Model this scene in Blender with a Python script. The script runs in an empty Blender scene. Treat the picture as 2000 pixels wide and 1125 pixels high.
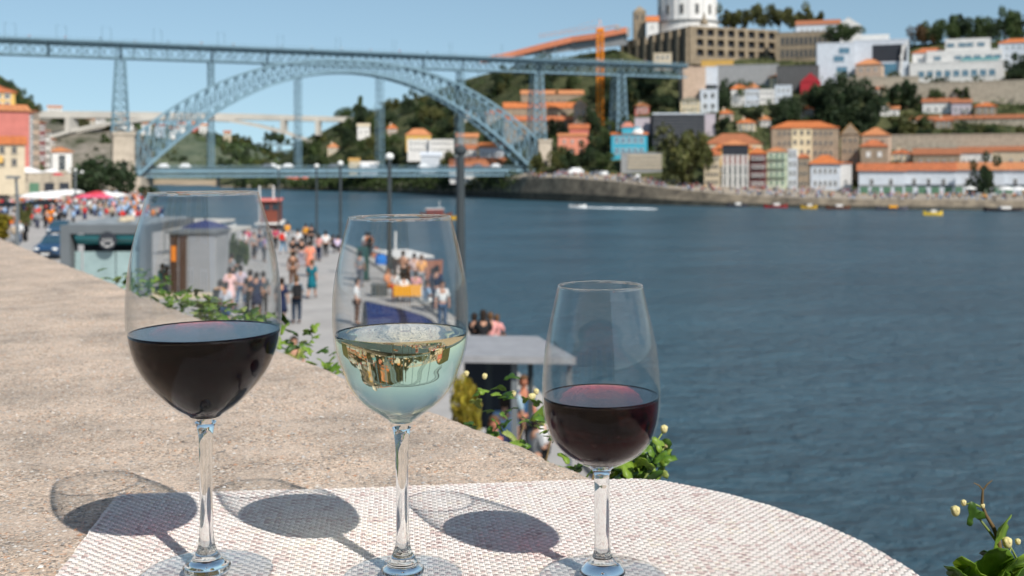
import bpy, bmesh, math, random
import numpy as np
from mathutils import Vector, Matrix
random.seed(7)
rng = np.random.default_rng(7)
sc = bpy.context.scene
col = sc.collection
R = math.radians
# ---------------------------------------------------------------- camera, sky, sun
H = 16.0                      # eye height above the river (m)
F = 2150.0                    # focal length in pixels of the 2000 px wide photograph
HOR = 322.0
PITCH = 0.0                   # level camera, picture window shifted down
CP, SP = math.cos(PITCH), math.sin(PITCH)
cam_d = bpy.data.cameras.new('camera')
cam = bpy.data.objects.new('camera', cam_d); col.objects.link(cam)
cam.location = (0, 0, H); cam.rotation_euler = (R(90) - PITCH, 0, 0)
cam_d.sensor_width = 36.0; cam_d.lens = 36.0 * F / 2000.0
cam_d.shift_y = -(562.5 - HOR) / 2000.0
cam_d.clip_start = 0.02; cam_d.clip_end = 30000
cam_d.dof.use_dof = True; cam_d.dof.focus_distance = 0.64; cam_d.dof.aperture_fstop = 15.2
sc.camera = cam
SUN_DIR = Vector((0.57, -0.82, 0)).normalized()
ELEV = R(43.3)
world = bpy.data.worlds.new('World'); sc.world = world; world.use_nodes = True
wn = world.node_tree; wn.nodes.clear()
sky = wn.nodes.new('ShaderNodeTexSky'); sky.sky_type = 'NISHITA'; sky.sun_disc = False
sky.sun_elevation = ELEV; sky.sun_rotation = math.atan2(SUN_DIR.x, SUN_DIR.y)
sky.air_density = 1.0; sky.dust_density = 0.6; sky.ozone_density = 1.3; sky.altitude = 0
bgn = wn.nodes.new('ShaderNodeBackground'); bgn.inputs['Strength'].default_value = 0.13
wo = wn.nodes.new('ShaderNodeOutputWorld')
wtc = wn.nodes.new('ShaderNodeTexCoord'); wsx = wn.nodes.new('ShaderNodeSeparateXYZ'); wcx = wn.nodes.new('ShaderNodeCombineXYZ')
wab = wn.nodes.new('ShaderNodeMath'); wab.operation = 'ABSOLUTE'; wma = wn.nodes.new('ShaderNodeMath'); wma.operation = 'MULTIPLY_ADD'
wma.inputs[1].default_value = 0.72; wma.inputs[2].default_value = 0.13
wn.links.new(wtc.outputs['Generated'], wsx.inputs[0]); wn.links.new(wsx.outputs[2], wab.inputs[0]); wn.links.new(wab.outputs[0], wma.inputs[0])
wn.links.new(wsx.outputs[0], wcx.inputs[0]); wn.links.new(wsx.outputs[1], wcx.inputs[1]); wn.links.new(wma.outputs[0], wcx.inputs[2])
wn.links.new(wcx.outputs[0], sky.inputs['Vector'])
wmx = wn.nodes.new('ShaderNodeMix'); wmx.data_type = 'RGBA'; wmx.blend_type = 'MULTIPLY'; wmx.inputs[0].default_value = 1.0; wmx.inputs[7].default_value = (1.0, 1.03, 0.93, 1)
wn.links.new(sky.outputs[0], wmx.inputs[6]); wn.links.new(wmx.outputs[2], bgn.inputs[0]); wn.links.new(bgn.outputs[0], wo.inputs[0])
sl = bpy.data.lights.new('sun', 'SUN'); sl.energy = 5.0; sl.angle = R(0.53); sl.color = (1.0, 0.95, 0.88)
sun = bpy.data.objects.new('sun', sl); col.objects.link(sun)
sdir = Vector((SUN_DIR.x * math.cos(ELEV), SUN_DIR.y * math.cos(ELEV), math.sin(ELEV)))
sun.rotation_euler = sdir.to_track_quat('Z', 'Y').to_euler(); sun.location = sdir * 200
sc.view_settings.view_transform = 'Standard'; sc.view_settings.look = 'None'
sc.view_settings.exposure = 0.06; sc.view_settings.gamma = 1.0
cy = sc.cycles
sc.render.engine = 'CYCLES'
cy.use_denoising = True; cy.denoiser = 'OPENIMAGEDENOISE'
cy.max_bounces = 20; cy.transmission_bounces = 16; cy.glossy_bounces = 6; cy.diffuse_bounces = 3
cy.transparent_max_bounces = 24
cy.sample_clamp_indirect = 6.0; cy.caustics_refractive = True; cy.caustics_reflective = False; cy.blur_glossy = 0.6

# ---------------------------------------------------------------- measuring helpers
def ray(px, py):
    x = (px - 1000.0) / F; u = -(py - HOR) / F
    return Vector((x, CP + u * SP, -SP + u * CP))
def at(px, py, Y):            # world point on the sight line at forward distance Y
    r = ray(px, py); return Vector((r.x * Y / r.y, Y, H + r.z * Y / r.y))
def ong(px, py, z):           # world point on the sight line at height z
    r = ray(px, py); t = (z - H) / r.z; return Vector((r.x * t, r.y * t, z))

# ---------------------------------------------------------------- materials
MATS = {}
def new_mat(name):
    m = bpy.data.materials.new(name); m.use_nodes = True; m.node_tree.nodes.clear()
    MATS[name] = m; nt = m.node_tree
    out = nt.nodes.new('ShaderNodeOutputMaterial')
    return m, nt, out
def N(nt, kind, **kw):
    n = nt.nodes.new(kind)
    for k, v in kw.items():
        if k.startswith('_'): setattr(n, k[1:], v)
        else: n.inputs[k.replace('~', ' ')].default_value = v
    return n
def pbr(name, color, rough=0.8, spec=0.3, var=0.15, scale=2.0, bump=0.0, bscale=None, metal=0.0, coord='Object', color2=None, attr=None, detail=6):
    """principled with colour broken up by two noises, optional bump"""
    m, nt, out = new_mat(name)
    p = N(nt, 'ShaderNodeBsdfPrincipled', Roughness=rough, Metallic=metal)
    p.inputs['Specular IOR Level'].default_value = spec
    tc = nt.nodes.new('ShaderNodeTexCoord')
    n1 = N(nt, 'ShaderNodeTexNoise', Scale=scale, Detail=detail, Roughness=0.65)
    nt.links.new(tc.outputs[coord], n1.inputs['Vector'])
    ramp = nt.nodes.new('ShaderNodeValToRGB')
    c = color; c2 = color2 or tuple(max(0, x * (1 - var * 1.6)) for x in c)
    c1 = tuple(min(1, x * (1 + var)) for x in c)
    ramp.color_ramp.elements[0].position = 0.3; ramp.color_ramp.elements[0].color = (*c2, 1)
    ramp.color_ramp.elements[1].position = 0.7; ramp.color_ramp.elements[1].color = (*c1, 1)
    nt.links.new(n1.outputs['Fac'], ramp.inputs[0])
    src = ramp.outputs[0]
    if attr:
        a = nt.nodes.new('ShaderNodeAttribute'); a.attribute_name = attr
        mx = nt.nodes.new('ShaderNodeMix'); mx.data_type = 'RGBA'; mx.blend_type = 'MULTIPLY'
        mx.inputs[0].default_value = 1.0
        nt.links.new(src, mx.inputs[6]); nt.links.new(a.outputs['Color'], mx.inputs[7]); src = mx.outputs[2]
    nt.links.new(src, p.inputs['Base Color'])
    if bump:
        nb = N(nt, 'ShaderNodeTexNoise', Scale=bscale or scale * 4, Detail=8.0, Roughness=0.7)
        nt.links.new(tc.outputs[coord], nb.inputs['Vector'])
        b = N(nt, 'ShaderNodeBump', Strength=bump, Distance=0.05)
        nt.links.new(nb.outputs['Fac'], b.inputs['Height']); nt.links.new(b.outputs[0], p.inputs['Normal'])
    nt.links.new(p.outputs[0], out.inputs[0])
    return m

# ---------------------------------------------------------------- object helpers
def tag(o, label=None, cat=None, group=None, kind=None):
    if label: o['label'] = label
    if cat: o['category'] = cat
    if group: o['group'] = group
    if kind: o['kind'] = kind
    return o
def empty(name, label=None, cat=None, loc=(0, 0, 0), rz=0.0, group=None):
    o = bpy.data.objects.new(name, None); col.objects.link(o); o.empty_display_size = 0.3
    o.location = loc; o.rotation_euler = (0, 0, rz)
    return tag(o, label, cat, group)
def link(name, me, parent=None, loc=None, rot=None, scale=None):
    o = bpy.data.objects.new(name, me); col.objects.link(o)
    if parent: o.parent = parent
    if loc is not None: o.location = loc
    if rot is not None: o.rotation_euler = rot
    if scale is not None: o.scale = scale
    return o
class MB:
    """collects boxes, bars, prisms, lathes; build() makes ONE mesh"""
    def __init__(s): s.v = []; s.f = []; s.m = []; s.mi = 0
    def add(s, vs, fs):
        b = len(s.v); s.v += [tuple(v) for v in vs]
        s.f += [tuple(i + b for i in f) for f in fs]; s.m += [s.mi] * len(fs); return s
    def box(s, x0, y0, z0, x1, y1, z1):
        return s.add([(x0, y0, z0), (x1, y0, z0), (x1, y1, z0), (x0, y1, z0), (x0, y0, z1), (x1, y0, z1), (x1, y1, z1), (x0, y1, z1)],
                     [(0, 3, 2, 1), (4, 5, 6, 7), (0, 1, 5, 4), (1, 2, 6, 5), (2, 3, 7, 6), (3, 0, 4, 7)])
    def bar(s, a, b, w, h=None, up=(0, 0, 1)):
        a, b = Vector(a), Vector(b); h = h or w; d = (b - a)
        if d.length < 1e-9: return s
        d.normalize(); u = Vector(up)
        if abs(d.dot(u)) > 0.98: u = Vector((1, 0, 0))
        x = d.cross(u).normalized() * (w / 2); y = x.normalized().cross(d).normalized() * (h / 2)
        return s.add([a - x - y, a + x - y, a + x + y, a - x + y, b - x - y, b + x - y, b + x + y, b - x + y],
                     [(0, 3, 2, 1), (4, 5, 6, 7), (0, 1, 5, 4), (1, 2, 6, 5), (2, 3, 7, 6), (3, 0, 4, 7)])
    def tube(s, pts, rad, n=8, cap=True):
        pts = [Vector(p) for p in pts]
        if not hasattr(rad, '__len__'): rad = [rad] * len(pts)
        vs = []; prev = None
        for i, p in enumerate(pts):
            d = (pts[min(i + 1, len(pts) - 1)] - pts[max(i - 1, 0)]).normalized()
            u = Vector((0, 0, 1)) if abs(d.z) < 0.95 else Vector((1, 0, 0))
            if prev is not None: u = prev
            x = d.cross(u).normalized(); y = x.cross(d).normalized(); prev = y
            for k in range(n):
                a = 2 * math.pi * k / n
                vs.append(p + (x * math.cos(a) + y * math.sin(a)) * rad[i])
        fs = []
        for i in range(len(pts) - 1):
            for k in range(n):
                k2 = (k + 1) % n
                fs.append((i * n + k, i * n + k2, (i + 1) * n + k2, (i + 1) * n + k))
        if cap: fs.append(tuple(range(n - 1, -1, -1))); fs.append(tuple((len(pts) - 1) * n + k for k in range(n)))
        return s.add(vs, fs)
    def lathe(s, prof, n=16, c=(0, 0, 0)):
        vs = []; fs = []
        for r, z in prof:
            for k in range(n):
                a = 2 * math.pi * k / n; vs.append((c[0] + r * math.cos(a), c[1] + r * math.sin(a), c[2] + z))
        for i in range(len(prof) - 1):
            for k in range(n):
                k2 = (k + 1) % n; fs.append((i * n + k, i * n + k2, (i + 1) * n + k2, (i + 1) * n + k))
        return s.add(vs, fs)
    def poly(s, pts, z0, z1):
        """vertical prism over a plan polygon"""
        n = len(pts)
        return s.add([(p[0], p[1], z0) for p in pts] + [(p[0], p[1], z1) for p in pts],
                     [tuple(range(n - 1, -1, -1)), tuple(range(n, 2 * n))] + [(i, (i + 1) % n, n + (i + 1) % n, n + i) for i in range(n)])
    def ball(s, c, r, n=8, m=6, sq=(1, 1, 1)):
        prof = [(math.sin(math.pi * i / m), -math.cos(math.pi * i / m)) for i in range(m + 1)]
        vs = []; fs = []
        for a, z in prof:
            for k in range(n):
                t = 2 * math.pi * k / n
                vs.append((c[0] + r * sq[0] * a * math.cos(t), c[1] + r * sq[1] * a * math.sin(t), c[2] + r * sq[2] * z))
        for i in range(m):
            for k in range(n):
                k2 = (k + 1) % n; fs.append((i * n + k, i * n + k2, (i + 1) * n + k2, (i + 1) * n + k))
        return s.add(vs, fs)
    def mesh(s, name, mats, smooth=False):
        me = bpy.data.meshes.new(name); me.from_pydata(s.v, [], s.f)
        if not isinstance(mats, (list, tuple)): mats = [mats]
        for m in mats: me.materials.append(m)
        if len(mats) > 1: me.polygons.foreach_set('material_index', s.m)
        if smooth: me.polygons.foreach_set('use_smooth', [True] * len(s.f))
        me.validate(); me.update(); return me
    def build(s, name, mats, parent=None, smooth=False, **kw):
        return link(name, s.mesh(name, mats, smooth), parent, **kw)
def np_mesh(name, V, Fq, mat, colors=None, smooth=False):
    """fast mesh from numpy arrays (all faces with the same vertex count)"""
    me = bpy.data.meshes.new(name); k = Fq.shape[1]
    me.vertices.add(len(V)); me.vertices.foreach_set('co', np.asarray(V, np.float32).ravel())
    me.loops.add(Fq.size); me.loops.foreach_set('vertex_index', Fq.astype(np.int32).ravel())
    me.polygons.add(len(Fq)); me.polygons.foreach_set('loop_start', np.arange(0, Fq.size, k, dtype=np.int32))
    me.polygons.foreach_set('loop_total', np.full(len(Fq), k, np.int32))
    if smooth: me.polygons.foreach_set('use_smooth', np.ones(len(Fq), bool))
    me.materials.append(mat); me.update(calc_edges=True)
    if colors is not None:
        a = me.color_attributes.new('col', 'FLOAT_COLOR', 'POINT')
        c = np.ones((len(V), 4), np.float32); c[:, :3] = colors; a.data.foreach_set('color', c.ravel())
    return me
_nz = rng.random((256, 256))
def vnoise(x, y):
    """smooth value noise on numpy arrays"""
    xi = np.floor(x).astype(int); yi = np.floor(y).astype(int); fx = x - xi; fy = y - yi
    fx = fx * fx * (3 - 2 * fx); fy = fy * fy * (3 - 2 * fy)
    a = _nz[xi % 256, yi % 256]; b = _nz[(xi + 1) % 256, yi % 256]; c = _nz[xi % 256, (yi + 1) % 256]; d = _nz[(xi + 1) % 256, (yi + 1) % 256]
    return (a * (1 - fx) + b * fx) * (1 - fy) + (c * (1 - fx) + d * fx) * fy - 0.5
def fbm(x, y, o=4):
    s = 0; a = 1.0
    for i in range(o): s = s + a * vnoise(x * 2 ** i + 17.3 * i, y * 2 ** i + 5.1 * i); a *= 0.5
    return s
# ================================================================ FOREGROUND
TOP = H - 0.233               # top of the parapet
# ---- materials
def parapet_material():
    m, nt, out = new_mat('exposed_aggregate')
    p = N(nt, 'ShaderNodeBsdfPrincipled', Roughness=0.88); p.inputs['Specular IOR Level'].default_value = 0.25
    tc = nt.nodes.new('ShaderNodeTexCoord')
    v = N(nt, 'ShaderNodeTexVoronoi', Scale=560.0); v2 = N(nt, 'ShaderNodeTexVoronoi', Scale=200.0)
    wob = N(nt, 'ShaderNodeTexNoise', Scale=300.0, Detail=2.0)
    mixv = nt.nodes.new('ShaderNodeVectorMath'); mixv.operation = 'SCALE'; mixv.inputs[3].default_value = 0.004
    addv = nt.nodes.new('ShaderNodeVectorMath'); addv.operation = 'ADD'
    nt.links.new(tc.outputs['Object'], wob.inputs['Vector']); nt.links.new(wob.outputs['Color'], mixv.inputs[0])
    nt.links.new(tc.outputs['Object'], addv.inputs[0]); nt.links.new(mixv.outputs[0], addv.inputs[1])
    nt.links.new(addv.outputs[0], v.inputs['Vector']); nt.links.new(addv.outputs[0], v2.inputs['Vector'])
    sep = nt.nodes.new('ShaderNodeSeparateColor'); nt.links.new(v.outputs['Color'], sep.inputs[0])
    ramp = nt.nodes.new('ShaderNodeValToRGB'); cr = ramp.color_ramp; cr.interpolation = 'CONSTANT'
    pal = [(0.0, (.13, .11, .095)), (.07, (.42, .34, .275)), (.2, (.56, .45, .36)), (.36, (.27, .235, .205)), (.46, (.62, .51, .415)), (.6, (.47, .37, .29)),
           (.72, (.36, .32, .285)), (.84, (.70, .61, .52)), (.93, (.50, .28, .17)), (.97, (.86, .80, .74))]
    cr.elements[0].position = 0; cr.elements[0].color = (*pal[0][1], 1); cr.elements[1].position = pal[1][0]; cr.elements[1].color = (*pal[1][1], 1)
    for q, c in pal[2:]: e = cr.elements.new(q); e.color = (*c, 1)
    nt.links.new(sep.outputs[0], ramp.inputs[0])
    # large soft weathering
    n1 = N(nt, 'ShaderNodeTexNoise', Scale=9.0, Detail=5.0, Roughness=0.6); nt.links.new(tc.outputs['Object'], n1.inputs['Vector'])
    r2 = nt.nodes.new('ShaderNodeValToRGB'); r2.color_ramp.elements[0].position = .34; r2.color_ramp.elements[0].color = (.62, .62, .61, 1)
    r2.color_ramp.elements[1].position = .6; r2.color_ramp.elements[1].color = (1.08, 1.02, .96, 1)
    nt.links.new(n1.outputs['Fac'], r2.inputs[0])
    mx = nt.nodes.new('ShaderNodeMix'); mx.data_type = 'RGBA'; mx.blend_type = 'MULTIPLY'; mx.inputs[0].default_value = 1
    nt.links.new(ramp.outputs[0], mx.inputs[6]); nt.links.new(r2.outputs[0], mx.inputs[7])
    mort = nt.nodes.new('ShaderNodeMix'); mort.data_type = 'RGBA'; mort.inputs[7].default_value = (.55, .445, .36, 1)
    n3 = N(nt, 'ShaderNodeTexNoise', Scale=26.0, Detail=4.0); nt.links.new(tc.outputs['Object'], n3.inputs['Vector'])
    r3 = nt.nodes.new('ShaderNodeValToRGB'); r3.color_ramp.elements[0].position = .42; r3.color_ramp.elements[0].color = (.12, .12, .12, 1); r3.color_ramp.elements[1].position = .66; r3.color_ramp.elements[1].color = (.6, .6, .6, 1)
    nt.links.new(n3.outputs['Fac'], r3.inputs[0]); nt.links.new(r3.outputs[0], mort.inputs[0]); nt.links.new(mx.outputs[2], mort.inputs[6])
    nt.links.new(mort.outputs[2], p.inputs['Base Color'])
    b = N(nt, 'ShaderNodeBump', Strength=0.7, Distance=0.0011); inv = nt.nodes.new('ShaderNodeMath'); inv.operation = 'SUBTRACT'; inv.inputs[0].default_value = 1
    nt.links.new(v.outputs['Distance'], inv.inputs[1]); nt.links.new(inv.outputs[0], b.inputs['Height'])
    b2 = N(nt, 'ShaderNodeBump', Strength=0.5, Distance=0.003); nt.links.new(n3.outputs['Fac'], b2.inputs['Height']); nt.links.new(b2.outputs[0], b.inputs['Normal'])
    nt.links.new(b.outputs[0], p.inputs['Normal']); nt.links.new(p.outputs[0], out.inputs[0])
    return m
M_PARAPET = parapet_material()
M_PEBBLE = pbr('loose_grain', (1, 1, 1), 0.75, 0.35, 0.1, 900, attr='col')
M_WEAVE = pbr('woven_vinyl', (1, 1, 1), 0.55, 0.35, 0.05, 700, attr='col', bump=0.15, bscale=1500)
M_GAP = pbr('weave_gap_shade', (.03, .024, .024), 0.9)  # dark sheet under the yarns, puts the shade into the gaps

# ---- the stone parapet (top surface displaced, long outer side)
EDGE_A = ong(1180, 925, TOP); EDGE_B = ong(150, 520, TOP)
ed = (EDGE_B - EDGE_A).normalized(); en = Vector((-ed.y, ed.x, 0))    # en points inward (left)
if en.x > 0: en = -en
def pt_par(v, u): return EDGE_A + ed * v + en * u
vs_ = [-2.6, -2.0, -1.6, -1.2, -1.0]
d = -0.9
while d < 5.6:
    vs_.append(d); d += 0.0045 + max(0, d) * 0.006
V1 = np.array(vs_); U1 = np.concatenate([[0, .002, .005, .009, .014], np.linspace(.02, 1.3, 210), [1.45, 1.7, 2.1]])
VV, UU = np.meshgrid(V1, U1, indexing='ij')
X = EDGE_A.x + ed.x * VV + en.x * UU; Y = EDGE_A.y + ed.y * VV + en.y * UU
amp = 1.0
bmp = 0.0016 * fbm(X * 30, Y * 30, 3) + 0.0009 * fbm(X * 180, Y * 180, 2)
hollow = np.clip(fbm(X * 7 + 3, Y * 7, 3) - 0.28, 0, 1) * -0.012
Z = TOP + bmp + hollow - 0.0006
# the edge is worn: it wanders a few millimetres and rounds off
wander = 0.006 * fbm(VV * 9, VV * 0, 4) + 0.003 * fbm(VV * 60, VV * 0 + 4, 2)
w0 = np.exp(-UU / 0.03)
X = X + en.x * wander * w0; Y = Y + en.y * wander * w0
Z = Z - 0.012 * np.exp(-UU / 0.006)
nv, nu = VV.shape
Vt = np.stack([X.ravel(), Y.ravel(), Z.ravel()], 1)
ii, jj = np.meshgrid(np.arange(nv - 1), np.arange(nu - 1), indexing='ij')
q = (ii * nu + jj).ravel(); Fq = np.stack([q, q + nu, q + nu + 1, q + 1], 1)
# outer face down to the quay
QZ = H - 6.0
low = Vt[np.arange(nv) * nu].copy(); low[:, 2] = QZ - 0.3; low[:, 0] -= en.x * 0.05; low[:, 1] -= en.y * 0.05
far_ = Vt[np.arange(nv) * nu + nu - 1].copy(); far_[:, 2] = QZ - 0.3
b0 = len(Vt); Vt = np.concatenate([Vt, low, far_]); k = np.arange(nv - 1)
Fq = np.concatenate([Fq, np.stack([b0 + k, b0 + k + 1, (k + 1) * nu, k * nu], 1), np.stack([k * nu + nu - 1, (k + 1) * nu + nu - 1, b0 + nv + k + 1, b0 + nv + k], 1)])
me = np_mesh('parapet_wall', Vt, Fq, M_PARAPET, smooth=True)
par = empty('parapet_wall', 'broad pebbly concrete parapet under the glasses and the woven mat', 'wall')
pw = link('wall_body', me, par)
# pebbles standing proud of the cement
def pebbles():
    n = 26000
    D = 0.50 + 1.3 * rng.random(n) ** 1.6; Xf = (rng.random(n) * 1.0 - 0.5) * D * 1.05
    u = (Xf - EDGE_A.x) * en.x + (D - EDGE_A.y) * en.y
    ok = u > 0.020; D = D[ok]; Xf = Xf[ok]; n = len(D)
    # clumps: cement skin hides some
    keep = (fbm(Xf * 14, D * 14, 3) + 0.25 * rng.random(n)) > -0.12
    D = D[keep]; Xf = Xf[keep]; n = len(D)
    r = 0.0006 + 0.0013 * rng.random(n) ** 2.0; big = rng.random(n) < 0.004; r[big] *= 1.9
    base = np.array([(1, 0, 0), (0, 1, 0), (-1, 0, 0), (0, -1, 0), (0, 0, 1), (0, 0, -1)], float)
    fac = np.array([(0, 1, 4), (1, 2, 4), (2, 3, 4), (3, 0, 4)])
    jit = base[None] * (0.75 + 0.5 * rng.random((n, 6, 1))); ang = rng.random(n) * 6.28
    ca, sa = np.cos(ang), np.sin(ang)
    x = jit[:, :, 0] * (1 + .5 * rng.random((n, 1))); y = jit[:, :, 1]; z = jit[:, :, 2] * 0.62
    px = Xf[:, None] + r[:, None] * (x * ca[:, None] - y * sa[:, None]); py = D[:, None] + r[:, None] * (x * sa[:, None] + y * ca[:, None])
    gz = TOP - 0.0006 + 0.0016 * fbm(Xf * 30, D * 30, 3) + 0.0009 * fbm(Xf * 180, D * 180, 2) + np.clip(fbm(Xf * 7 + 3, D * 7, 3) - 0.28, 0, 1) * -0.012
    pz = gz[:, None] + r[:, None] * (z + 0.12)
    V = np.stack([px, py, pz], 2)[:, :5].reshape(-1, 3)
    Fp = (np.arange(n)[:, None, None] * 5 + fac[None]).reshape(-1, 3)
    pal = np.array([(.50, .44, .38), (.41, .35, .30), (.33, .30, .275), (.58, .54, .49), (.54, .41, .32), (.26, .24, .22), (.52, .30, .19), (.50, .48, .46), (.74, .71, .67)])
    w = np.array([.22, .2, .14, .12, .14, .06, .03, .07, .02]); ci = rng.choice(len(pal), n, p=w / w.sum())
    C = np.repeat(pal[ci] * (0.85 + .3 * rng.random((n, 1))), 5, 0)
    o = link('pebbles', np_mesh('pebbles', V, Fp, M_PEBBLE, C, smooth=False), par); o['kind'] = 'stuff'
pebbles()

# ---- woven placemat
MATZ = TOP + 0.0028
outl_px = [(100, 1135), (165, 1050), (226, 968), (240, 965), (700, 953), (1100, 938), (1235, 935), (1290, 938), (1340, 947), (1420, 964), (1500, 986), (1600, 1020), (1690, 1060), (1760, 1100), (1800, 1127)]
outl = [ong(x, y, MATZ) for x, y in outl_px]
outl += [Vector((.262, .57, MATZ)), Vector((.285, .50, MATZ)), Vector((.29, .44, MATZ)), Vector((.27, .40, MATZ)), Vector((-.235, .40, MATZ))]
OP = np.array([(p.x, p.y) for p in outl])
def inside(x, y):
    c = np.zeros(x.shape, bool); n = len(OP)
    for i in range(n):
        x0, y0 = OP[i]; x1, y1 = OP[(i + 1) % n]
        t = ((y0 > y) != (y1 > y)) & (x < (x1 - x0) * (y - y0) / (y1 - y0 + 1e-12) + x0); c ^= t
    return c
mat_root = empty('placemat', 'cream and mauve woven vinyl placemat lying under the three glasses', 'placemat')
ax = (outl[6] - outl[3]); ax.z = 0; ax.normalize(); ay = Vector((-ax.y, ax.x, 0))
PIT = 0.0033
def weave():
    o0 = outl[3]; Vs = []; Fs = []; Cs = []; base = 0
    pal = np.array([(.80, .74, .69), (.84, .79, .75), (.76, .69, .65), (.70, .57, .53), (.60, .47, .44), (.80, .72, .62)])
    wp = np.array([.40, .26, .14, .10, .04, .06])
    wr = np.array([.34, .22, .14, .16, .10, .04])
    for direction in (0, 1):
        nb = 200; ncell = 200; sub = 4
        ts = (np.arange(ncell * sub + 1) / sub)
        for b in range(nb):
            run0 = None; pos = (b - 148 + 0.5) if direction == 0 else (b - 24 + 0.5)
            for yv in range(3):
                cross = pos + (yv - 1) * 0.262 + rng.normal() * 0.004
                wdt = 0.108 + 0.006 * rng.random()
                t = ts - (24 if direction == 0 else 148)
                ph = np.cos(math.pi * (t - 0.5)) * (1 if b % 2 == 0 else -1)
                k0 = 1 if direction == 0 else -1
                amp = 0.00050 if direction == 0 else 0.00044
                hgt = amp * np.sign(ph) * np.abs(ph) ** 0.6 * k0
                lat = cross + 0.006 * np.sin(t * 0.6 + b) + 0.03 * (yv - 1) * np.abs(ph) ** .5
                if direction == 0:
                    xa = o0.x + (ax.x * t + ay.x * lat) * PIT; ya = o0.y + (ax.y * t + ay.y * lat) * PIT; wx, wy = ay.x, ay.y
                else:
                    xa = o0.x + (ay.x * t + ax.x * lat) * PIT; ya = o0.y + (ay.y * t + ax.y * lat) * PIT; wx, wy = ax.x, ax.y
                ok = inside(xa, ya)
                if ok.sum() < 3: continue
                za = MATZ + hgt
                hw = wdt * PIT
                # three verts across: a rounded yarn
                L = np.stack([xa - wx * hw, ya - wy * hw, za - 0.00013], 1); Cn = np.stack([xa, ya, za + 0.00006], 1); Rr = np.stack([xa + wx * hw, ya + wy * hw, za - 0.00013], 1)
                n = len(xa); Vs.append(np.stack([L, Cn, Rr], 1).reshape(-1, 3))
                seg = np.where(ok[:-1] & ok[1:])[0] * 3 + base
                Fs.append(np.stack([seg, seg + 1, seg + 4, seg + 3], 1)); Fs.append(np.stack([seg + 1, seg + 2, seg + 5, seg + 4], 1))
                # dyed yarn: its colour changes in runs
                run = np.repeat(rng.choice(6, ncell // 4 + 2, p=(wp if direction == 0 else wr)), 4 * sub)[:n]
                if yv == 0 or run0 is None: run0 = run
                elif rng.random() < .7: run = run0
                c = pal[run] * (0.96 + .08 * rng.random()); Cs.append(np.repeat(c, 3, 0)); base += n * 3
    V = np.concatenate(Vs); Fq = np.concatenate(Fs); C = np.concatenate(Cs)
    used = np.zeros(len(V), bool); used[Fq.ravel()] = True; idx = np.cumsum(used) - 1
    o = link('woven_yarn', np_mesh('woven_yarn', V[used], idx[Fq], M_WEAVE, C[used], smooth=True), mat_root); o['kind'] = 'stuff'
weave()
cx, cyy = OP.mean(0)
mb = MB(); mb.poly([((x - cx) * .993 + cx, (y - cyy) * .993 + cyy) for x, y in OP], MATZ - 0.0016, MATZ - 0.0006); mb.build('gap_shade', M_GAP, mat_root)

# ---- glasses
def glass_material(name, ior=1.5, edge=(.70, .74, .75), mid=(.89, .90, .90)):
    """thin clear wall: Fresnel mirror over straight-through glass, tinted darker towards grazing for the long wall path and the missing edge refraction"""
    m, nt, out = new_mat(name)
    t = nt.nodes.new('ShaderNodeBsdfTransparent'); gl = N(nt, 'ShaderNodeBsdfGlossy', Roughness=0.0); gl.inputs[0].default_value = (1, 1, 1, 1)
    fr = N(nt, 'ShaderNodeFresnel', IOR=ior)
    lw = N(nt, 'ShaderNodeLayerWeight', Blend=0.5)
    rp = nt.nodes.new('ShaderNodeValToRGB'); e = rp.color_ramp.elements; e[0].position = 0.45; e[0].color = (.962, .966, .966, 1); e[1].position = 0.97; e[1].color = (*edge, 1)
    k = e.new(0.80); k.color = (*mid, 1)
    nt.links.new(lw.outputs['Facing'], rp.inputs[0]); nt.links.new(rp.outputs[0], t.inputs[0])
    # inside the wall the Fresnel term must not turn into total reflection
    g = nt.nodes.new('ShaderNodeNewGeometry'); f2 = N(nt, 'ShaderNodeFresnel', IOR=ior)
    iv = nt.nodes.new('ShaderNodeMix'); iv.data_type = 'FLOAT'; iv.inputs[2].default_value = ior; iv.inputs[3].default_value = 1.0 / ior
    nt.links.new(g.outputs['Backfacing'], iv.inputs[0]); nt.links.new(iv.outputs[0], fr.inputs['IOR'])
    m1 = nt.nodes.new('ShaderNodeMixShader'); nt.links.new(fr.outputs[0], m1.inputs[0]); nt.links.new(t.outputs[0], m1.inputs[1]); nt.links.new(gl.outputs[0], m1.inputs[2])
    nt.links.new(m1.outputs[0], out.inputs[0]); return m
def solid_glass(name, thru=0.0):
    m, nt, out = new_mat(name)
    g = N(nt, 'ShaderNodeBsdfGlass', IOR=1.5, Roughness=0.0); g.inputs['Color'].default_value = (.985, .993, .99, 1)
    t = nt.nodes.new('ShaderNodeBsdfTransparent')
    m2 = nt.nodes.new('ShaderNodeMixShader'); m2.inputs[0].default_value = thru
    nt.links.new(g.outputs[0], m2.inputs[1]); nt.links.new(t.outputs[0], m2.inputs[2]); nt.links.new(m2.outputs[0], out.inputs[0]); return m
def wine_material(name, dens, color, tint=(1, 1, 1), ior=1.34):
    m, nt, out = new_mat(name)
    g = N(nt, 'ShaderNodeBsdfGlass', IOR=ior, Roughness=0.0); g.inputs['Color'].default_value = (*tint, 1)
    nt.links.new(g.outputs[0], out.inputs[0])
    va = N(nt, 'ShaderNodeVolumeAbsorption', Density=dens); va.inputs['Color'].default_value = (*color, 1)
    nt.links.new(va.outputs[0], out.inputs['Volume']); return m
M_BOWL = glass_material('clear_bowl_glass', 1.40)
M_WET, _nt, _out = new_mat('wetted_inner_glass'); _t = _nt.nodes.new('ShaderNodeBsdfTransparent'); _t.inputs[0].default_value = (.98, .98, .98, 1); _nt.links.new(_t.outputs[0], _out.inputs[0])
M_STEM = solid_glass('clear_solid_glass')
M_LIP = solid_glass('glass_lip', .4)
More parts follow.
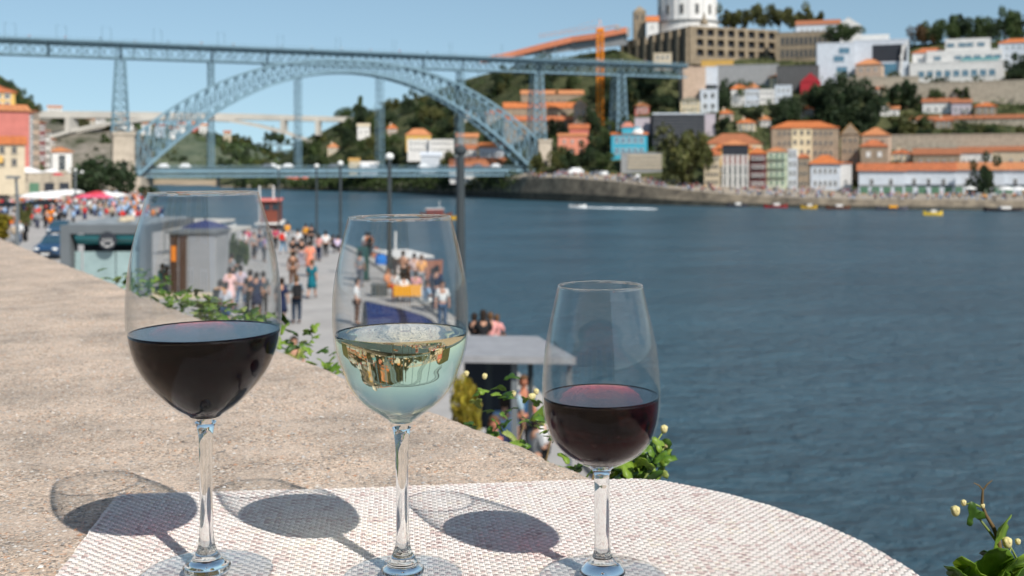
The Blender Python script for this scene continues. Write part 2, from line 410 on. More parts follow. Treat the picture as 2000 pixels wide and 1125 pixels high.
M_SHEER = glass_material('glass_against_wine', 1.09, (.93, .94, .94), (.99, .99, .99))
M_RED = wine_material('red_wine', 420.0, (.835, .02, .03))
M_PORT = wine_material('port_wine', 420.0, (.85, .03, .03))
M_WHITE = wine_material('white_wine', 17.0, (1.0, .92, .54))
def cspline(ys, rs, n):
    ys = np.array(ys, float); rs = np.array(rs, float); m = np.gradient(rs, ys)
    t = np.linspace(ys[0], ys[-1], n); i = np.clip(np.searchsorted(ys, t) - 1, 0, len(ys) - 2)
    h = ys[i + 1] - ys[i]; s = (t - ys[i]) / h
    return t, (2 * s**3 - 3 * s**2 + 1) * rs[i] + (s**3 - 2 * s**2 + s) * h * m[i] + (-2 * s**3 + 3 * s**2) * rs[i + 1] + (s**3 - s**2) * h * m[i + 1]
GL = {}
def wine_glass(label, cxp, cyp, prof, foot_r, y_junction, y_stem_end, level, wine_name, wine_mat, wine_label, wine_side=None):
    c = ong(cxp, cyp, MATZ + 0.0004); Yc = c.y
    def zz(py): return at(cxp, py, Yc).z - c.z
    mpp = (Vector((0, 0, H)) - c).length / F    # first guess metres per pixel; refined by the height
    def rr(py, rp):
        z = at(cxp, py, Yc); dep = (z - Vector((0, 0, H))).dot(Vector((0, CP, -SP))); return rp * dep / F
    pts = [(zz(y), rr(y, r)) for y, r in prof]; pts = sorted(pts)
    root = empty('wine_glass', label, 'wine glass', c, 0); root.rotation_euler = (0, R(-.5), 0)
    zj = zz(y_junction); zs = zz(y_stem_end)
    Zs = [p[0] for p in pts]; Rs = [p[1] for p in pts]
    zt, rt = cspline(Zs, Rs, 150)
    n = 128
    def mesh_lathe(name, prof, mat, cap0=False, cap1=False):
        mb = MB(); mb.lathe(prof, n)
        k = len(prof)
        if cap0: mb.f.append(tuple(range(n - 1, -1, -1))); mb.m.append(0)
        if cap1: mb.f.append(tuple((k - 1) * n + i for i in range(n))); mb.m.append(0)
        return mb.build(name, mat, root, smooth=True)
    # bowl: outside up, round lip, inside down
    ob = [(r, z) for z, r in zip(zt, rt) if z >= zj]
    th = lambda z: 0.0009 + 0.0007 * max(0, min(1, (ob[-1][1] * .55 - z) / (ob[-1][1] * .3)))
    rim_r, rim_z = ob[-1]
    zbot = zj + 0.0028                             # inside bottom of the bowl
    inner = [(max(r - th(z), 0.0), z + 0.0000) for r, z in ob if z > zbot + 0.001]
    r0 = inner[0][0]
    cup = [(r0 * math.sin(a), zbot + (inner[0][1] - zbot) * (1 - math.cos(a))) for a in np.linspace(0.02, math.pi / 2, 10)[:-1]]
    inner = cup + inner
    lip = [(rim_r - 0.00045 + 0.00045 * math.cos(a), rim_z + 0.0005 * math.sin(a)) for a in np.linspace(0.3, math.pi - .3, 6)]
    bo = mesh_lathe('bowl', ob + lip + inner[::-1], M_BOWL)
    bo.data.materials.append(M_WET); bo.data.materials.append(M_LIP); bo.data.materials.append(M_SHEER); zlv = zz(level); no = len(ob) + len(lip)
    for pi, pl in enumerate(bo.data.polygons):
        ring = pi // n
        if len(ob) - 2 <= ring < no + 1: pl.material_index = 2
        if ring < len(ob) and ob[ring][1] < zlv: pl.material_index = 3
        if ring >= no and (ob + lip + inner[::-1])[ring][1] < zlv - .0005: pl.material_index = 1
    # the stem: solid, and its foot
    st = [(r, z) for z, r in zip(zt, rt) if zs <= z <= zj + 1e-4] + [(ob[0][0], ob[0][1])]
    mesh_lathe('stem', st, M_STEM)
    fr = rr(cyp, foot_r); r1 = st[0][0]
    foot = [(0.0005, 0.0012), (fr * .55, 0.0008), (fr * .93, 0.0), (fr, 0.0004), (fr * 1.003, 0.0011), (fr * .99, 0.0017), (fr * .9, 0.0022), (fr * .7, 0.0031), (fr * .5, 0.0038), (fr * .36, 0.0047), (fr * .27, 0.0062), (fr * .205, .0090)]
    foot = [f for f in foot if f[0] > r1 * 1.02 or f[1] < 0.0022]; foot.append((r1, zs))
    mesh_lathe('foot', [f for f in foot if f[0] > fr * .3 or f[1] < .002], M_BOWL)
    cone = [(0.0006, .0016), (fr * .34, .0016)] + [f for f in foot if f[0] < fr * .37 and f[1] > .002]
    mesh_lathe('collar', cone, M_STEM)
    # wine: touches the wall, meniscus climbs it a little
    zl = zz(level); wi = [(max(r + 0.00012, 0.0004), z) for r, z in inner if z < zl - 0.0004]
    rl = float(np.interp(zl, [z for r, z in inner], [r for r, z in inner]))
    wi += [(rl + .00012, zl + 0.0005), (rl - 0.0002, zl + 0.0004), (rl - .0006, zl + .00012), (rl - .0012, zl), (rl - .0016, zl), (rl - .003, zl), (rl - .006, zl), (rl * .5, zl), (0.0004, zl)]
    w = mesh_lathe(wine_name, wi, wine_mat); w['label'] = wine_label
    if wine_side:                      # where the wine touches the glass there is almost no step in index
        w.data.materials.append(wine_side)
        for pi, pl in enumerate(w.data.polygons):
            if pi // n < len(wi) - 10: pl.material_index = 1
    GL[wine_name] = (c, root); return root
P_LEFT = [(376, 105), (410, 115), (450, 127), (490, 136), (530, 142.5), (580, 147), (620, 147.5), (655, 145), (690, 137), (730, 118), (765, 90), (793, 60), (812, 32), (824, 20.5), (840, 15.5), (880, 13.2), (950, 12.2), (1010, 12.5), (1050, 14.5), (1070, 18), (1086, 26)]
P_WHITE = [(424, 100), (455, 108.5), (500, 119), (560, 129.5), (600, 132), (640, 131.5), (672, 129), (715, 117), (760, 97), (790, 70), (810, 42), (824, 24), (835, 18.5), (855, 14.5), (900, 13), (980, 12), (1040, 13), (1066, 15), (1082, 21), (1097, 30)]
P_PORT = [(558, 83), (600, 92), (640, 101), (677, 108.5), (720, 113), (765, 115), (800, 113.5), (830, 108), (860, 96), (886, 71), (903, 42), (913, 22), (922, 16.5), (945, 15), (1000, 15), (1060, 15.5), (1080, 17.5), (1094, 25), (1103, 34)]
wine_glass('tall wine glass half full of dark red wine, leftmost of the three', 404, 1121, P_LEFT, 127, 826, 1086, 647, 'red_wine', M_RED, 'dark red wine')
wine_glass('wine glass half full of pale golden white wine, between the two reds', 787, 1127, P_WHITE, 116, 836, 1097, 650, 'white_wine', M_WHITE, 'pale golden wine')
wine_glass('short port glass of deep red wine, rightmost and smallest', 1177, 1130, P_PORT, 124, 914, 1103, 773, 'port_wine', M_PORT, 'deep red wine')
# ================================================================ SETTING
def ramp_y(D):  # drop of the quay below the eye: level, then falling gently away to the bridge
    return 6.0 + max(0.0, D - 60.0) * 5.6 / 390.0
def qz(D): return H - ramp_y(D)
def on_quay(px, py):
    lo, hi = 5.0, 460.0
    for _ in range(50):
        m = (lo + hi) / 2
        if at(px, py, m).z > qz(m): lo = m
        else: hi = m
    return at(px, py, lo)
# ---- materials of the setting
M_GRASS = pbr('scrub', (.075, .075, .035), .95, .1, .45, .12, color2=(.022, .034, .014), bump=.6, bscale=.8)
M_ROCK = pbr('granite_cliff', (.19, .165, .14), .95, .1, .35, .10, color2=(.045, .055, .03), bump=.8, bscale=.7)
M_FARHILL = pbr('far_hill', (.10, .11, .075), .95, .1, .4, .03, color2=(.045, .07, .045), bump=.3, bscale=.1)
M_SAND = pbr('sand_bank', (.38, .30, .21), .95, .1, .3, .06)
M_STONE = pbr('quay_stone', (.24, .195, .14), .9, .2, .3, .25, color2=(.07, .06, .05), bump=.6, bscale=2.5)
M_PAVE = pbr('quay_paving', (.37, .35, .33), .85, .25, .14, .5, color2=(.30, .285, .27), bump=.1, bscale=30)
M_WALLSTONE = pbr('granite_masonry', (.42, .36, .28), .9, .2, .2, .6, bump=.5, bscale=3)
def water_material():
    m, nt, out = new_mat('river_water')
    p = N(nt, 'ShaderNodeBsdfPrincipled', Roughness=0.30, IOR=1.33); p.inputs['Specular IOR Level'].default_value = 0.5
    tc = nt.nodes.new('ShaderNodeTexCoord'); mp = nt.nodes.new('ShaderNodeMapping'); mp.inputs['Rotation'].default_value = (0, 0, 0.5); mp.inputs['Scale'].default_value = (0.55, 1.0, 1)
    nt.links.new(tc.outputs['Object'], mp.inputs[0])
    a = N(nt, 'ShaderNodeTexNoise', Scale=0.75, Detail=6.0, Roughness=0.62, Distortion=0.3); nt.links.new(mp.outputs[0], a.inputs['Vector'])
    c = N(nt, 'ShaderNodeTexNoise', Scale=0.11, Detail=4.0, Roughness=0.5); nt.links.new(mp.outputs[0], c.inputs['Vector'])
    ad = nt.nodes.new('ShaderNodeMath'); ad.operation = 'MULTIPLY_ADD'; ad.inputs[1].default_value = 2.2; nt.links.new(c.outputs['Fac'], ad.inputs[0]); nt.links.new(a.outputs['Fac'], ad.inputs[2])
    b = N(nt, 'ShaderNodeBump', Strength=1.0, Distance=1.9); nt.links.new(ad.outputs[0], b.inputs['Height']); nt.links.new(b.outputs[0], p.inputs['Normal'])
    d = N(nt, 'ShaderNodeTexNoise', Scale=0.035, Detail=5.0); nt.links.new(mp.outputs[0], d.inputs['Vector'])
    r = nt.nodes.new('ShaderNodeValToRGB'); r.color_ramp.elements[0].position = .35; r.color_ramp.elements[0].color = (.028, .074, .104, 1); r.color_ramp.elements[1].position = .68; r.color_ramp.elements[1].color = (.043, .106, .146, 1)
    nt.links.new(d.outputs['Fac'], r.inputs[0]); nt.links.new(r.outputs[0], p.inputs['Base Color'])
    nt.links.new(p.outputs[0], out.inputs[0]); return m
M_WATER = water_material()
# ---- ground sheet and river
mb = MB(); mb.add([(-9000, -6000, -3), (9000, -6000, -3), (9000, 14000, -3), (-9000, 14000, -3)], [(0, 1, 2, 3)]); tag(mb.build('ground', M_FARHILL), kind='structure')
mb = MB(); mb.add([(-1500, -700, 0), (1500, -700, 0), (1500, 1500, 0), (-1500, 1500, 0)], [(0, 1, 2, 3)]); tag(mb.build('river', M_WATER), kind='structure')

# ---- quay promenade on the near bank
EDGE = [(-60, 12), (0, 5.0), (12, 3.4), (18, 2.6), (24, 1.6), (37.6, -1.1), (54, -4.9), (70, -8.6), (84, -12.2), (100, -17), (112, -23), (122, -31), (135, -40), (148, -47), (180, -59), (220, -73), (300, -99), (360, -119), (430, -143), (470, -158)]
def edge_x(D): return float(np.interp(D, [e[0] for e in EDGE], [e[1] for e in EDGE]))
def prom():
    mb = MB(); ys = list(range(-60, 60, 6)) + list(range(60, 471, 10))
    for a in range(len(ys)):
        y = ys[a]; xe = edge_x(y); mb.v += [(-.62 * abs(y) - 60, y, qz(y)), (xe, y, qz(y)), (xe + .2, y, -1.0)]
    for a in range(len(ys) - 1):
        k = a * 3; mb.f += [(k, k + 1, k + 4, k + 3)]; mb.m += [0]; mb.f += [(k + 1, k + 2, k + 5, k + 4)]; mb.m += [1]
    return mb.build('quay', [M_PAVE, M_STONE])
tag(prom(), kind='structure')
# granite kerb along the waterside, a real step
mb = MB(); pts = [(edge_x(y), y) for y in range(0, 460, 8)]
for a, b in zip(pts[:-1], pts[1:]):
    mb.bar((a[0] - .25, a[1], qz(a[1]) + .05), (b[0] - .25, b[1], qz(b[1]) + .05), .5, .16)
kerb = mb.build('kerb', pbr('kerb_granite', (.44, .41, .37), .85, var=.15, scale=1.5)); tag(kerb, kind='structure')

# ---- hills of the far bank : columns of (photo x, shore distance, [(row y, distance) ...])
HC = [(430, 760, [(364, 762), (363, 775), (352, 800), (340, 850), (334, 900), (330, 980)]),
      (540, 720, [(363, 722), (361, 740), (349, 780), (335, 830), (325, 880), (318, 950)]),
      (600, 690, [(362, 692), (359, 705), (335, 740), (305, 790), (285, 850), (270, 930)]),
      (680, 660, [(362, 662), (356, 672), (325, 700), (285, 750), (255, 820), (232, 920)]),
      (760, 630, [(361, 632), (355, 645), (320, 670), (275, 720), (235, 790), (206, 900)]),
      (840, 590, [(359, 592), (352, 604), (315, 630), (265, 680), (220, 750), (182, 860)]),
      (920, 555, [(356, 557), (346, 570), (310, 600), (255, 640), (195, 700), (152, 800)]),
      (1010, 506, [(348, 508), (338, 530), (300, 560), (245, 600), (180, 650), (128, 720)]),
      (1100, 478, [(346, 480), (337, 510), (298, 540), (240, 585), (170, 630), (112, 690)]),
      (1200, 455, [(354, 457), (341, 490), (295, 520), (235, 565), (165, 610), (96, 670)]),
      (1300, 437, [(367, 439), (352, 480), (300, 510), (235, 550), (185, 600), (124, 650)]),
      (1420, 422, [(379, 424), (362, 470), (300, 500), (235, 540), (195, 590), (118, 640)]),
      (1500, 416, [(384, 418), (366, 468), (305, 495), (240, 535), (190, 585), (115, 635)]),
      (1620, 404, [(388, 406), (370, 465), (310, 490), (245, 530), (165, 580), (100, 640)]),
      (1720, 397, [(390, 399), (373, 460), (315, 485), (250, 525), (160, 575), (92, 630)]),
      (1820, 390, [(390, 392), (375, 455), (318, 480), (240, 520), (165, 570), (85, 620)]),
      (1920, 385, [(391, 387), (377, 450), (320, 475), (235, 515), (160, 560), (80, 610)]),
      (2020, 381, [(392, 383), (379, 447), (320, 470), (235, 510), (150, 555), (75, 600)]),
      (2200, 374, [(393, 376), (381, 440), (322, 463), (235, 500), (150, 545), (70, 590)]),
      (2500, 366, [(393, 368), (381, 430), (322, 455), (235, 490), (150, 535), (68, 580)])]
def hill_point(px, r):
    """r = 0 shore .. 6 skyline (float)"""
    xs = [c[0] for c in HC]; i = max(0, min(len(HC) - 2, int(np.searchsorted(xs, px)) - 1)); t = (px - xs[i]) / (xs[i + 1] - xs[i])
    def pr(c, k):
        if k == 0: p = at(c[0], 400, c[1]); D = c[1]; y = 322 + H * F / D * 1.0; return ongy(c[0], 0.0, D)
        return at(c[0], c[2][k - 1][0], c[2][k - 1][1])
    k = min(5, int(r)); s = r - k
    A = pr(HC[i], k).lerp(pr(HC[i], k + 1), s); B = pr(HC[i + 1], k).lerp(pr(HC[i + 1], k + 1), s)
    return A.lerp(B, t)
def ongy(px, z, Y):
    p = at(px, 400, Y); return Vector((p.x, Y, z))
def D_hill(px, py):
    """distance at which the sight line meets the hill"""
    best = None
    for r in np.linspace(1, 6, 61):
        p = hill_point(px, float(r)); y = HOR - F * ((p - Vector((0, 0, H))).dot(Vector((0, SP, CP)))) / ((p - Vector((0, 0, H))).dot(Vector((0, CP, -SP))))
        if best is None or abs(y - py) < best[0]: best = (abs(y - py), p.y)
    return best[1]
def hill_mesh(name, cols_px, rows, mat, amp, beyond=None, mat2=None):
    mb = MB(); nr = len(rows) + (1 if beyond else 0)
    for px in cols_px:
        for r in rows:
            p = hill_point(px, r)
            if 1.5 < r: p = p + Vector((0, 0, amp * float(fbm(np.array([p.x / 14.0]), np.array([p.y / 14.0]), 3)[0])))
            mb.v.append(tuple(p))
        if beyond:
            p = hill_point(px, 6.0); mb.v.append((p.x * 1.5, p.y * 1.5, p.z * beyond))
    for i in range(len(cols_px) - 1):
        for j in range(nr - 1):
            mb.f.append((i * nr + j, (i + 1) * nr + j, (i + 1) * nr + j + 1, i * nr + j + 1)); mb.m.append(0)
    return mb.build(name, mat, smooth=True)
cols_px = list(np.linspace(430, 2500, 130))
tag(hill_mesh('hillside', cols_px, [1.98] + list(np.linspace(2.05, 6, 40)), M_GRASS, 1.2, beyond=.82), kind='structure')
tag(hill_mesh('street', cols_px, [1.0, 1.5, 2.0], pbr('river_street', (.33, .28, .22), .9, var=.2, scale=.2), 0), kind='structure')
qw = empty('quay_wall', 'weathered stone embankment wall along the opposite river bank', 'wall')
hill_mesh('wall_body', cols_px, [.34, .6, 1.0], M_STONE, 0).parent = qw
hill_mesh('tide_band', cols_px, [0.0, 0.2, .34], pbr('wet_weed_stone', (.05, .047, .035), .7, .4, .3, .3, color2=(.012, .013, .01), bump=.6, bscale=2), 0).parent = qw
def strip_hill(name, table, mat, amp=2.0, back=1.4):
    """table: columns (px, [(py, D) ...]) from foot to skyline"""
    mb = MB(); xs = [c[0] for c in table]; cols = np.linspace(xs[0], xs[-1], 60); nr0 = len(table[0][1]); sub = 5; nr = (nr0 - 1) * sub + 2
    for px in cols:
        i = max(0, min(len(xs) - 2, int(np.searchsorted(xs, px)) - 1)); t = (px - xs[i]) / (xs[i + 1] - xs[i]); P = []
        for k in range(nr0):
            P.append(at(xs[i], *table[i][1][k]).lerp(at(xs[i + 1], *table[i + 1][1][k]), t))
        for k in range(nr0 - 1):
            for s_ in range(sub): P_ = P[k].lerp(P[k + 1], s_ / sub); P_.z += amp * float(fbm(np.array([P_.x / 18.0]), np.array([P_.y / 18.0]), 3)[0]) * (1 if k or s_ else 0); mb.v.append(tuple(P_))
        mb.v.append(tuple(P[-1])); mb.v.append((P[-1].x * back, P[-1].y * back, P[-1].z * .8))
    for i in range(len(cols) - 1):
        for j in range(nr - 1):
            mb.f.append((i * nr + j, (i + 1) * nr + j, (i + 1) * nr + j + 1, i * nr + j + 1)); mb.m.append(0)
    return tag(mb.build(name, mat, smooth=True), kind='structure')
# cliff on the left bank, beyond the pier
strip_hill('cliff', [(-200, [(372, 520), (330, 560), (290, 590), (255, 620), (232, 680), (226, 800)]), (60, [(372, 520), (330, 560), (285, 590), (250, 620), (233, 680), (228, 800)]),
                     (120, [(371, 530), (325, 560), (285, 590), (252, 620), (240, 680), (232, 800)]), (220, [(369, 560), (325, 575), (275, 600), (252, 640), (243, 700), (238, 800)]),
                     (262, [(367, 590), (330, 600), (290, 620), (265, 660), (252, 720), (246, 800)]), (300, [(366, 640), (350, 660), (335, 680), (320, 700), (305, 730), (300, 800)])], M_ROCK, 3)
# wooded town hill behind the red house
strip_hill('town_hill', [(-420, [(345, 250), (300, 280), (230, 330), (150, 370), (90, 400)]), (-60, [(345, 255), (300, 285), (235, 330), (170, 370), (125, 400)]), (0, [(345, 260), (300, 290), (240, 330), (185, 370), (147, 400)]),
                         (28, [(345, 265), (305, 292), (250, 330), (205, 370), (168, 400)]), (52, [(345, 270), (310, 295), (265, 330), (225, 370), (195, 400)]), (66, [(345, 272), (315, 298), (280, 330), (250, 370), (212, 400)]), (88, [(345, 275), (330, 300), (318, 330), (305, 370), (295, 400)])], M_GRASS, 2)
# hills up the river seen through the arch
strip_hill('far_hill', [(60, [(357, 1000), (335, 1060), (300, 1120), (265, 1200), (235, 1300)]), (200, [(357, 980), (335, 1040), (295, 1120), (255, 1200), (230, 1300)]), (300, [(357, 960), (335, 1020), (295, 1100), (262, 1180), (240, 1280)]),
                        (370, [(357, 950), (335, 1010), (295, 1090), (262, 1170), (248, 1260)]), (430, [(357, 950), (338, 1010), (305, 1080), (280, 1160), (262, 1240)]), (490, [(357, 960), (342, 1010), (322, 1080), (300, 1160), (283, 1240)]),
                        (545, [(357, 980), (346, 1020), (334, 1080), (322, 1160), (312, 1240)]), (620, [(357, 1000), (350, 1040), (345, 1080), (338, 1160), (332, 1240)])], M_FARHILL, 5)
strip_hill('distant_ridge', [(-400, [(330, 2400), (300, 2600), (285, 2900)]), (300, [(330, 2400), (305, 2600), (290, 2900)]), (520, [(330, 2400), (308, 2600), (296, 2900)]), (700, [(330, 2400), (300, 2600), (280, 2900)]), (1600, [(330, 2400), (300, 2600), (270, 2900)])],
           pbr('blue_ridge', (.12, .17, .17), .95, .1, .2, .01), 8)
mb = MB(); 
for a, b in (((285, 368), (640, 371)),):
    n = 24; P = [at(a[0] + (b[0] - a[0]) * i / n, 357.5 + 2.5 * math.sin(i), 930 - 6 * i) for i in range(n + 1)]
    mb.v = [(p.x, p.y - 26 - 8 * math.sin(i * 1.3), .05) for i, p in enumerate(P)] + [(p.x * 1.04, p.y * 1.04 + 20, 3.2) for p in P]
    mb.f = [(i, i + 1, n + 2 + i, n + 1 + i) for i in range(n)]; mb.m = [0] * n
tag(mb.build('river_beach', M_SAND), kind='structure')

# ================================================================ THE IRON ARCH BRIDGE
M_IRON = pbr('blue_grey_iron', (.17, .275, .335), .55, .4, .12, .3)
M_IRON_D = pbr('deck_edge_iron', (.03, .06, .08), .6, .3, .15, .3)
M_PIER = pbr('pier_granite', (.47, .40, .32), .9, .2, .16, .25, bump=.5, bscale=1.5)
BA = Vector((-163, 458, 0)); BU = Vector((174, 72, 0)).normalized(); BN = Vector((-BU.y, BU.x, 0))
def bp(s, n, z): p = BA + BU * s + BN * n; return Vector((p.x, p.y, z))
bridge = empty('arch_bridge', 'huge blue-grey iron bridge of two decks and one great latticed arch over the river', 'bridge', tuple(bp(0, 0, 0)))
def bpart(mb, name, mat):
    o = mb.build(name, mat); o.parent = bridge; o.matrix_parent_inverse = Matrix.Translation(-bridge.location); return o
ZD = 66.6
def zdeck(s): return ZD
def s_at(px):   # distance along the bridge seen at photo x
    k = (px - 1000) / F; return (k * BA.y - BA.x) / (BU.x - k * BU.y)
S0, S1 = -75.0, s_at(1336)
mb = MB(); mb.bar(bp(S0, 0, ZD - .5), bp(S1, 0, ZD - .5), 8.4, .9); bpart(mb, 'upper_deck', M_IRON_D)
for side in (-1, 1):
    mb = MB(); n = side * 3.2; zt, zb = ZD - 1.3, ZD - 6.2; pan = 3.35
    mb.bar(bp(S0, n, zt), bp(S1, n, zt), .45, .6); mb.bar(bp(S0, n, zb), bp(S1, n, zb), .5, .65)
    k = 0; s = S0
    while s < S1 - pan:
        mb.bar(bp(s, n, zt), bp(s + pan, n, zb), .22, .22); mb.bar(bp(s, n, zb), bp(s + pan, n, zt), .22, .22)
        if k % 2 == 0: mb.bar(bp(s, n, zt), bp(s, n, zb), .28, .28)
        if side == 1: mb.bar(bp(s, -3.2, zb), bp(s, 3.2, zb), .25, .25); mb.bar(bp(s, -3.2, zb), bp(s + pan, 3.2, zb), .18, .18)
        s += pan; k += 1
    bpart(mb, 'deck_truss', M_IRON)
    mb = MB(); n = side * 4.1
    mb.bar(bp(S0, n, ZD + 1.15), bp(S1, n, ZD + 1.15), .12, .12); mb.bar(bp(S0, n, ZD + .15), bp(S1, n, ZD + .15), .14, .3)
    s = S0
    while s < S1: mb.bar(bp(s, n, ZD), bp(s, n, ZD + 1.15), .08, .08); mb.bar(bp(s, n, ZD + .1), bp(s + 1.6, n, ZD + 1.1), .05, .05); mb.bar(bp(s, n, ZD - 1.1), bp(s, n * 1.04, ZD), .3, .5); s += 1.6
    bpart(mb, 'railing', M_IRON)
# arch : two latticed ribs
SC, SH = (s_at(268) + s_at(1037)) / 2, (s_at(1037) - s_at(268)) / 2
def zbot(t): return 11.8 + 45.8 * (1 - t * t)
def ztop(t): return 28.9 + 33.7 * (1 - abs(t) ** 2.35)
def ribn(side, z): return side * (3.0 + (62 - z) * 0.085)
NP = 44; ts = [-1 + 2 * i / NP for i in range(NP + 1)]
for side in (-1, 1):
    mb = MB()
    B = [bp(SC + SH * t, ribn(side, zbot(t)), zbot(t)) for t in ts]; T = [bp(SC + SH * t, ribn(side, ztop(t)), ztop(t)) for t in ts]
    for i in range(NP):
        mb.bar(B[i], B[i + 1], .9, 1.15); mb.bar(T[i], T[i + 1], .8, .9)
        mb.bar(B[i], T[i + 1], .3, .34); mb.bar(B[i + 1], T[i], .3, .34)
    for i in range(NP + 1): mb.bar(B[i], T[i], .42, .42)
    bpart(mb, 'arch_rib', M_IRON)
mb = MB()
for i in range(NP):
    for zf in (zbot, ztop):
        z0, z1 = zf(ts[i]), zf(ts[i + 1]); a = bp(SC + SH * ts[i], ribn(-1, z0), z0); b = bp(SC + SH * ts[i], ribn(1, z0), z0); c = bp(SC + SH * ts[i + 1], ribn(1, z1), z1); d_ = bp(SC + SH * ts[i + 1], ribn(-1, z1), z1)
        mb.bar(a, b, .35, .35); mb.bar(a, c, .25, .25); mb.bar(b, d_, .25, .25)
bpart(mb, 'cross_bracing', M_IRON)
# lower deck
ZL = 14.6; L0, L1 = s_at(262) - 14, s_at(1012) + 6
mb = MB(); mb.bar(bp(L0, 0, ZL - .4), bp(L1, 0, ZL - .4), 8.2, .7); bpart(mb, 'lower_deck', M_IRON_D)
for side in (-1, 1):
    mb = MB(); n = side * 4.0; mb.bar(bp(L0, n, ZL - 1.1), bp(L1, n, ZL - 1.1), .4, 1.1); mb.bar(bp(L0, n, ZL - 3.6), bp(L1, n, ZL - 3.6), .4, .6); s = L0
    while s < L1 - 2.6: mb.bar(bp(s, n, ZL - 1.2), bp(s + 2.6, n, ZL - 3.6), .22, .22); mb.bar(bp(s, n, ZL - 3.6), bp(s + 2.6, n, ZL - 1.2), .22, .22); mb.bar(bp(s, n, ZL - 1.2), bp(s, n, ZL - 3.6), .3, .3); s += 2.6
    bpart(mb, 'lower_girder', M_IRON)
    mb = MB(); n = side * 4.3; mb.bar(bp(L0, n, ZL + 1.1), bp(L1, n, ZL + 1.1), .12, .12); s = L0
    while s < L1: mb.bar(bp(s, n, ZL), bp(s, n, ZL + 1.1), .09, .09); mb.bar(bp(s, n, ZL + .1), bp(s + 1.3, n, ZL + 1.0), .06, .06); s += 1.3
    bpart(mb, 'railing', M_IRON)
# lattice towers and hangers
def lattice(s, z0, z1, w0, w1, d0, d1, steps, name, leg=.5):
    mb = MB()
    cs = []
    for k in range(steps + 1):
        f = k / steps; z = z0 + (z1 - z0) * f; w = w0 + (w1 - w0) * f; d = d0 + (d1 - d0) * f
        cs.append([bp(s - w / 2, -d / 2, z), bp(s + w / 2, -d / 2, z), bp(s + w / 2, d / 2, z), bp(s - w / 2, d / 2, z)])
    for k in range(steps):
        for c in range(4):
            c2 = (c + 1) % 4
            mb.bar(cs[k][c], cs[k + 1][c], leg, leg); mb.bar(cs[k][c], cs[k + 1][c2], leg * .42, leg * .42); mb.bar(cs[k][c2], cs[k + 1][c], leg * .42, leg * .42); mb.bar(cs[k][c], cs[k][c2], leg * .5, leg * .5)
    bpart(mb, name, M_IRON)
sp = s_at(235); lattice(sp, 29.6, ZD - 6.2, 6.6, 3.2, 9, 6.4, 9, 'tower', .62)
sp2 = s_at(1048); lattice(sp2, 28, ZD - 6.2, 6.2, 3.6, 9, 6.4, 9, 'tower', .62)
sp3 = s_at(1208); lattice(sp3, 27, ZD - 6.2, 6.4, 3.8, 9, 6.4, 9, 'tower', .62)
for px in (412, 582, 742, 897):
    s = s_at(px); t = (s - SC) / SH; zb_ = zbot(t)
    lattice(s, ZL - 1, zb_, 1.9, 1.9, 6.6, 6.6, max(5, int(zb_ / 4)), 'hanger', .26)
for px in (412, 520, 822, 899):
    s = s_at(px); t = (s - SC) / SH; zt_ = ztop(t)
    if zt_ < ZD - 7: lattice(s, zt_, ZD - 6.2, 1.8, 1.8, 6.4, 6.4, max(2, int((ZD - 6 - zt_) / 5)), 'spandrel_post', .4)
    mb = MB(); mb.bar(bp(s, -3.6, ZD - 6.4), bp(s, -3.6, ZD - .8), .9, .6); bpart(mb, 'deck_bracket', M_IRON_D)
for px in (95, 235, 1048, 1208):
    mb = MB(); s = s_at(px); mb.bar(bp(s, -3.6, ZD - 6.4), bp(s, -3.6, ZD - .8), .9, .6); bpart(mb, 'deck_bracket', M_IRON_D)
# masonry piers
def masonry(s, z0, z1, w, d, cap=True):
    mb = MB()
    def slab(za, zb_, wa, wb, da, db):
        P = [bp(s + sx * wa / 2, sy * da / 2, za) for sx, sy in ((-1, -1), (1, -1), (1, 1), (-1, 1))] + [bp(s + sx * wb / 2, sy * db / 2, zb_) for sx, sy in ((-1, -1), (1, -1), (1, 1), (-1, 1))]
        mb.add(P, [(0, 3, 2, 1), (4, 5, 6, 7), (0, 1, 5, 4), (1, 2, 6, 5), (2, 3, 7, 6), (3, 0, 4, 7)])
    slab(z0, z1 - 1.4, w * 1.1, w, d * 1.06, d)
    slab(z1 - 1.39, z1, w * 1.12, w * 1.12, d * 1.06, d * 1.06)
    o = bpart(mb, 'masonry_pier', M_PIER)
    mb = MB(); P0 = bp(s, -d / 2 - .45, 0)
    mb.add([bp(s - 1.4, -d * .53 - .15, z0 + (z1 - z0) * .12), bp(s + 1.4, -d * .53 - .15, z0 + (z1 - z0) * .12), bp(s + 1.4, -d * .515 - .15, z0 + (z1 - z0) * .5), bp(s, -d * .512 - .15, z0 + (z1 - z0) * .6), bp(s - 1.4, -d * .515 - .15, z0 + (z1 - z0) * .5)], [(0, 1, 2, 3, 4)])
    bpart(mb, 'pier_opening', pbr('dark_opening', (.03, .03, .03), .9) if 'dark_opening' not in MATS else MATS['dark_opening'])
masonry(s_at(240), 2, 29.6, 8.2, 13); masonry(s_at(1054), 5, 28.2, 6.4, 13)
mb = MB(); s = s_at(252); mb.bar(bp(s + 1, 0, 0), bp(s + 1, 0, 11), 13, 16, up=(0, 1, 0)); bpart(mb, 'pier_footing', M_PIER)
# catenary masts in pairs, with brackets
for px in (20, 120, 208, 308, 432, 548, 660, 770, 880, 980, 1085):
    s = s_at(px); mb = MB()
    for ds in (-1.9, 1.9):
        mb.bar(bp(s + ds, 3.6 * (1 if ds > 0 else -1), ZD), bp(s + ds, 3.6 * (1 if ds > 0 else -1), ZD + 6.2), .16, .16); mb.bar(bp(s + ds, 3.6 * (1 if ds > 0 else -1), ZD + 6.0), bp(s + ds * .4, 0, ZD + 6.4), .1, .1)
    bpart(mb, 'catenary_mast', M_IRON)

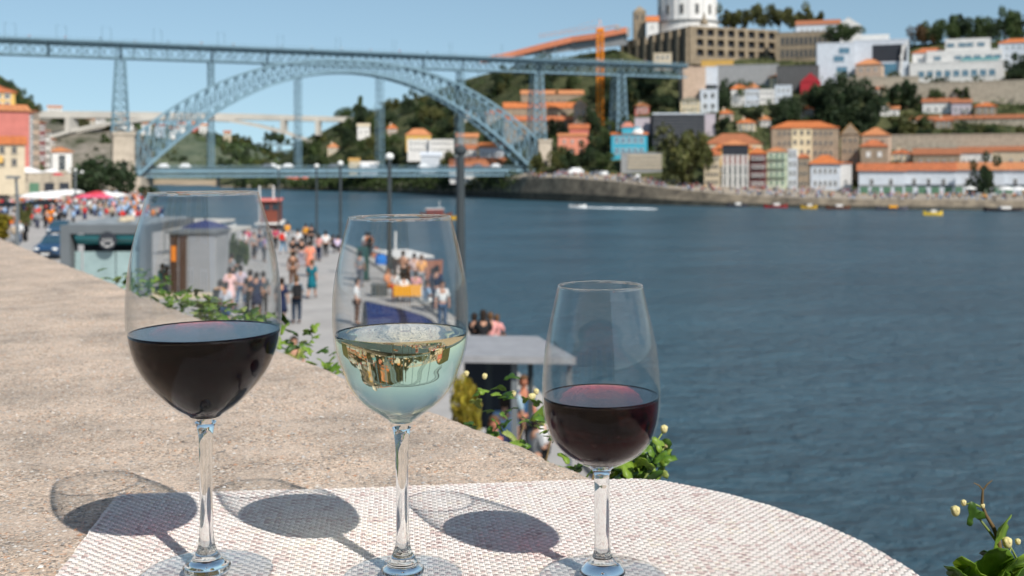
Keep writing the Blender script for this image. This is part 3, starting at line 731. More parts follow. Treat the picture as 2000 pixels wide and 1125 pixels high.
# ================================================================ THE CONCRETE ARCH BRIDGE UP THE RIVER
M_CONC = pbr('pale_concrete', (.50, .47, .42), .8, .25, .08, .05)
_xa, _xb = (95 - 1000) / F * 600, (690 - 1000) / F * 850; _m = (_xb - _xa) / 250.0
def DCf(px): return (_xa - _m * 600) / ((px - 1000) / F - _m)      # a straight line in plan
cb = empty('concrete_bridge', 'pale concrete bridge with a thin flat arch, far up the river behind the iron one', 'bridge', tuple(ongy(370, 0, DCf(370))))
def cpart(mb, name):
    o = mb.build(name, M_CONC); o.parent = cb; o.matrix_parent_inverse = Matrix.Translation(-cb.location)
def cprism(pts, d0, d1):
    mb = MB(); n = len(pts)
    mb.add([(p.x, p.y + d0, p.z) for p in pts] + [(p.x, p.y + d1, p.z) for p in pts], [tuple(range(n)), tuple(range(2 * n - 1, n - 1, -1))] + [(i, n + i, n + (i + 1) % n, (i + 1) % n) for i in range(n)]); return mb
dn = lambda p, h: Vector((p.x, p.y, p.z - h))
P = [at(x, y, DCf(x)) for x, y in [(-60, 219), (80, 221), (300, 223), (480, 226), (690, 232)]]
cpart(cprism(P + [dn(p, 2.7) for p in P[::-1]], -5.5, 5.5), 'deck')
mb = MB()
for a, b in zip(P[:-1], P[1:]): mb.bar((a.x, a.y - 4.8, a.z + .6), (b.x, b.y - 4.8, b.z + .6), .3, 1.1)
cpart(mb, 'parapet')
ar = [(95, 268), (150, 253), (205, 241), (262, 234), (320, 229), (400, 229), (450, 232), (505, 242), (560, 256), (607, 273)]
for dy in (-6.5, 4.5):
    Q_ = [at(x, y, DCf(x)) for x, y in ar]; Q2 = [at(x, y + 6.5, DCf(x)) for x, y in ar]
    cpart(cprism(Q_ + Q2[::-1], dy - 1.5, dy + 1.5), 'arch')
for x, y0, y1 in ((141, 225, 252), (555, 229, 256), (622, 231, 262), (60, 222, 275)):
    a, b = at(x, y0, DCf(x)), at(x, y1, DCf(x)); mb = MB(); mb.box(a.x - 1.3, a.y - 7, b.z - 1, a.x + 1.3, a.y + 6, a.z - 1); cpart(mb, 'column')
# third bridge, faint and far
DT = 1500.0
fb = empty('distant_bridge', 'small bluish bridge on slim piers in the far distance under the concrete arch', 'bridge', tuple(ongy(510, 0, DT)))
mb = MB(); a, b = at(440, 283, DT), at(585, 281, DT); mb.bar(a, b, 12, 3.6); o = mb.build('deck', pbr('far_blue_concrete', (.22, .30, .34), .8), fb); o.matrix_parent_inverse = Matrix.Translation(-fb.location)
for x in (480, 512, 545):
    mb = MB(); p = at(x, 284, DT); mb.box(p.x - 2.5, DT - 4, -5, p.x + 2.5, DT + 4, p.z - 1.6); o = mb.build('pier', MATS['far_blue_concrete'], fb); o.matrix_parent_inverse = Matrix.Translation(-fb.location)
# ================================================================ BUILDINGS
def paint(name, c, **k):
    return MATS[name] if name in MATS else pbr(name, c, .85, .2, k.pop('var', .10), k.pop('scale', .5), **k)
ROOF = pbr('clay_tile', (.52, .17, .055), .85, .2, .25, 1.2, color2=(.34, .105, .04), bump=.4, bscale=6)
ROOF2 = pbr('old_clay_tile', (.37, .14, .065), .85, .2, .25, 1.2, color2=(.22, .09, .05), bump=.4, bscale=6)
ROOFS = [ROOF, pbr('sunbleached_tile', (.50, .22, .10), .85, .2, .25, 1.2, color2=(.36, .14, .06), bump=.4, bscale=6), pbr('mottled_tile', (.46, .145, .06), .85, .2, .3, .6, color2=(.24, .09, .045), bump=.4, bscale=6)]
GLASSD = pbr('dark_window', (.035, .045, .055), .25, .5, .1, .5)
GLASSB = pbr('blue_window', (.08, .19, .27), .2, .5, .1, .5)
FRAME = paint('white_frame', (.72, .70, .66)); STONEF = paint('stone_frame', (.40, .35, .28)); GREENF = paint('green_frame', (.10, .20, .13))
W_ = dict(
    white=paint('white_render', (.70, .68, .65)), bluish=paint('bluish_white_render', (.56, .60, .65)), cream=paint('cream_render', (.66, .55, .36)), yellow=paint('yellow_render', (.66, .42, .12)),
    stone=paint('brown_stone', (.32, .25, .18), var=.2, bump=.3, bscale=2), pinkstone=paint('pinkish_stone', (.50, .37, .28), var=.15), maroon=paint('maroon_render', (.20, .055, .055)),
    red=paint('brick_red_render', (.50, .17, .14)), coral=paint('coral_render', (.70, .27, .18)), teal=paint('turquoise_render', (.06, .36, .48)), grey=paint('grey_render', (.30, .30, .30)),
    dark=paint('dark_slate', (.035, .04, .05)), slate=paint('slate_stone', (.10, .10, .10)), lilac=paint('lilac_render', (.52, .46, .50)), crimson=paint('crimson_boards', (.38, .03, .04)), ochre=paint('ochre_render', (.60, .36, .10)),
    beige=paint('beige_render', (.56, .47, .34)), green=paint('pale_green_render', (.50, .56, .40)), wall=M_WALLSTONE)
def window_mesh(w, h, frame, pane, shutter=None):
    mb = MB(); f = min(.16, w * .14); mb.mi = 0
    mb.box(-w / 2, -.12, 0, -w / 2 + f, .02, h); mb.box(w / 2 - f, -.12, 0, w / 2, .02, h); mb.box(-w / 2 + f, -.12, h - f, w / 2 - f, .02, h); mb.box(-w / 2 - .08, -.17, -.1, w / 2 + .08, .02, f * .8)
    mb.box(-.035, -.08, f, .035, -.045, h - f); mb.box(-w / 2 + f, -.08, h * .62, -.036, -.045, h * .62 + .06); mb.box(.036, -.08, h * .62, w / 2 - f, -.045, h * .62 + .06)
    mb.mi = 1; mb.box(-w / 2 + f, -.04, f * .8, w / 2 - f, .01, h - f)
    return mb.mesh('window', [frame, pane])
RECTS = []
def building(label, px0, px1, yb, yt, wall, D=None, depth=11, rot=0.0, roof='hip', rh=0, roofm=None, floors=0, cols=0, ww=1.1, wh=1.7, frame=None, pane=None, name='house', cat='house',
             group=None, over=.45, side=0, door=False, chimney=0, sink=5.0, dormer=0, balcony=False, margin=.08, arcade=False, wallobj='wall', top_gap=.0):
    pm = (px0 + px1) / 2
    if D is None: D = D_hill(pm, yb)
    elif pm > 640: D = min(D, D_hill(pm, yb) - 2.5)
    RECTS.append((px0 - 3, px1 + 3, yt - rh, yb - 3, D, label))
    b = at(pm, yb, D); t = at(pm, yt, D); A = at(px0, yb, D); B = at(px1, yb, D)
    Wd = (B - A).length / max(.5, math.cos(R(rot)) + (0 if not rot else abs(math.sin(R(rot))) * depth / max(1, (B - A).length) * .0)); Hh = t.z - b.z
    rz = -math.atan2(b.x, b.y) * 1.0 + R(rot)
    root = empty(name, label, cat, tuple(b), rz, group)
    mb = MB(); mb.box(-Wd / 2, 0, -sink, Wd / 2, depth, Hh); mb.build(wallobj, W_[wall] if isinstance(wall, str) else wall, root)
    rm = roofm or ROOFS[int(abs(px0 * 7 + px1 * 3)) % 3]
    o = over
    if roof in ('hip', 'gable', 'gablex', 'shed') and rh:
        r = rh * D / F; mb = MB(); z = Hh + .003
        x0, x1, y0, y1 = -Wd / 2 - o, Wd / 2 + o, -o, depth + o
        if roof == 'hip':
            m = min(depth / 2, Wd / 2) * .95; yc = depth / 2
            V = [(x0, y0, z), (x1, y0, z), (x1, y1, z), (x0, y1, z), (x0 + m, yc, z + r), (x1 - m, yc, z + r)]
            mb.add(V, [(0, 1, 5, 4), (1, 2, 5), (2, 3, 4, 5), (3, 0, 4), (3, 2, 1, 0)])
            rid = [(V[4], V[5]), (V[0], V[4]), (V[1], V[5])]
        elif roof == 'gable':    # ridge parallel to the facade
            V = [(x0, y0, z), (x1, y0, z), (x1, y1, z), (x0, y1, z), (x0, depth / 2, z + r), (x1, depth / 2, z + r)]
            mb.add(V, [(0, 1, 5, 4), (1, 2, 5), (2, 3, 4, 5), (3, 0, 4), (3, 2, 1, 0)]); rid = [(V[4], V[5])]
        elif roof == 'gablex':   # gable end towards the river
            V = [(x0, y0, z), (x1, y0, z), (x1, y1, z), (x0, y1, z), (0, y0, z + r), (0, y1, z + r)]
            mb.add(V, [(0, 4, 5, 3), (1, 2, 5, 4), (0, 1, 4), (2, 3, 5), (3, 2, 1, 0)]); rid = [(V[4], V[5])]
            g = MB(); g.add([(-Wd / 2, -o - .004, z), (Wd / 2, -o - .004, z), (0, -o - .004, z + r * .93)], [(0, 1, 2)]); g.build('gable', W_[wall] if isinstance(wall, str) else wall, root)
        else:
            V = [(x0, y0, z), (x1, y0, z), (x1, y1, z), (x0, y1, z), (x0, y1, z + r), (x1, y1, z + r)]
            mb.add(V, [(0, 1, 5, 4), (1, 2, 5), (2, 3, 4, 5), (3, 0, 4), (3, 2, 1, 0)]); rid = []
        for a, c in rid: mb.bar(a, c, .35, .3)
        # rows of cover tiles down the front slope
        if D < 560 and Wd < 90:
            nrow = int(Wd / 1.1); top = V[4]; 
            for i in range(1, nrow):
                x = x0 + (x1 - x0) * i / nrow
                if roof == 'hip': f = min(1, (x - x0) / (V[4][0] - x0 + 1e-6), (x1 - x) / (x1 - V[5][0] + 1e-6))
                elif roof in ('gable',): f = 1
                elif roof == 'shed': f = 1
                else: continue
                yy = y0 + (V[4][1] - y0) * f; zz = z + r * f; mb.bar((x, y0, z + .06), (x, yy, zz + .06), .3, .16)
        ro = mb.build('roof', rm, root)
        for c in range(chimney):
            cb_ = MB(); x = (-.3 + .6 * c) * Wd * .5; cb_.box(x - .5, depth * .35, Hh + r * .2, x + .5, depth * .35 + .9, Hh + r + 1.2); cb_.build('chimney', W_['beige'], ro)
        for c in range(dormer):
            db = MB(); x = (c + .5 - dormer / 2) * Wd / max(1, dormer) * .7; db.box(x - .8, depth * .15, Hh, x + .8, depth * .4, Hh + r * .7); db.build('dormer', W_['white'], ro)
    else:
        mb = MB(); mb.box(-Wd / 2 - .15, -.15, Hh + .002, Wd / 2 + .15, .35, Hh + .55); mb.box(-Wd / 2 - .15, .351, Hh + .002, -Wd / 2 + .35, depth, Hh + .55); mb.box(Wd / 2 - .35, .351, Hh + .002, Wd / 2 + .15, depth, Hh + .55)
        mb.build('cornice', W_[wall] if isinstance(wall, str) else wall, root)
    if floors and cols:
        ww = min(ww, Wd / cols * .62); fh = (Hh - top_gap) / floors; wh = min(wh, fh * .66)
        me = window_mesh(ww, wh, frame or FRAME, pane or GLASSD)
        for f in range(floors):
            for c in range(cols):
                x = -Wd / 2 + Wd * (margin + (1 - 2 * margin) * (c + .5) / cols); z = f * fh + fh * .24
                link('window', me, root, (x, -.03, z))
        if balcony:
            for f in range(1, floors):
                bb = MB(); z = f * fh + fh * .14; bb.box(-Wd * .44, -.9, z - .12, Wd * .44, -.02, z)
                for i in range(int(Wd * .88 / .5) + 1): bb.box(-Wd * .44 + i * .5, -.9, z, -Wd * .44 + i * .5 + .06, -.84, z + .9)
                bb.box(-Wd * .44, -.93, z + .9, Wd * .44, -.82, z + .98); bb.build('balcony', GREENF if balcony == 'green' else W_['dark'], root)
        if side:
            for f in range(floors):
                for c in range(side):
                    y = depth * (.08 + .84 * (c + .5) / side); z = f * fh + fh * .24
                    link('window', me, root, ((-1 if rot > 0 else 1) * (Wd / 2 + .03), y, z), (0, 0, R(-90 if rot > 0 else 90)))
    if door:
        db = MB(); dw = min(1.3, Wd * .2); x = Wd * (.0 if cols % 2 == 0 or not cols else .5 / max(cols, 1)); db.box(x - dw / 2, -.1, 0, x + dw / 2, .02, 2.3); db.build('door', GREENF, root)
    root['_w'] = Wd; root['_h'] = Hh
    return root, Wd, Hh, D
B = building
# ---- riverside row on the opposite bank, left to right
B('low stone house at the waterside, behind the round green tree', 1376, 1406, 363, 303, 'beige', D=470, roof='gable', rh=12, floors=4, cols=4, frame=STONEF)
r, w, h, D = B('riverside house with dark top floors over three white-framed storeys, beside the round tree', 1411, 1461, 366, 283, 'dark', D=468, roof='hip', rh=10, floors=0)
for f in range(3):
    me = window_mesh(1.5, 4.0, FRAME, W_['maroon'] if f == 2 else GLASSD)
    for c in range(5): link('window', me, r, (-w / 2 + w * (c + .5) / 5, -.12, .6 + f * 4.4))
mb = MB()
for c in range(6): mb.box(-w / 2 + w * c / 5 - .28 + (.3 if c == 0 else (-.3 if c == 5 else 0)), -.3, 0, -w / 2 + w * c / 5 + .28 + (.3 if c == 0 else (-.3 if c == 5 else 0)), -.01, 13.6)
mb.build('pilaster', FRAME, r)
B('narrow maroon riverside house with an orange roof', 1464, 1496, 366, 300, 'maroon', D=468, roof='hip', rh=11, floors=4, cols=4, balcony=True)
B('pale green riverside house with green shutters and balconies', 1498, 1537, 367, 296, 'green', D=467, roof='hip', rh=8, floors=4, cols=3, frame=FRAME, pane=GREENF, balcony='green', ww=1.5, wh=2.6)
B('slim blue-grey riverside house squeezed between pale green and brown ones', 1539, 1557, 367, 294, 'bluish', D=467, roof='flat', floors=4, cols=2, pane=GLASSD, wh=2.6)
B('short brown stone riverside house with a red roof edge', 1559, 1580, 367, 308, 'stone', D=467, roof='hip', rh=7, floors=3, cols=3, frame=STONEF)
B('blue-white riverside house under a broad orange hip roof', 1584, 1640, 369, 320, 'bluish', D=462, depth=13, roof='hip', rh=17, floors=2, cols=5, ww=1.2, wh=2.2, over=.9)
B('bright white side wing of the hip-roofed riverside house', 1641, 1663, 370, 319, 'white', D=463, depth=12, roof='shed', rh=3, floors=1, cols=1, wh=1.5)
# second row
B('pale yellow house with a wide orange hip roof behind the riverside tree', 1378, 1488, 330, 281, 'cream', D=492, depth=17, roof='hip', rh=21, floors=3, cols=8, roofm=ROOF2)
B('cream lower range with bright orange roof just in front of the pale yellow house', 1395, 1468, 340, 290, 'ochre', D=484, depth=7, roof='hip', rh=9, floors=2, cols=6)
r, w, h, D = B('long brown stone convent block, four storeys under an orange roof', 1509, 1636, 345, 250, 'stone', D=500, depth=16, roof='hip', rh=14, floors=5, cols=11, frame=STONEF, rot=4, side=0, ww=1.3)
mb = MB(); mb.box(-w * .2, -.35, 0, w * .10, .01, h - .5); mb.build('render_panel', W_['cream'], r)
me = window_mesh(1.3, 2.0, STONEF, GLASSD)
for f in range(5):
    for c in range(3): link('window', me, r, (-w * .15 + c * w * .1, -.38, 1.5 + f * 4.1))
B('tall brown stone house with two ochre roof gables beside the convent block', 1643, 1678, 345, 262, 'stone', D=505, depth=11, roof='gablex', rh=22, floors=4, cols=3, frame=STONEF, roofm=pbr('ochre_tile', (.45, .24, .07), .85, .2, .2, 1.0))
B('stone tower house under a pointed orange roof', 1684, 1734, 330, 264, 'pinkstone', D=515, depth=12, roof='hip', rh=15, floors=3, cols=3, frame=STONEF, rot=-6)
B('lower stone house with white shutters in front of the tower house', 1682, 1732, 366, 286, 'stone', D=478, depth=10, roof='hip', rh=13, floors=3, cols=2, pane=FRAME, ww=1.8, wh=2.2)
# long white riverside warehouses
wr = []
for i, (a, b_, t, lab) in enumerate([(1679, 1764, 334, 'white warehouse at the left end of the long riverside row, orange roof'), (1766, 1862, 333, 'second white warehouse of the long riverside row, from the left, with dark upper windows'),
                                     (1864, 1958, 332, 'white warehouse half hidden by the dark riverside tree'), (1960, 2080, 332, 'white warehouse at the right end of the riverside row, parasols in front')]):
    r, w, h, D = B(lab, a, b_, 378, t, 'bluish', D=450 - i * 3, depth=16, roof='gable', rh=15, floors=1, cols=2 + i % 2, ww=1.5, wh=3.0, over=.8, name='warehouse', cat='warehouse', top_gap=-3, group='white warehouses along the river')
    dm = MB()
    dm.box(-1.5, -.1, 0, 1.5, .02, 2.6); me = dm.mesh('gate', MATS['green_frame'])
    for k_ in range(4): link('gate', me, r, (-w / 2 + w * (k_ + .5) / 4, -.02, 0))
    sp_ = MB(); sp_.box(-w / 2 + .2, -.25, 2.9, w / 2 - .2, -.01, 3.5); sp_.build('fascia', W_['dark'] if i in (1, 3) else W_['grey'], r)
for i, (a, b_, t) in enumerate([(1786, 1872, 302), (1874, 1934, 299), (1936, 2060, 295)]):
    B(['long low red-roofed shed behind the warehouses, left part', 'middle red-roofed shed behind the warehouses, its wall dotted white', 'right red-roofed shed behind the warehouses, at the picture edge'][i], a, b_, 325, t, ['stone', 'white', 'beige'][i], D=478, depth=12, roof='shed', rh=13, roofm=ROOF2, floors=1, cols=5, name='shed', cat='shed', group='red-roofed sheds behind the warehouses')
# mid slope
B('long white house on a terrace halfway up the slope', 1804, 1868, 222, 200, 'white', depth=9, roof='gable', rh=9, roofm=ROOF2, floors=1, cols=4)
B('grey-white end block of the terrace house halfway up the slope', 1860, 1896, 222, 201, 'lilac', depth=8, roof='gable', rh=8, roofm=ROOF2, floors=1, cols=3)
B('small white house among dark trees, orange roof', 1714, 1736, 222, 206, 'white', depth=8, roof='gable', rh=8, floors=1, cols=2)
B('tiny white cottage beside the small white house in the trees', 1738, 1756, 228, 213, 'white', depth=7, roof='gable', rh=6, floors=1, cols=1)
r, w, h, D = B('long stone retaining wall capped with red tiles across the slope', 1786, 2060, 243, 232, 'wall', depth=2.2, roof='gable', rh=8, roofm=ROOF2, name='retaining_wall', cat='wall')
B('tall rough stone terrace wall above the red-roofed sheds', 1735, 2050, 300, 264, 'wall', D=492, depth=3, roof='flat', name='retaining_wall', cat='wall')
B('stone terrace wall under the white and blue apartment block', 1790, 2060, 196, 160, 'wall', D=560, depth=3, roof='flat', name='retaining_wall', cat='wall')
B('brown terrace wall below the cliff-top villa', 1640, 1790, 178, 152, 'wall', D=575, depth=3, roof='flat', name='retaining_wall', cat='wall')
# upper right : white and blue blocks
r, w, h, D = B('big white apartment block with blue glass bands, upper right slope', 1782, 1954, 158, 122, 'white', D=568, depth=14, roof='flat', floors=1, cols=9, pane=GLASSB, ww=3.4, wh=3.4, frame=FRAME, name='apartment_block', cat='building')
mb = MB(); mb.box(-w * .32, 2, h + .56, w * .48, 12, h + 6.5); mb.build('upper_storey', W_['white'], r)
mb = MB(); mb.box(-w * .12, 3, h + 6.51, w * .36, 12, h + 12.5); mb.build('top_storey', W_['white'], r)
me = window_mesh(3.6, 2.2, FRAME, GLASSB)
for x, z in ((-.2, .9), (.02, .9), (.12, .9), (.22, .9), (.34, .9), (.43, .9)): link('window', me, r, (w * x, 1.9, h + 1.6))
for x in (-.06, .06, .14, .26): link('window', me, r, (w * x, 2.9, h + 8.2))
mb = MB(); mb.box(w * .05, 1.4, h + .6, w * .44, 1.9, h + 2.2); mb.build('glass_balustrade', paint('sea_green_glass', (.16, .36, .36)), r)
B('white house with an orange roof at the left end of the blue-glazed block', 1784, 1850, 124, 103, 'white', D=580, depth=12, roof='hip', rh=11, floors=1, cols=4, pane=GLASSB)
B('white block with thin blue lines at the right picture edge', 1956, 2075, 130, 82, 'bluish', D=572, depth=12, roof='hip', rh=10, floors=3, cols=9, pane=GLASSB, name='apartment_block', cat='building')
# the museum-like modern building
r, w, h, D = B('modern white concrete building with a huge dark opening, on the hillside', 1670, 1772, 150, 79, 'bluish', D=588, depth=16, roof='flat', floors=0, name='modern_building', cat='building')
mb = MB(); mb.box(-w * .16, -.12, h * .42, w * .46, .0, h * .88); mb.build('opening', W_['dark'], r)
mb = MB(); mb.box(w * .02, -.3, h * .05, w * .28, -.02, h * .36); mb.build('glass_wall', GLASSB, r)
mb = MB(); mb.bar((w * .34, -1.2, 0), (w * .40, -1.2, h * .85), 1.2, 1.2); mb.bar((w * .34, -1.2, h * .5), (w * .47, -1.2, h * .95), .8, .8); mb.build('slanting_column', W_['white'], r)
mb = MB(); mb.box(-w * .38, 3, h + .56, w * .15, 13, h + 3.6); mb.build('roof_box', W_['white'], r)
r, w, h, D = B('plain white concrete wing with three blue square windows', 1597, 1668, 156, 85, 'bluish', D=586, depth=14, roof='flat', floors=0, name='modern_building', cat='building', rot=3)
for x, z in ((.22, .72), (.08, .50), (.16, .20)):
    me = window_mesh(5.6, 3.2, W_['bluish'], GLASSB); link('window', me, r, (w * x, -.03, h * z))
B('small cream villa with an orange pyramid roof in front of the modern building', 1672, 1720, 160, 126, 'pinkstone', D=572, depth=11, roof='hip', rh=12, floors=2, cols=3, rot=-8)
B('crimson boarded gable house near the modern wing', 1564, 1602, 178, 160, 'crimson', D=592, depth=8, roof='gablex', rh=18, roofm=W_['crimson'], over=.2)
B('yellow house with an orange roof above the white cottages', 1504, 1552, 172, 151, 'cream', D=596, depth=10, roof='hip', rh=9, floors=2, cols=4)
for i, (a, b_, yb, yt, lab, wl) in enumerate([(1428, 1460, 208, 174, 'grey-white house with an orange roof, left of the hillside cottages', 'white'), (1456, 1482, 207, 172, 'white house with an orange roof joined to the grey-white one', 'bluish'),
                                          (1484, 1512, 200, 176, 'white cottage with a flat roof in the middle of the hillside group', 'white'), (1514, 1546, 198, 168, 'white cottage directly below the yellow house', 'bluish')]):
    B(lab, a, b_, yb, yt, wl, D=582 - i * 2, depth=9, roof='hip' if i < 2 else 'flat', rh=11, floors=2, cols=3 if i else 2)
B('white and pale blue tower house with a black flat top', 1368, 1402, 217, 176, 'bluish', D=572, depth=10, roof='flat', floors=2, cols=2, ww=2, wh=2.6)
r, w, h, D = B('black attic box on the pale blue tower house', 1372, 1400, 177, 168, 'dark', D=573, depth=7, roof='flat', sink=0, name='attic', cat='attic')
B('small cream house with slatted front beside the pale blue tower house', 1329, 1366, 219, 197, 'cream', D=574, depth=9, roof='hip', rh=8, roofm=paint('grey_green_roof', (.18, .17, .13)), floors=2, cols=4)
# dark modern block with louvres
r, w, h, D = B('dark slate car-park block with pale eaves line', 1276, 1376, 284, 226, 'dark', D=528, depth=18, roof='flat', name='modern_building', cat='building', rot=6)
mb = MB(); mb.box(-w / 2 - .3, -.5, h + .56, w / 2 + .3, 0.4, h + 1.3); mb.build('eaves', W_['bluish'], r)
lm = MB(); lm.box(-w / 2, -.25, 0, w / 2, -.01, .16); me = lm.mesh('louvre', W_['grey'])
for k_ in range(9): link('louvre', me, r, (0, 0, 1.2 + k_ * h / 9.6))
B('lilac end block beside the dark slate car-park', 1376, 1397, 262, 224, 'lilac', D=540, depth=8, roof='flat', name='modern_building', cat='building')
B('grey low lilac-topped wall left of the dark slate block', 1240, 1274, 262, 232, 'lilac', D=545, depth=6, roof='flat', name='modern_building', cat='building')
r, w, h, D = B('low grey striped terrace building under the dark slate block', 1213, 1292, 334, 300, 'grey', D=505, depth=12, roof='flat', name='terrace_building', cat='building')
for k_ in range(4):
    mb = MB(); mb.box(-w / 2 + 3, -.4, h * (.15 + k_ * .22), w / 2, -.01, h * (.15 + k_ * .22) + .8); mb.build('band', W_['beige'], r)
r, w, h, D = B('turquoise house with a glazed white-framed upper front', 1194, 1264, 306, 263, 'teal', D=512, depth=12, roof='gable', rh=5, floors=2, cols=5, ww=2.0, wh=2.8, pane=GLASSB)
mb = MB(); mb.box(-w * .2, 1, h, w * .3, 9, h + 3.6); mb.build('roof_storey', W_['teal'], r)
mb = MB(); mb.add([(-w * .24, .6, h + 3.61), (w * .16, .6, h + 3.61), (w * .16, 9.4, h + 3.61), (-w * .24, 9.4, h + 3.61), (-w * .1, 5, h + 6), (w * .04, 5, h + 6)], [(0, 1, 5, 4), (1, 2, 5), (2, 3, 4, 5), (3, 0, 4)]); mb.build('roof', paint('pink_tile', (.5, .2, .14)), r)
mb = MB(); mb.lathe([(2.9, 0), (2.8, 1.2), (2.2, 2.3), (1.2, 3), (0.01, 3.3)], 16, (w * .22, 3, h + .4)); mb.build('dome', W_['white'], r, smooth=True)
B('coral pink house with an orange roof below the crane', 1090, 1146, 302, 266, 'coral', D=545, depth=12, roof='gable', rh=6, floors=2, cols=3, frame=FRAME)
B('red house with a white band behind the coral pink one', 1112, 1150, 280, 252, 'red', D=556, depth=9, roof='gable', rh=10, floors=1, cols=3, pane=FRAME)
# terraced wine-lodge rows
for i, (a, b_, yb, yt, rr_, dd) in enumerate([(986, 1128, 262, 236, 10, 590), (984, 1136, 236, 211, 12, 615), (1018, 1140, 205, 184, 9, 640)]):
    B(['lowest of the three stepped stone lodges with long orange roofs', 'middle one of the three stepped stone lodges with long orange roofs', 'topmost and shortest of the three stepped stone lodges'][i], a, b_, yb, yt, 'stone', D=dd, depth=12, roof='gable', rh=rr_, floors=1, cols=9, name='lodge', cat='warehouse', frame=STONEF, rot=2)
B('pinkish stone gable house at the end of the stepped lodges', 1120, 1146, 250, 206, 'pinkstone', D=600, depth=10, roof='gablex', rh=12, floors=2, cols=2)
# near the bridge foot, right side
B('orange painted house with a bright roof, seen under the arch', 793, 842, 280, 264, 'yellow', D=640, depth=10, roof='hip', rh=13, floors=1, cols=3)
B('white house below the orange one, seen under the arch', 796, 842, 298, 274, 'white', D=622, depth=9, roof='flat', floors=2, cols=5)
B('long white house stepping down beside the orange one', 838, 886, 298, 274, 'white', D=620, depth=9, roof='flat', floors=2, cols=6)
B('white boathouse roof just above the lower deck', 822, 862, 320, 304, 'bluish', D=608, depth=9, roof='gable', rh=7, roofm=W_['bluish'])
B('white cottage on the wooded hill left of the hangers', 698, 722, 264, 247, 'white', D=760, depth=9, roof='gable', rh=6, roofm=W_['beige'], floors=1, cols=2)
B('small cottage with an ochre roof down by the lower deck', 682, 702, 327, 314, 'cream', D=650, depth=8, roof='gable', rh=5, floors=1, cols=2, roofm=paint('ochre_roof', (.5, .3, .1)))
B('long white roofed shed by the lower deck', 704, 738, 328, 321, 'bluish', D=648, depth=10, roof='gable', rh=5, roofm=W_['white'])
B('white house with a rusty roof behind the arch foot', 890, 932, 318, 292, 'white', D=572, depth=10, roof='gable', rh=10, floors=2, cols=4, roofm=ROOF2)
B('white house with an orange roof higher behind the arch foot', 892, 934, 284, 268, 'stone', D=590, depth=10, roof='gable', rh=8, floors=1, cols=3)
B('wide low house with a red-brown roof right behind the arch foot', 878, 990, 340, 326, 'white', D=556, depth=14, roof='gable', rh=18, floors=1, cols=8, roofm=ROOF2)
B('white gabled house behind the right end of the arch', 936, 985, 310, 288, 'bluish', D=566, depth=10, roof='gable', rh=9, floors=1, cols=5, roofm=ROOF)
for i, (px, yy) in enumerate([(560, 357), (586, 357)]):
    B(['pale shed with red roof at the far water edge, left', 'pale shed with red roof at the far water edge, right'][i], px, px + 24, yy, 350, 'white', D=720, depth=6, roof='gable', rh=5, roofm=paint('rust_tile', (.45, .12, .07)))
# bridge abutment
r, w, h, D = B('pale masonry abutment that carries the end of the upper deck', 1334, 1378, 188, 132, 'pinkstone', D=566, depth=16, roof='flat', rot=8, name='abutment', cat='abutment', sink=10)
B('white block behind the pale abutment', 1378, 1402, 165, 132, 'bluish', D=574, depth=10, roof='flat', name='abutment_wing', cat='abutment')
B('dark stone wall running right from the abutment under the monastery', 1400, 1520, 170, 128, 'grey', D=600, depth=4, roof='flat', name='retaining_wall', cat='wall')
B('dark stone wall beside the modern wing', 1518, 1598, 172, 130, 'slate', D=606, depth=4, roof='flat', name='retaining_wall', cat='wall')

# ---- monastery
M_MON = pbr('monastery_stone', (.27, .215, .15), .9, .2, .2, .25, bump=.4, bscale=1.5)
DM = 640.0
c0, c1 = at(1347, 125, DM - 14), at(1620, 118, DM + 22)
mon = empty('monastery', 'huge brown stone monastery wing with three rows of dark openings, top of the hill', 'monastery', tuple(c0))
def lp(p): return Vector(p) - Vector(c0)
dR = (c1 - c0); dR.z = 0; LR = dR.length; dR.normalize(); nR = Vector((dR.y, -dR.x, 0))
HM = at(1347, 50, DM - 14).z - c0.z
def wallgrid(org, dx, n_, L, Hh, cols, rows, marg_l, marg_r, z0, z1, name, mat, ow=.64, oh=.68, deep=1.6, skip=None):
    """wall whose openings are real recesses, built as piers and lintels"""
    mb = MB(); cell = (L - marg_l - marg_r) / cols; rh = (z1 - z0) / rows
    def bx(x0, x1, za, zb, y0=0.0, y1=2.0):
        P = [org + dx * x0 - n_ * y1, org + dx * x1 - n_ * y1, org + dx * x1 - n_ * y0, org + dx * x0 - n_ * y0]
        mb.add([(p.x, p.y, org.z + za) for p in P] + [(p.x, p.y, org.z + zb) for p in P], [(0, 1, 2, 3), (7, 6, 5, 4), (0, 4, 5, 1), (1, 5, 6, 2), (2, 6, 7, 3), (3, 7, 4, 0)])
    bx(0, marg_l, 0, Hh); bx(L - marg_r, L, 0, Hh); bx(marg_l, L - marg_r, 0, z0); bx(marg_l, L - marg_r, z1, Hh)
    for c in range(cols):
        x0 = marg_l + c * cell; bx(x0, x0 + cell * (1 - ow) / 2, z0, z1); bx(x0 + cell * (1 + ow) / 2, x0 + cell, z0, z1)
        for r_ in range(rows): za = z0 + r_ * rh; bx(x0 + cell * (1 - ow) / 2, x0 + cell * (1 + ow) / 2, za, za + rh * (1 - oh))
    bx(marg_l * .5, L - marg_r * .5, z0 * .5, z1 + .2, y0=deep + .02 if deep < 2 else 2.01, y1=deep + .6 if deep < 2 else 2.6) if False else None
    return mb
mb = wallgrid(Vector((0, 0, 0)), dR, nR, LR * .62, HM, 8, 3, 3.5, 1, 3.0, HM - 1.5, 'wall', M_MON); mb.build('river_wall', M_MON, mon)
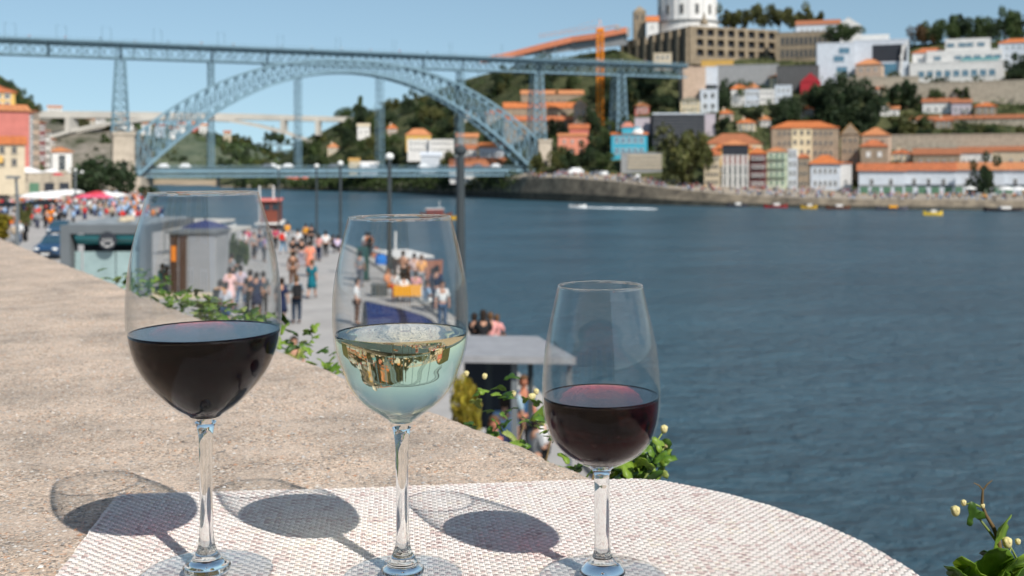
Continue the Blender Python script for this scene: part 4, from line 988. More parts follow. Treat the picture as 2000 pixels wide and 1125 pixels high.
mb = MB(); q0 = -nR * 2.05; L_ = LR * .62; P = [q0, q0 + dR * L_, q0 + dR * L_ - nR * .5, q0 - nR * .5]; mb.add([(p.x, p.y, 0) for p in P] + [(p.x, p.y, HM) for p in P], [(0, 1, 2, 3), (7, 6, 5, 4), (0, 4, 5, 1), (1, 5, 6, 2), (2, 6, 7, 3), (3, 7, 4, 0)])
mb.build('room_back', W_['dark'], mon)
B('arcaded tan stone wing continuing the monastery wall to the right', 1517, 1622, 118, 64, M_MON, D=652, depth=10, roof='flat', floors=2, cols=10, ww=2.2, wh=6.0, frame=M_MON, name='monastery_wing', cat='monastery', top_gap=1.5)
# left face with buttresses, its shade put into a darker stone colour
c2 = at(1212, 118, DM + 32); dL = (c2 - c0); dL.z = 0; LL = dL.length; dL.normalize(); nL = Vector((-dL.y, dL.x, 0))
if nL.y > 0: nL = -nL
mb = MB(); P = [Vector((0, 0, 0)), dL * LL, dL * LL - nL * 2, -nL * 2]; hz = [HM, HM * .74]
mb.add([(P[0].x, P[0].y, -3), (P[1].x, P[1].y, -3), (P[2].x, P[2].y, -3), (P[3].x, P[3].y, -3), (P[0].x, P[0].y, HM - .2), (P[1].x, P[1].y, HM * .8), (P[2].x, P[2].y, HM * .8), (P[3].x, P[3].y, HM - .2)], [(0, 3, 2, 1), (4, 5, 6, 7), (0, 1, 5, 4), (1, 2, 6, 5), (2, 3, 7, 6), (3, 0, 4, 7)])
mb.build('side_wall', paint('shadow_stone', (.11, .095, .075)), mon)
for k_ in range(9):
    p = dL * (LL * (.03 + k_ * .116)); mb = MB(); hh = (HM - .2) * (1 - (.03 + k_ * .116) * .2) - .4; mb.bar((p.x + nL.x * 1.0, p.y + nL.y * 1.0, -3), (p.x + nL.x * .5, p.y + nL.y * .5, hh), 1.7, 2.2, up=tuple(nL)); mb.build('buttress', M_MON, mon)
# flat roof behind
mb = MB(); A_ = Vector((0, 0, 0)); P = [A_ - nR * 2.6 - nL * 2.1, dR * LR * .62 - nR * 2.6, dR * LR * .5 - nR * 45, dL * LL - nL * 2.1]
mb.add([(p.x, p.y, HM * .8 - .6) for p in P], [(0, 1, 2, 3)]); mb.build('terrace', M_MON, mon)
# round church
cc = at(1342, 60, DM + 28); ch = empty('round_church', 'white round domed church with tall windows rising behind the monastery', 'church', (cc.x, cc.y, cc.z - 6))
Rr = 56 * (DM + 28) / F * 1.0; n = 24
base_z = 0; top_z = at(1342, 5, DM + 28).z - (cc.z - 6)
mb = MB(); mb.lathe([(Rr * 1.07, 0), (Rr * 1.07, top_z * .42), (Rr, top_z * .43), (Rr, top_z * 1.35), (Rr * 1.06, top_z * 1.36), (Rr * 1.06, top_z * 1.42)], 32); mb.build('drum', W_['white'], ch)
mb = MB(); mb.lathe([(Rr * 1.0, top_z * 1.421)] + [(Rr * .98 * math.cos(a), top_z * 1.421 + Rr * .9 * math.sin(a)) for a in np.linspace(0.02, math.pi / 2, 9)], 32); mb.build('dome', paint('grey_dome', (.42, .41, .39)), ch, smooth=True)
mb = MB(); mb.lathe([(Rr * 1.12, top_z * .43), (Rr * 1.12, top_z * .47), (Rr * 1.0, top_z * .48)], 32); mb.build('cornice', paint('grey_band', (.30, .30, .29)), ch)
me = window_mesh(2.2, 5.6, STONEF, GLASSD)
for k_ in range(12):
    a = 2 * math.pi * (k_ + .35) / 12; link('window', me, ch, (Rr * 1.005 * math.cos(a), Rr * 1.005 * math.sin(a), top_z * .62), (0, 0, a + math.pi / 2))
pm = MB()
pm.box(-.6, -.35, top_z * .48, .6, 0.1, top_z * 1.35); me = pm.mesh('pilaster', W_['white'])
for k_ in range(12):
    a = 2 * math.pi * (k_ + .85) / 12; link('pilaster', me, ch, (Rr * 1.0 * math.cos(a), Rr * 1.0 * math.sin(a), 0), (0, 0, a + math.pi / 2))
# stone pinnacle over the corner, bell tower, chapel
p = at(1375, 48, DM + 4); t = empty('pinnacle', 'small stone pinnacle on the monastery parapet in front of the round church', 'pinnacle', tuple(p)); mb = MB(); mb.lathe([(2.6, 0), (2.2, 2), (1.2, 3.2), (.7, 5.4), (.01, 7.5)], 8); mb.build('shaft', M_MON, t)
p = at(1250, 66, DM + 20); t = empty('bell_tower', 'dark stone bell tower with two tiny arches left of the round church', 'tower', tuple(p)); hh = at(1250, 22, DM + 20).z - p.z
mb = MB(); mb.box(-3.6, 0, -8, 3.6, 6, hh); mb.build('shaft', M_MON, t)
mb = MB(); mb.add([(-3.8, -.2, hh + .01), (3.8, -.2, hh + .01), (3.8, 6.2, hh + .01), (-3.8, 6.2, hh + .01), (-.4, 3, hh + 3.4), (.4, 3, hh + 3.4)], [(0, 1, 5, 4), (1, 2, 5), (2, 3, 4, 5), (3, 0, 4)]); mb.build('roof', M_MON, t)
me = window_mesh(1.4, 3.2, M_MON, GLASSD)
for x in (-1.7, 1.7): link('bell_opening', me, t, (x, -.03, hh - 5))
B('little white chapel with an orange roof between the bell tower and the round church', 1263, 1286, 60, 42, 'white', D=DM + 16, depth=7, roof='gable', rh=12, floors=1, cols=1, name='chapel', cat='chapel')
B('long white gabled hall with a red roof right of the monastery', 1556, 1640, 66, 48, 'bluish', D=DM + 40, depth=26, roof='gable', rh=14, floors=1, cols=7, roofm=ROOF2, name='hall', cat='building')
B('white gable end of the red-roofed hall', 1632, 1682, 74, 52, 'white', D=DM + 28, depth=12, roof='gablex', rh=18, roofm=paint('whitish_tile', (.6, .55, .5)), floors=1, cols=1, name='hall', cat='building')
B('small white kiosk on the upper deck end with round arch windows', 1277, 1312, 118, 105, 'beige', D=575, depth=6, roof='flat', floors=1, cols=3, ww=1.6, name='station_kiosk', cat='kiosk')
B('yellow strip of low wall at the foot of the monastery', 1370, 1432, 126, 119, 'ochre', D=618, depth=3, roof='flat', name='low_wall', cat='wall')
# defensive wall with tiled coping stepping down from the bell tower
seg = [(1225, 62, 96), (1165, 74, 100), (1120, 80, 106), (1062, 94, 112), (1008, 108, 118), (940, 122, 126)]
lab = ['highest length of the tiled hillside wall, beside the bell tower', 'second length of the tiled hillside wall, at the crane', 'third length of the tiled hillside wall, left of the crane', 'fourth length of the tiled hillside wall', 'lowest length of the tiled hillside wall, meeting the bridge deck']
for i in range(5):
    (xa, ya, ba), (xb, yb_, bb_) = seg[i], seg[i + 1]; Da = 655 + i * 8
    a, b_ = at(xa, ya, Da), at(xb, yb_, Da + 8); g0, g1 = at(xa, ba - 8, Da), at(xb, bb_ - 6, Da + 8)
    t = empty('hillside_wall', lab[i], 'wall', tuple(g0), 0, 'lengths of tiled wall climbing to the monastery'); o_ = Vector(g0)
    mb = MB(); d_ = Vector((0, 1.4, 0)); pts = [g0 - o_, g1 - o_, b_ - o_, a - o_]
    mb.add([tuple(p) for p in pts] + [tuple(p + d_) for p in pts], [(0, 3, 2, 1), (4, 5, 6, 7), (0, 1, 5, 4), (1, 2, 6, 5), (2, 3, 7, 6), (3, 0, 4, 7)]); mb.build('wall_body', W_['grey'], t)
    mb = MB(); mb.bar(a - o_ + Vector((0, .3, .9)), b_ - o_ + Vector((0, .3, .9)), 4.5, 3.4); mb.build('tile_coping', paint('pink_coping', (.80, .28, .15)), t)
    mb = MB(); mb.bar(a - o_ + Vector((.5, 0, -3)), a - o_ + Vector((.5, 0, 2.4)), 2.2, 2.2); mb.build('pillar', W_['grey'], t)

# ---- crane
cr_ = at(1172, 268, 560); t = empty('tower_crane', 'orange tower crane standing on the slope in front of the monastery hill', 'crane', tuple(cr_)); zt = at(1172, 62, 560).z - cr_.z
M_CR = paint('crane_orange', (.75, .24, .02)); mb = MB(); w_ = 1.5
for sx, sy in ((-1, -1), (1, -1), (1, 1), (-1, 1)): mb.bar((sx * w_, sy * w_, 0), (sx * w_, sy * w_, zt), .55, .55)
k_ = 0; z = 0
while z < zt - 2.4:
    for (ax_, ay_), (bx_, by_) in (((-1, -1), (1, -1)), ((1, -1), (1, 1)), ((1, 1), (-1, 1)), ((-1, 1), (-1, -1))):
        mb.bar((ax_ * w_, ay_ * w_, z), (bx_ * w_, by_ * w_, z + 2.4), .35, .35); mb.bar((bx_ * w_, by_ * w_, z), (ax_ * w_, ay_ * w_, z + 2.4), .35, .35)
    z += 2.4
mb.build('mast', M_CR, t)
mb = MB(); mb.box(-1.9, -1.9, zt, 1.9, 1.9, zt + 1.6); mb.build('slewing_ring', M_CR, t)
M_CR2 = paint('crane_pale', (.66, .42, .36)); mb = MB(); mb.bar((-.9, 0, zt + 1.6), (0, 0, zt + 6.5), .3, .3); mb.bar((.9, 0, zt + 1.6), (0, 0, zt + 6.5), .3, .3); mb.build('apex', M_CR2, t)
mb = MB(); J = Vector((-1, .45, -.10)).normalized(); a0 = Vector((0, 0, zt + 1.8)); n = 16; L_ = 34
for i in range(n):
    a = a0 + J * (L_ * i / n); b_ = a0 + J * (L_ * (i + 1) / n); mb.bar(a, b_, .3, .3); mb.bar(a + Vector((0, 0, 1.5)), b_ + Vector((0, 0, 1.5)), .25, .25); mb.bar(a, b_ + Vector((0, 0, 1.5)), .14, .14)
mb.bar((0, 0, zt + 6.4), a0 + J * 22 + Vector((0, 0, 1.5)), .12, .12); mb.build('jib', M_CR2, t)
mb = MB(); mb.bar(a0, a0 - J * 10, 1, .6); mb.build('counter_jib', M_CR2, t)
mb = MB(); e = a0 - J * 9.5; mb.box(e.x - 1.2, e.y - .8, e.z - 2.4, e.x + 1.2, e.y + .8, e.z - .3); mb.build('counterweight', W_['grey'], t)

# ---- left bank town
B('yellow house with a broad orange roof high at the left edge', -50, 26, 212, 180, 'yellow', D=275, depth=10, roof='hip', rh=16, floors=2, cols=4, frame=FRAME, ww=1.6, wh=2.4, sink=9)
B('big brick-red facade under an orange roof, left edge', -70, 52, 292, 216, W_['red'], D=232, depth=8, roof='gable', rh=13, floors=0, rot=10)
r, w, h, D = B('ochre-tiled house in front of the red facade', -60, 44, 330, 282, 'beige', D=212, depth=7, roof='shed', rh=18, floors=2, cols=4, frame=STONEF, ww=1.1)
mb = MB(); mb.box(-w * .1, -.5, 1.2, w * .12, -.05, 2.4); mb.build('awning', paint('awning_yellow', (.7, .42, .12)), r)
rowh = [(50, 64, 222, 'grey-white narrow riverside house next to the red facade', 'grey', 262, 9), (62, 76, 218, 'rust-roofed narrow riverside house, second in the receding row', 'pinkstone', 285, 7), (74, 88, 240, 'dark brick narrow riverside house, third in the receding row', 'maroon', 308, 7),
        (84, 98, 256, 'white and grey narrow riverside house, fourth in the receding row', 'white', 330, 6), (93, 108, 272, 'brown narrow riverside house, last in the receding row', 'stone', 350, 6)]
for i, (a, b_, yt, l, wl, D, rh) in enumerate(rowh):
    B(l, a, b_, 338, yt, wl, D=D, depth=16, roof='gable', rh=rh, floors=6 - (i > 1) - (i > 3), cols=2, ww=.9, wh=1.6, rot=28, side=5, frame=[FRAME, STONEF, FRAME, STONEF, FRAME][i])
B('white riverside house with orange roof and one tall dark doorway beside the round tree', 103, 139, 345, 297, 'white', D=345, depth=9, roof='hip', rh=9, floors=1, cols=1, ww=2.2, wh=5.5, rot=8)
for i, (px, yb, wd, hh, D, wl) in enumerate([(196, 247, 18, 15, 690, 'white'), (222, 258, 20, 14, 680, 'pinkstone'), (248, 250, 22, 17, 700, 'white'), (176, 244, 14, 10, 700, 'beige'), (286, 254, 18, 12, 1100, 'white'), (312, 258, 20, 12, 1090, 'bluish'), (398, 258, 17, 13, 1180, 'white'), (383, 250, 14, 9, 1190, 'red'), (444, 268, 14, 9, 1160, 'beige'), (107, 219, 26, 9, 900, 'white'), (340, 262, 15, 11, 1120, 'white'), (355, 252, 14, 10, 1180, 'white')]):
    L2 = ['white house on the cliff top left of the lattice tower', 'pinkish house on the cliff top, tucked under the concrete arch', 'white house on the cliff behind the lattice tower foot', 'beige house on the cliff, leftmost of the cliff-top ones', 'white far house on the river hill just right of the pier', 'bluish far house on the river hill inside the arch lattice', 'white far house with a red neighbour on the river hill top', 'small red far house on the river hill top', 'beige far house on the falling end of the river hill', 'white roof box standing above the concrete bridge at the left', 'white far house low between the lattice bars', 'white far house left of the small red one']
    B(L2[i], px - wd / 2, px + wd / 2, yb, yb - hh, wl, D=D, depth=9, roof='gable', rh=4, floors=2, cols=3, ww=1.6)
# stone arcade along the left promenade
r, w, h, D = B('low stone arcade wall with openings carrying the umbrella terrace', -120, 132, 384, 338, 'wall', D=255, depth=3, roof='flat', name='arcade_wall', cat='wall', rot=14)
for k_ in range(9):
    mb = MB(); x = -w / 2 + w * (k_ + .5) / 9; mb.box(x - 1.1, -.12, 0, x + 1.1, .0, 3.1); mb.lathe([(0.001, 0), (1.1, 0)], 16, (x, 0, 0)) if False else None; mb.build('archway', W_['dark'] if k_ % 3 else GREENF, r)

FILL = [(1560, 1590, 232, 214, 'stone', 'low brown stone shed in the dark trees left of the convent block'), (1440, 1476, 258, 240, 'beige', 'beige house with orange roof in the tree belt above the pale yellow house'), (1480, 1506, 252, 234, 'white', 'white house with orange roof in the tree belt left of the convent block'),
        (1700, 1726, 190, 174, 'beige', 'little beige house below the cream villa, right side'), (1826, 1860, 250, 236, 'stone', 'small stone hut under the long tiled retaining wall'), (1905, 1945, 226, 208, 'stone', 'brown stone house right of the lilac terrace block'), (1950, 1990, 186, 170, 'beige', 'beige house under the block at the right picture edge'),
        (1240, 1268, 222, 208, 'red', 'small rusty house on the dark slope under the upper deck'), (1300, 1326, 250, 238, 'beige', 'beige hut on the slope above the dark slate block'), (1404, 1432, 236, 222, 'pinkstone', 'pinkish house right of the lilac end block'), (1150, 1170, 236, 222, 'beige', 'beige house beside the crane foot'),
        (950, 985, 236, 222, 'stone', 'stone house with orange roof left of the stepped lodges'), (905, 930, 232, 220, 'white', 'white house high behind the right half of the arch'), (1742, 1780, 318, 300, 'beige', 'beige house right of the tower house, below the terrace wall'), (640, 662, 300, 288, 'beige', 'beige house low on the wooded hill under the arch'), (756, 776, 262, 251, 'pinkstone', 'pinkish house halfway up the wooded hill under the arch')]
for a, b_, yb, yt, wl, lb in FILL: B(lb, a, b_, yb, yt, wl, depth=8, roof='hip', rh=8, floors=2, cols=3, chimney=1)
# ================================================================ VEGETATION
def leaf_mat(name, c):
    m, nt, out = new_mat(name)
    p = N(nt, 'ShaderNodeBsdfPrincipled', Roughness=.6); p.inputs['Specular IOR Level'].default_value = .3
    a = nt.nodes.new('ShaderNodeAttribute'); a.attribute_name = 'col'
    mx = nt.nodes.new('ShaderNodeMix'); mx.data_type = 'RGBA'; mx.blend_type = 'MULTIPLY'; mx.inputs[0].default_value = 1; mx.inputs[6].default_value = (*c, 1)
    nt.links.new(a.outputs['Color'], mx.inputs[7]); nt.links.new(mx.outputs[2], p.inputs['Base Color'])
    tr = nt.nodes.new('ShaderNodeBsdfTranslucent'); nt.links.new(mx.outputs[2], tr.inputs[0]); ms = nt.nodes.new('ShaderNodeMixShader'); ms.inputs[0].default_value = .25
    nt.links.new(p.outputs[0], ms.inputs[1]); nt.links.new(tr.outputs[0], ms.inputs[2]); nt.links.new(ms.outputs[0], out.inputs[0]); return m
LEAF = dict(dark=leaf_mat('dark_leaves', (.030, .055, .022)), mid=leaf_mat('mid_leaves', (.05, .085, .025)), olive=leaf_mat('olive_leaves', (.085, .10, .03)), yellow=leaf_mat('yellow_leaves', (.22, .20, .02)), rust=leaf_mat('rusty_leaves', (.09, .06, .025)))
BARK = pbr('bark', (.12, .09, .065), .95, .1, .3, 3, bump=.5)
def leaf_cloud(pts, size, seed, flat=.0):
    g = np.random.default_rng(seed); n = len(pts); a = g.normal(size=(n, 3)); a[:, 2] *= (1 - flat); a /= np.linalg.norm(a, axis=1)[:, None]
    b = np.cross(a, g.normal(size=(n, 3))); b /= np.linalg.norm(b, axis=1)[:, None]
    s = size * (.6 + .8 * g.random(n))[:, None]
    V = np.stack([pts - a * s, pts - b * s * .6, pts + a * s, pts + b * s * .6], 1).reshape(-1, 3)
    F_ = np.arange(n * 4).reshape(-1, 4); return V, F_
CROWN = {}
def crown_mesh(kind, var, mat):
    key = (kind, var, mat)
    if key in CROWN: return CROWN[key]
    g = np.random.default_rng(hash((kind, var)) % 1000 if False else sum(map(ord, kind)) * 7 + var); P = []; tint = []
    nl = dict(hedge=16, round=18, tall=12, spread=14, pine=9, column=9)[kind]
    for i in range(nl):
        if kind == 'round': c = g.normal(size=3) * (.42, .42, .30) + (0, 0, .62); r = .26 + .16 * g.random()
        elif kind == 'hedge': c = g.normal(size=3) * (.45, .45, .2) + (0, 0, .48); r = .28 + .14 * g.random()
        elif kind == 'tall': c = g.normal(size=3) * (.26, .26, .1) + (0, 0, .3 + .6 * i / nl); r = .2 + .13 * g.random()
        elif kind == 'spread': c = g.normal(size=3) * (.55, .55, .16) + (0, 0, .62); r = .22 + .16 * g.random()
        elif kind == 'pine': c = g.normal(size=3) * (.52, .52, .07) + (0, 0, .84); r = .17 + .13 * g.random()
        else: c = g.normal(size=3) * (.07, .07, 0) + (0, 0, .15 + .8 * i / nl); r = .16 * (1.1 - abs(i / nl - .4))
        k = 150; d = g.normal(size=(k, 3)); d /= np.linalg.norm(d, axis=1)[:, None]; P.append(c + d * r * (.55 + .45 * g.random((k, 1))) * (1, 1, .85)); tint.append(np.full(k, .65 + .7 * g.random()))
    P = np.concatenate(P); tint = np.concatenate(tint); V, F_ = leaf_cloud(P, .068, var)
    C = np.repeat(tint * (.8 + .4 * g.random(len(tint))), 4)[:, None] * np.ones(3); C[:, 0] *= 1 + .25 * np.repeat(g.random(len(tint)), 4)
    CROWN[key] = np_mesh('crown', V, F_, LEAF[mat], C); return CROWN[key]
def trunk_mesh(kind, var):
    key = ('trunk', kind, var)
    if key in CROWN: return CROWN[key]
    g = random.Random(var); mb = MB(); top = .8 if kind == 'pine' else .55
    mb.tube([(0, 0, -.12), (.01, 0, .15), (.02, .01, top * .6), (0, .02, top)], [.045, .035, .026, .016], 7)
    for i in range(6):
        a = g.random() * 6.28; z = top * (.45 + .08 * i); mb.tube([(.01, 0, z), (.16 * math.cos(a), .16 * math.sin(a), z + .12), (.34 * math.cos(a), .34 * math.sin(a), z + .24)], [.016, .011, .004], 5)
    CROWN[key] = mb.mesh('trunk', BARK, True); return CROWN[key]
NT = [0]
ORDW = 'first second third fourth fifth sixth seventh eighth ninth tenth eleventh twelfth thirteenth fourteenth fifteenth sixteenth seventeenth eighteenth nineteenth twentieth'.split(); ORD = ORDW + ['twenty-' + w for w in ORDW[:9]]
USED = {}
def auto_label(x, y, s_, c):
    """which tree is meant: by its colour, size and the building it stands next to"""
    best = None
    for r in RECTS:
        cx_, cy_ = (r[0] + r[1]) / 2, (r[2] + r[3]) / 2; d = math.hypot(max(0, abs(x - cx_) - (r[1] - r[0]) / 2), max(0, abs(y - s_ * .4 - cy_) - (r[3] - r[2]) / 2)) + .02 * (r[1] - r[0])
        if best is None or d < best[0]: best = (d, r, cx_, cy_)
    d, r, cx_, cy_ = best; y_ = y - s_ * .4
    if x < r[0]: rel = 'left of the'
    elif x > r[1]: rel = 'right of the'
    elif y_ < cy_: rel = 'above the'
    else: rel = 'below the'
    nm = r[5].split(',')[0].split(); nm = nm[:6]
    while nm and nm[-1] in ('the', 'a', 'of', 'and', 'with', 'in', 'under', 'at', 'by', 'an', 'on', 'two', 'next', 'beside', 'left', 'right', 'behind', 'orange', 'front', 'white-framed', 'over', 'big', 'high'): nm.pop()
    sz_ = 'small' if s_ < 24 else ('tall' if s_ > 36 else 'rounded'); dist = 'just ' if d < 18 else ('' if d < 60 else 'well ')
    base = '%s %s tree %s%s %s' % (sz_, c, dist, rel, ' '.join(nm)); return base
def tree(label, px, pyb, wpx, hpx, D=None, kind='round', mat='mid', group=None):
    if D is None: D = D_hill(px, min(pyb, 372)) - 3
    b = at(px, pyb, D); v = NT[0] % 4; NT[0] += 1
    t = empty('tree' if kind != 'pine' else 'pine_tree', label, 'tree', tuple(b), random.random() * 6.28, group); W = wpx * D / F; Hh = hpx * D / F
    sx = W / 1.9 if kind in ('round', 'pine', 'hedge') else (W / 2.3 if kind == 'spread' else (W / 1.2 if kind == 'tall' else W / .4))
    sz = Hh / 1.02 if kind != 'pine' else Hh
    if kind in ('round', 'hedge'): sz = Hh / 1.15
    if kind == 'spread': sz = Hh / 1.0
    t.scale = (sx, sx, sz)
    link('trunk', trunk_mesh(kind, v), t); link('crown', crown_mesh(kind, v, mat), t); return t
tree('large round dark tree in front of the masonry pier', 186, 384, 158, 86, 318, 'hedge', 'dark')
tree('round green and golden tree beside the riverside houses, opposite bank', 1342, 366, 106, 104, 452, 'round', 'olive')
tree('small olive tree at the foot of the right masonry pier', 1092, 342, 40, 48, 508, 'round', 'olive')
tree('thin tree in front of the right masonry pier', 1052, 345, 26, 50, 500, 'tall', 'olive')
tree('dark round tree in front of the white riverside warehouses', 1921, 378, 54, 56, 425, 'round', 'dark')
for i, (x, y, w, h) in enumerate([(1625, 235, 62, 66), (1660, 232, 72, 78), (1698, 244, 60, 62), (1648, 262, 66, 55), (1690, 262, 64, 50), (1612, 214, 46, 40)]):
    tree(['leftmost tree of the big dark clump below the modern building', 'tallest tree in the middle of the big dark clump', 'right tree of the big dark clump below the cream villa', 'lower left tree of the big dark clump above the convent block', 'lower right tree of the big dark clump', 'small tree at the upper left corner of the big dark clump'][i], x, y, w, h, None, 'round', 'dark', 'dark tree clump on the slope')
tree('dark tree below the left end of the white and blue apartment block', 1770, 208, 42, 56, None, 'tall', 'dark'); tree('yellow-green bush tree beside the white cottages in the trees', 1768, 268, 44, 34, None, 'round', 'olive'); tree('bright yellow broom bush under the white cottages', 1778, 262, 18, 12, None, 'round', 'yellow')
tree('green tree on the roof line left of the modern building', 1652, 80, 64, 28, 600, 'round', 'mid'); tree('small tree at the left of the roof line tree', 1628, 84, 30, 22, 600, 'round', 'dark')
for i in range(9):
    tree(ORD[i] + ' tree from the left in the dense green skyline row, upper right corner', 1800 + i * 27, 84 - i * 1.2, 48, 40 + (i * 7) % 11 + i * 1.6, 618, 'hedge', ['rust', 'mid', 'mid', 'dark', 'mid', 'dark', 'mid', 'mid', 'dark'][i], 'skyline trees at the upper right')
for i, (x, h) in enumerate([(1425, 34), (1455, 36), (1490, 40), (1522, 40), (1552, 34), (1580, 36)]):
    tree(ORD[i] + ' umbrella-crowned tree from the left in the thin skyline row behind the monastery', x, 60, 56, h + 4, 700, 'spread', ['olive', 'olive'][i % 2], 'skyline trees behind the monastery')
for i, (x, y, w, h) in enumerate([(1110, 330, 40, 34), (1150, 318, 44, 38), (1178, 330, 34, 30), (1085, 262, 30, 26), (1160, 262, 36, 44), (1185, 290, 30, 40)]):
    tree(ORD[i] + ' dark scrubby tree in the group between the coral and turquoise houses', x, y, w, h, None, 'round', ['dark', 'dark', 'mid'][i % 3], 'dark trees below the crane')
# general wooded cover as single trees, placed where the photograph is green
spots = []
g = random.Random(5)
def green_zone(x0, x1, y0, y1, n, lab, grp, mats, size=(20, 42), kind='round'):
    for i in range(n):
        for _ in range(20):
            x = g.uniform(x0, x1); y = g.uniform(y0, y1); s_ = g.uniform(*size)
            D = D_hill(x, y); sk = hill_point(x, 6.0); ysk = HOR - F * (sk.z - H) / sk.y
            if y < ysk + 7: continue
            if all(not (r[0] - s_ * .3 < x < r[1] + s_ * .3 and r[2] < y < r[3] + s_ * .8 and D < r[4] + 4) for r in RECTS): break
        else: continue
        mm = g.choice(mats); lab = auto_label(x, y, s_, {'dark': 'dark green', 'mid': 'green', 'olive': 'olive green'}[mm])
        tree(lab, x, y, s_, s_ * g.uniform(.7, 1.0), D - 1, kind, mm, 'wild trees on the far bank')
green_zone(560, 900, 215, 355, 60, 'tree on the wooded hill seen through the right half of the arch', 'trees on the wooded hill under the arch', ['dark', 'mid', 'olive', 'dark'], (16, 34))
green_zone(820, 1010, 150, 260, 26, 'tree on the green slope behind the right end of the arch', 'trees behind the right end of the arch', ['dark', 'mid', 'olive'], (20, 38))
green_zone(1010, 1340, 140, 215, 24, 'tree on the dark slope under the upper deck, below the monastery', 'trees below the upper deck', ['dark', 'dark', 'mid'], (20, 40))
green_zone(1180, 1330, 180, 260, 14, 'tree on the dark slope between the turquoise house and the abutment', 'trees left of the abutment', ['dark', 'dark', 'olive'], (20, 38))
green_zone(1390, 1620, 200, 262, 26, 'tree in the dark belt under the hillside cottages', 'trees under the hillside cottages', ['dark', 'dark', 'mid'], (26, 44))
green_zone(1700, 2040, 170, 235, 18, 'tree on the rocky slope under the apartment block', 'trees under the apartment block', ['dark', 'olive', 'mid'], (16, 32))
green_zone(1740, 2040, 248, 285, 20, 'bushy tree above the terrace wall, right of the tower house', 'bushes above the terrace wall', ['dark', 'mid', 'olive'], (16, 30))
green_zone(1960, 2040, 120, 190, 8, 'dark tree at the right picture edge beside the apartment block', 'dark trees at the right edge', ['dark'], (34, 50))
for i, (x, y, D) in enumerate([(-10, 190, 380), (14, 196, 372), (34, 212, 362), (50, 224, 355), (20, 215, 345), (62, 236, 350), (44, 240, 340), (5, 225, 340)]):
    tree(auto_label(x, y, 34, 'green'), x, y, 34, 34, D, 'round', ['mid', 'dark', 'olive'][i % 3], 'trees on the left hill')
for i, (x, y, D) in enumerate([(110, 242, 650), (128, 244, 650), (160, 252, 640), (205, 290, 600), (190, 310, 590), (215, 320, 590), (150, 300, 600), (170, 330, 580), (210, 262, 640), (235, 285, 610), (120, 300, 600)]):
    tree(auto_label(x, y, 26, 'leafy'), x, y, 26, 20, D, 'round', ['mid', 'dark', 'olive'][i % 3], 'trees on the left cliff')
for i in range(29):
    x = 278 + i * 10.0; y = 258 + (i * 37) % 66 + (8 if x > 440 else 0); D = 1250 - (y - 255) * 3.0
    tree('small hazy tree on the river hill, %s from the left of its row' % ORD[i], x, y + 12, 34, 22, D, 'spread', ['mid', 'dark', 'olive'][i % 3], 'trees on the river hill')
for i in range(12):
    tree(ORD[i] + ' low tree from the left along the far water edge under the lower deck', 470 + i * 36, 372 - i * .4, 34, 22, 690 - i * 4, 'spread', ['dark', 'mid'][i % 2], 'trees at the far water edge')
# undergrowth: nobody could count it
def undergrowth():
    P = []; T = []; gg = np.random.default_rng(11); n = 5200
    for _ in range(n):
        px = 440 + 1600 * gg.random(); r = 2.1 + 3.9 * gg.random()
        if _ % 5 == 0: px = 560 + 450 * gg.random(); r = .45 + 1.6 * gg.random()
        p = hill_point(px, r); D = p.y
        v = p - Vector((0, 0, H)); y = HOR - F * (v.dot(Vector((0, SP, CP)))) / (v.dot(Vector((0, CP, -SP))))
        x = 1000 + F * v.x / v.dot(Vector((0, CP, -SP)))
        if any(q[0] < x < q[1] and q[2] < y < q[3] + 6 and D < q[4] + 3 for q in RECTS): continue
        if x > 1010 and y > 345: continue
        if _ % 5 and vnoise(np.array([p.x / 25.]), np.array([p.y / 25.]))[0] < -.16: continue
        k = 13; s = 1.2 + 1.6 * gg.random(); P.append(np.array(p) + gg.normal(size=(k, 3)) * (s, s, s * .55) + (0, 0, s * .4)); T.append(np.full(k, .35 + 1.1 * gg.random() ** 1.5))
    P = np.concatenate(P); T = np.concatenate(T); V, F_ = leaf_cloud(P, .62, 3); C = np.repeat(T * (.8 + .4 * gg.random(len(T))), 4)[:, None] * np.array([1.1, 1, .9])
    o = link('undergrowth', np_mesh('undergrowth', V, F_, LEAF['mid'], C)); tag(o, 'tangled green undergrowth covering the far hillside', 'undergrowth', kind='stuff')
undergrowth()

def far_wood():
    P = []; T = []; gg = np.random.default_rng(31)
    for _ in range(1500):
        px = 85 + 500 * gg.random(); top = np.interp(px, [85, 200, 300, 370, 430, 490, 545, 600], [240, 238, 248, 255, 268, 288, 316, 334]); y = top + (352 - top) * gg.random(); D = np.interp(y, [230, 262, 300, 335, 357], [1295, 1185, 1100, 1030, 975])
        if vnoise(np.array([px / 22.]), np.array([y / 11.]))[0] < -.05: continue
        p = at(px, y, D); k = 9; s = 3.0; P.append(np.array(p) + gg.normal(size=(k, 3)) * (s * 1.4, s, s * .5) + (0, 0, 1)); T.append(np.full(k, .5 + 1.2 * gg.random() ** 1.5))
    P = np.concatenate(P); T = np.concatenate(T); V, F_ = leaf_cloud(P, 1.8, 3); C = np.repeat(T * (.8 + .4 * gg.random(len(T))), 4)[:, None] * np.array([1.1, 1, 1.0])
    tag(link('wood', np_mesh('wood', V, F_, LEAF['mid'], C)), 'far-off scrub and woods on the river hills under the arch', 'wood', kind='stuff')
far_wood()
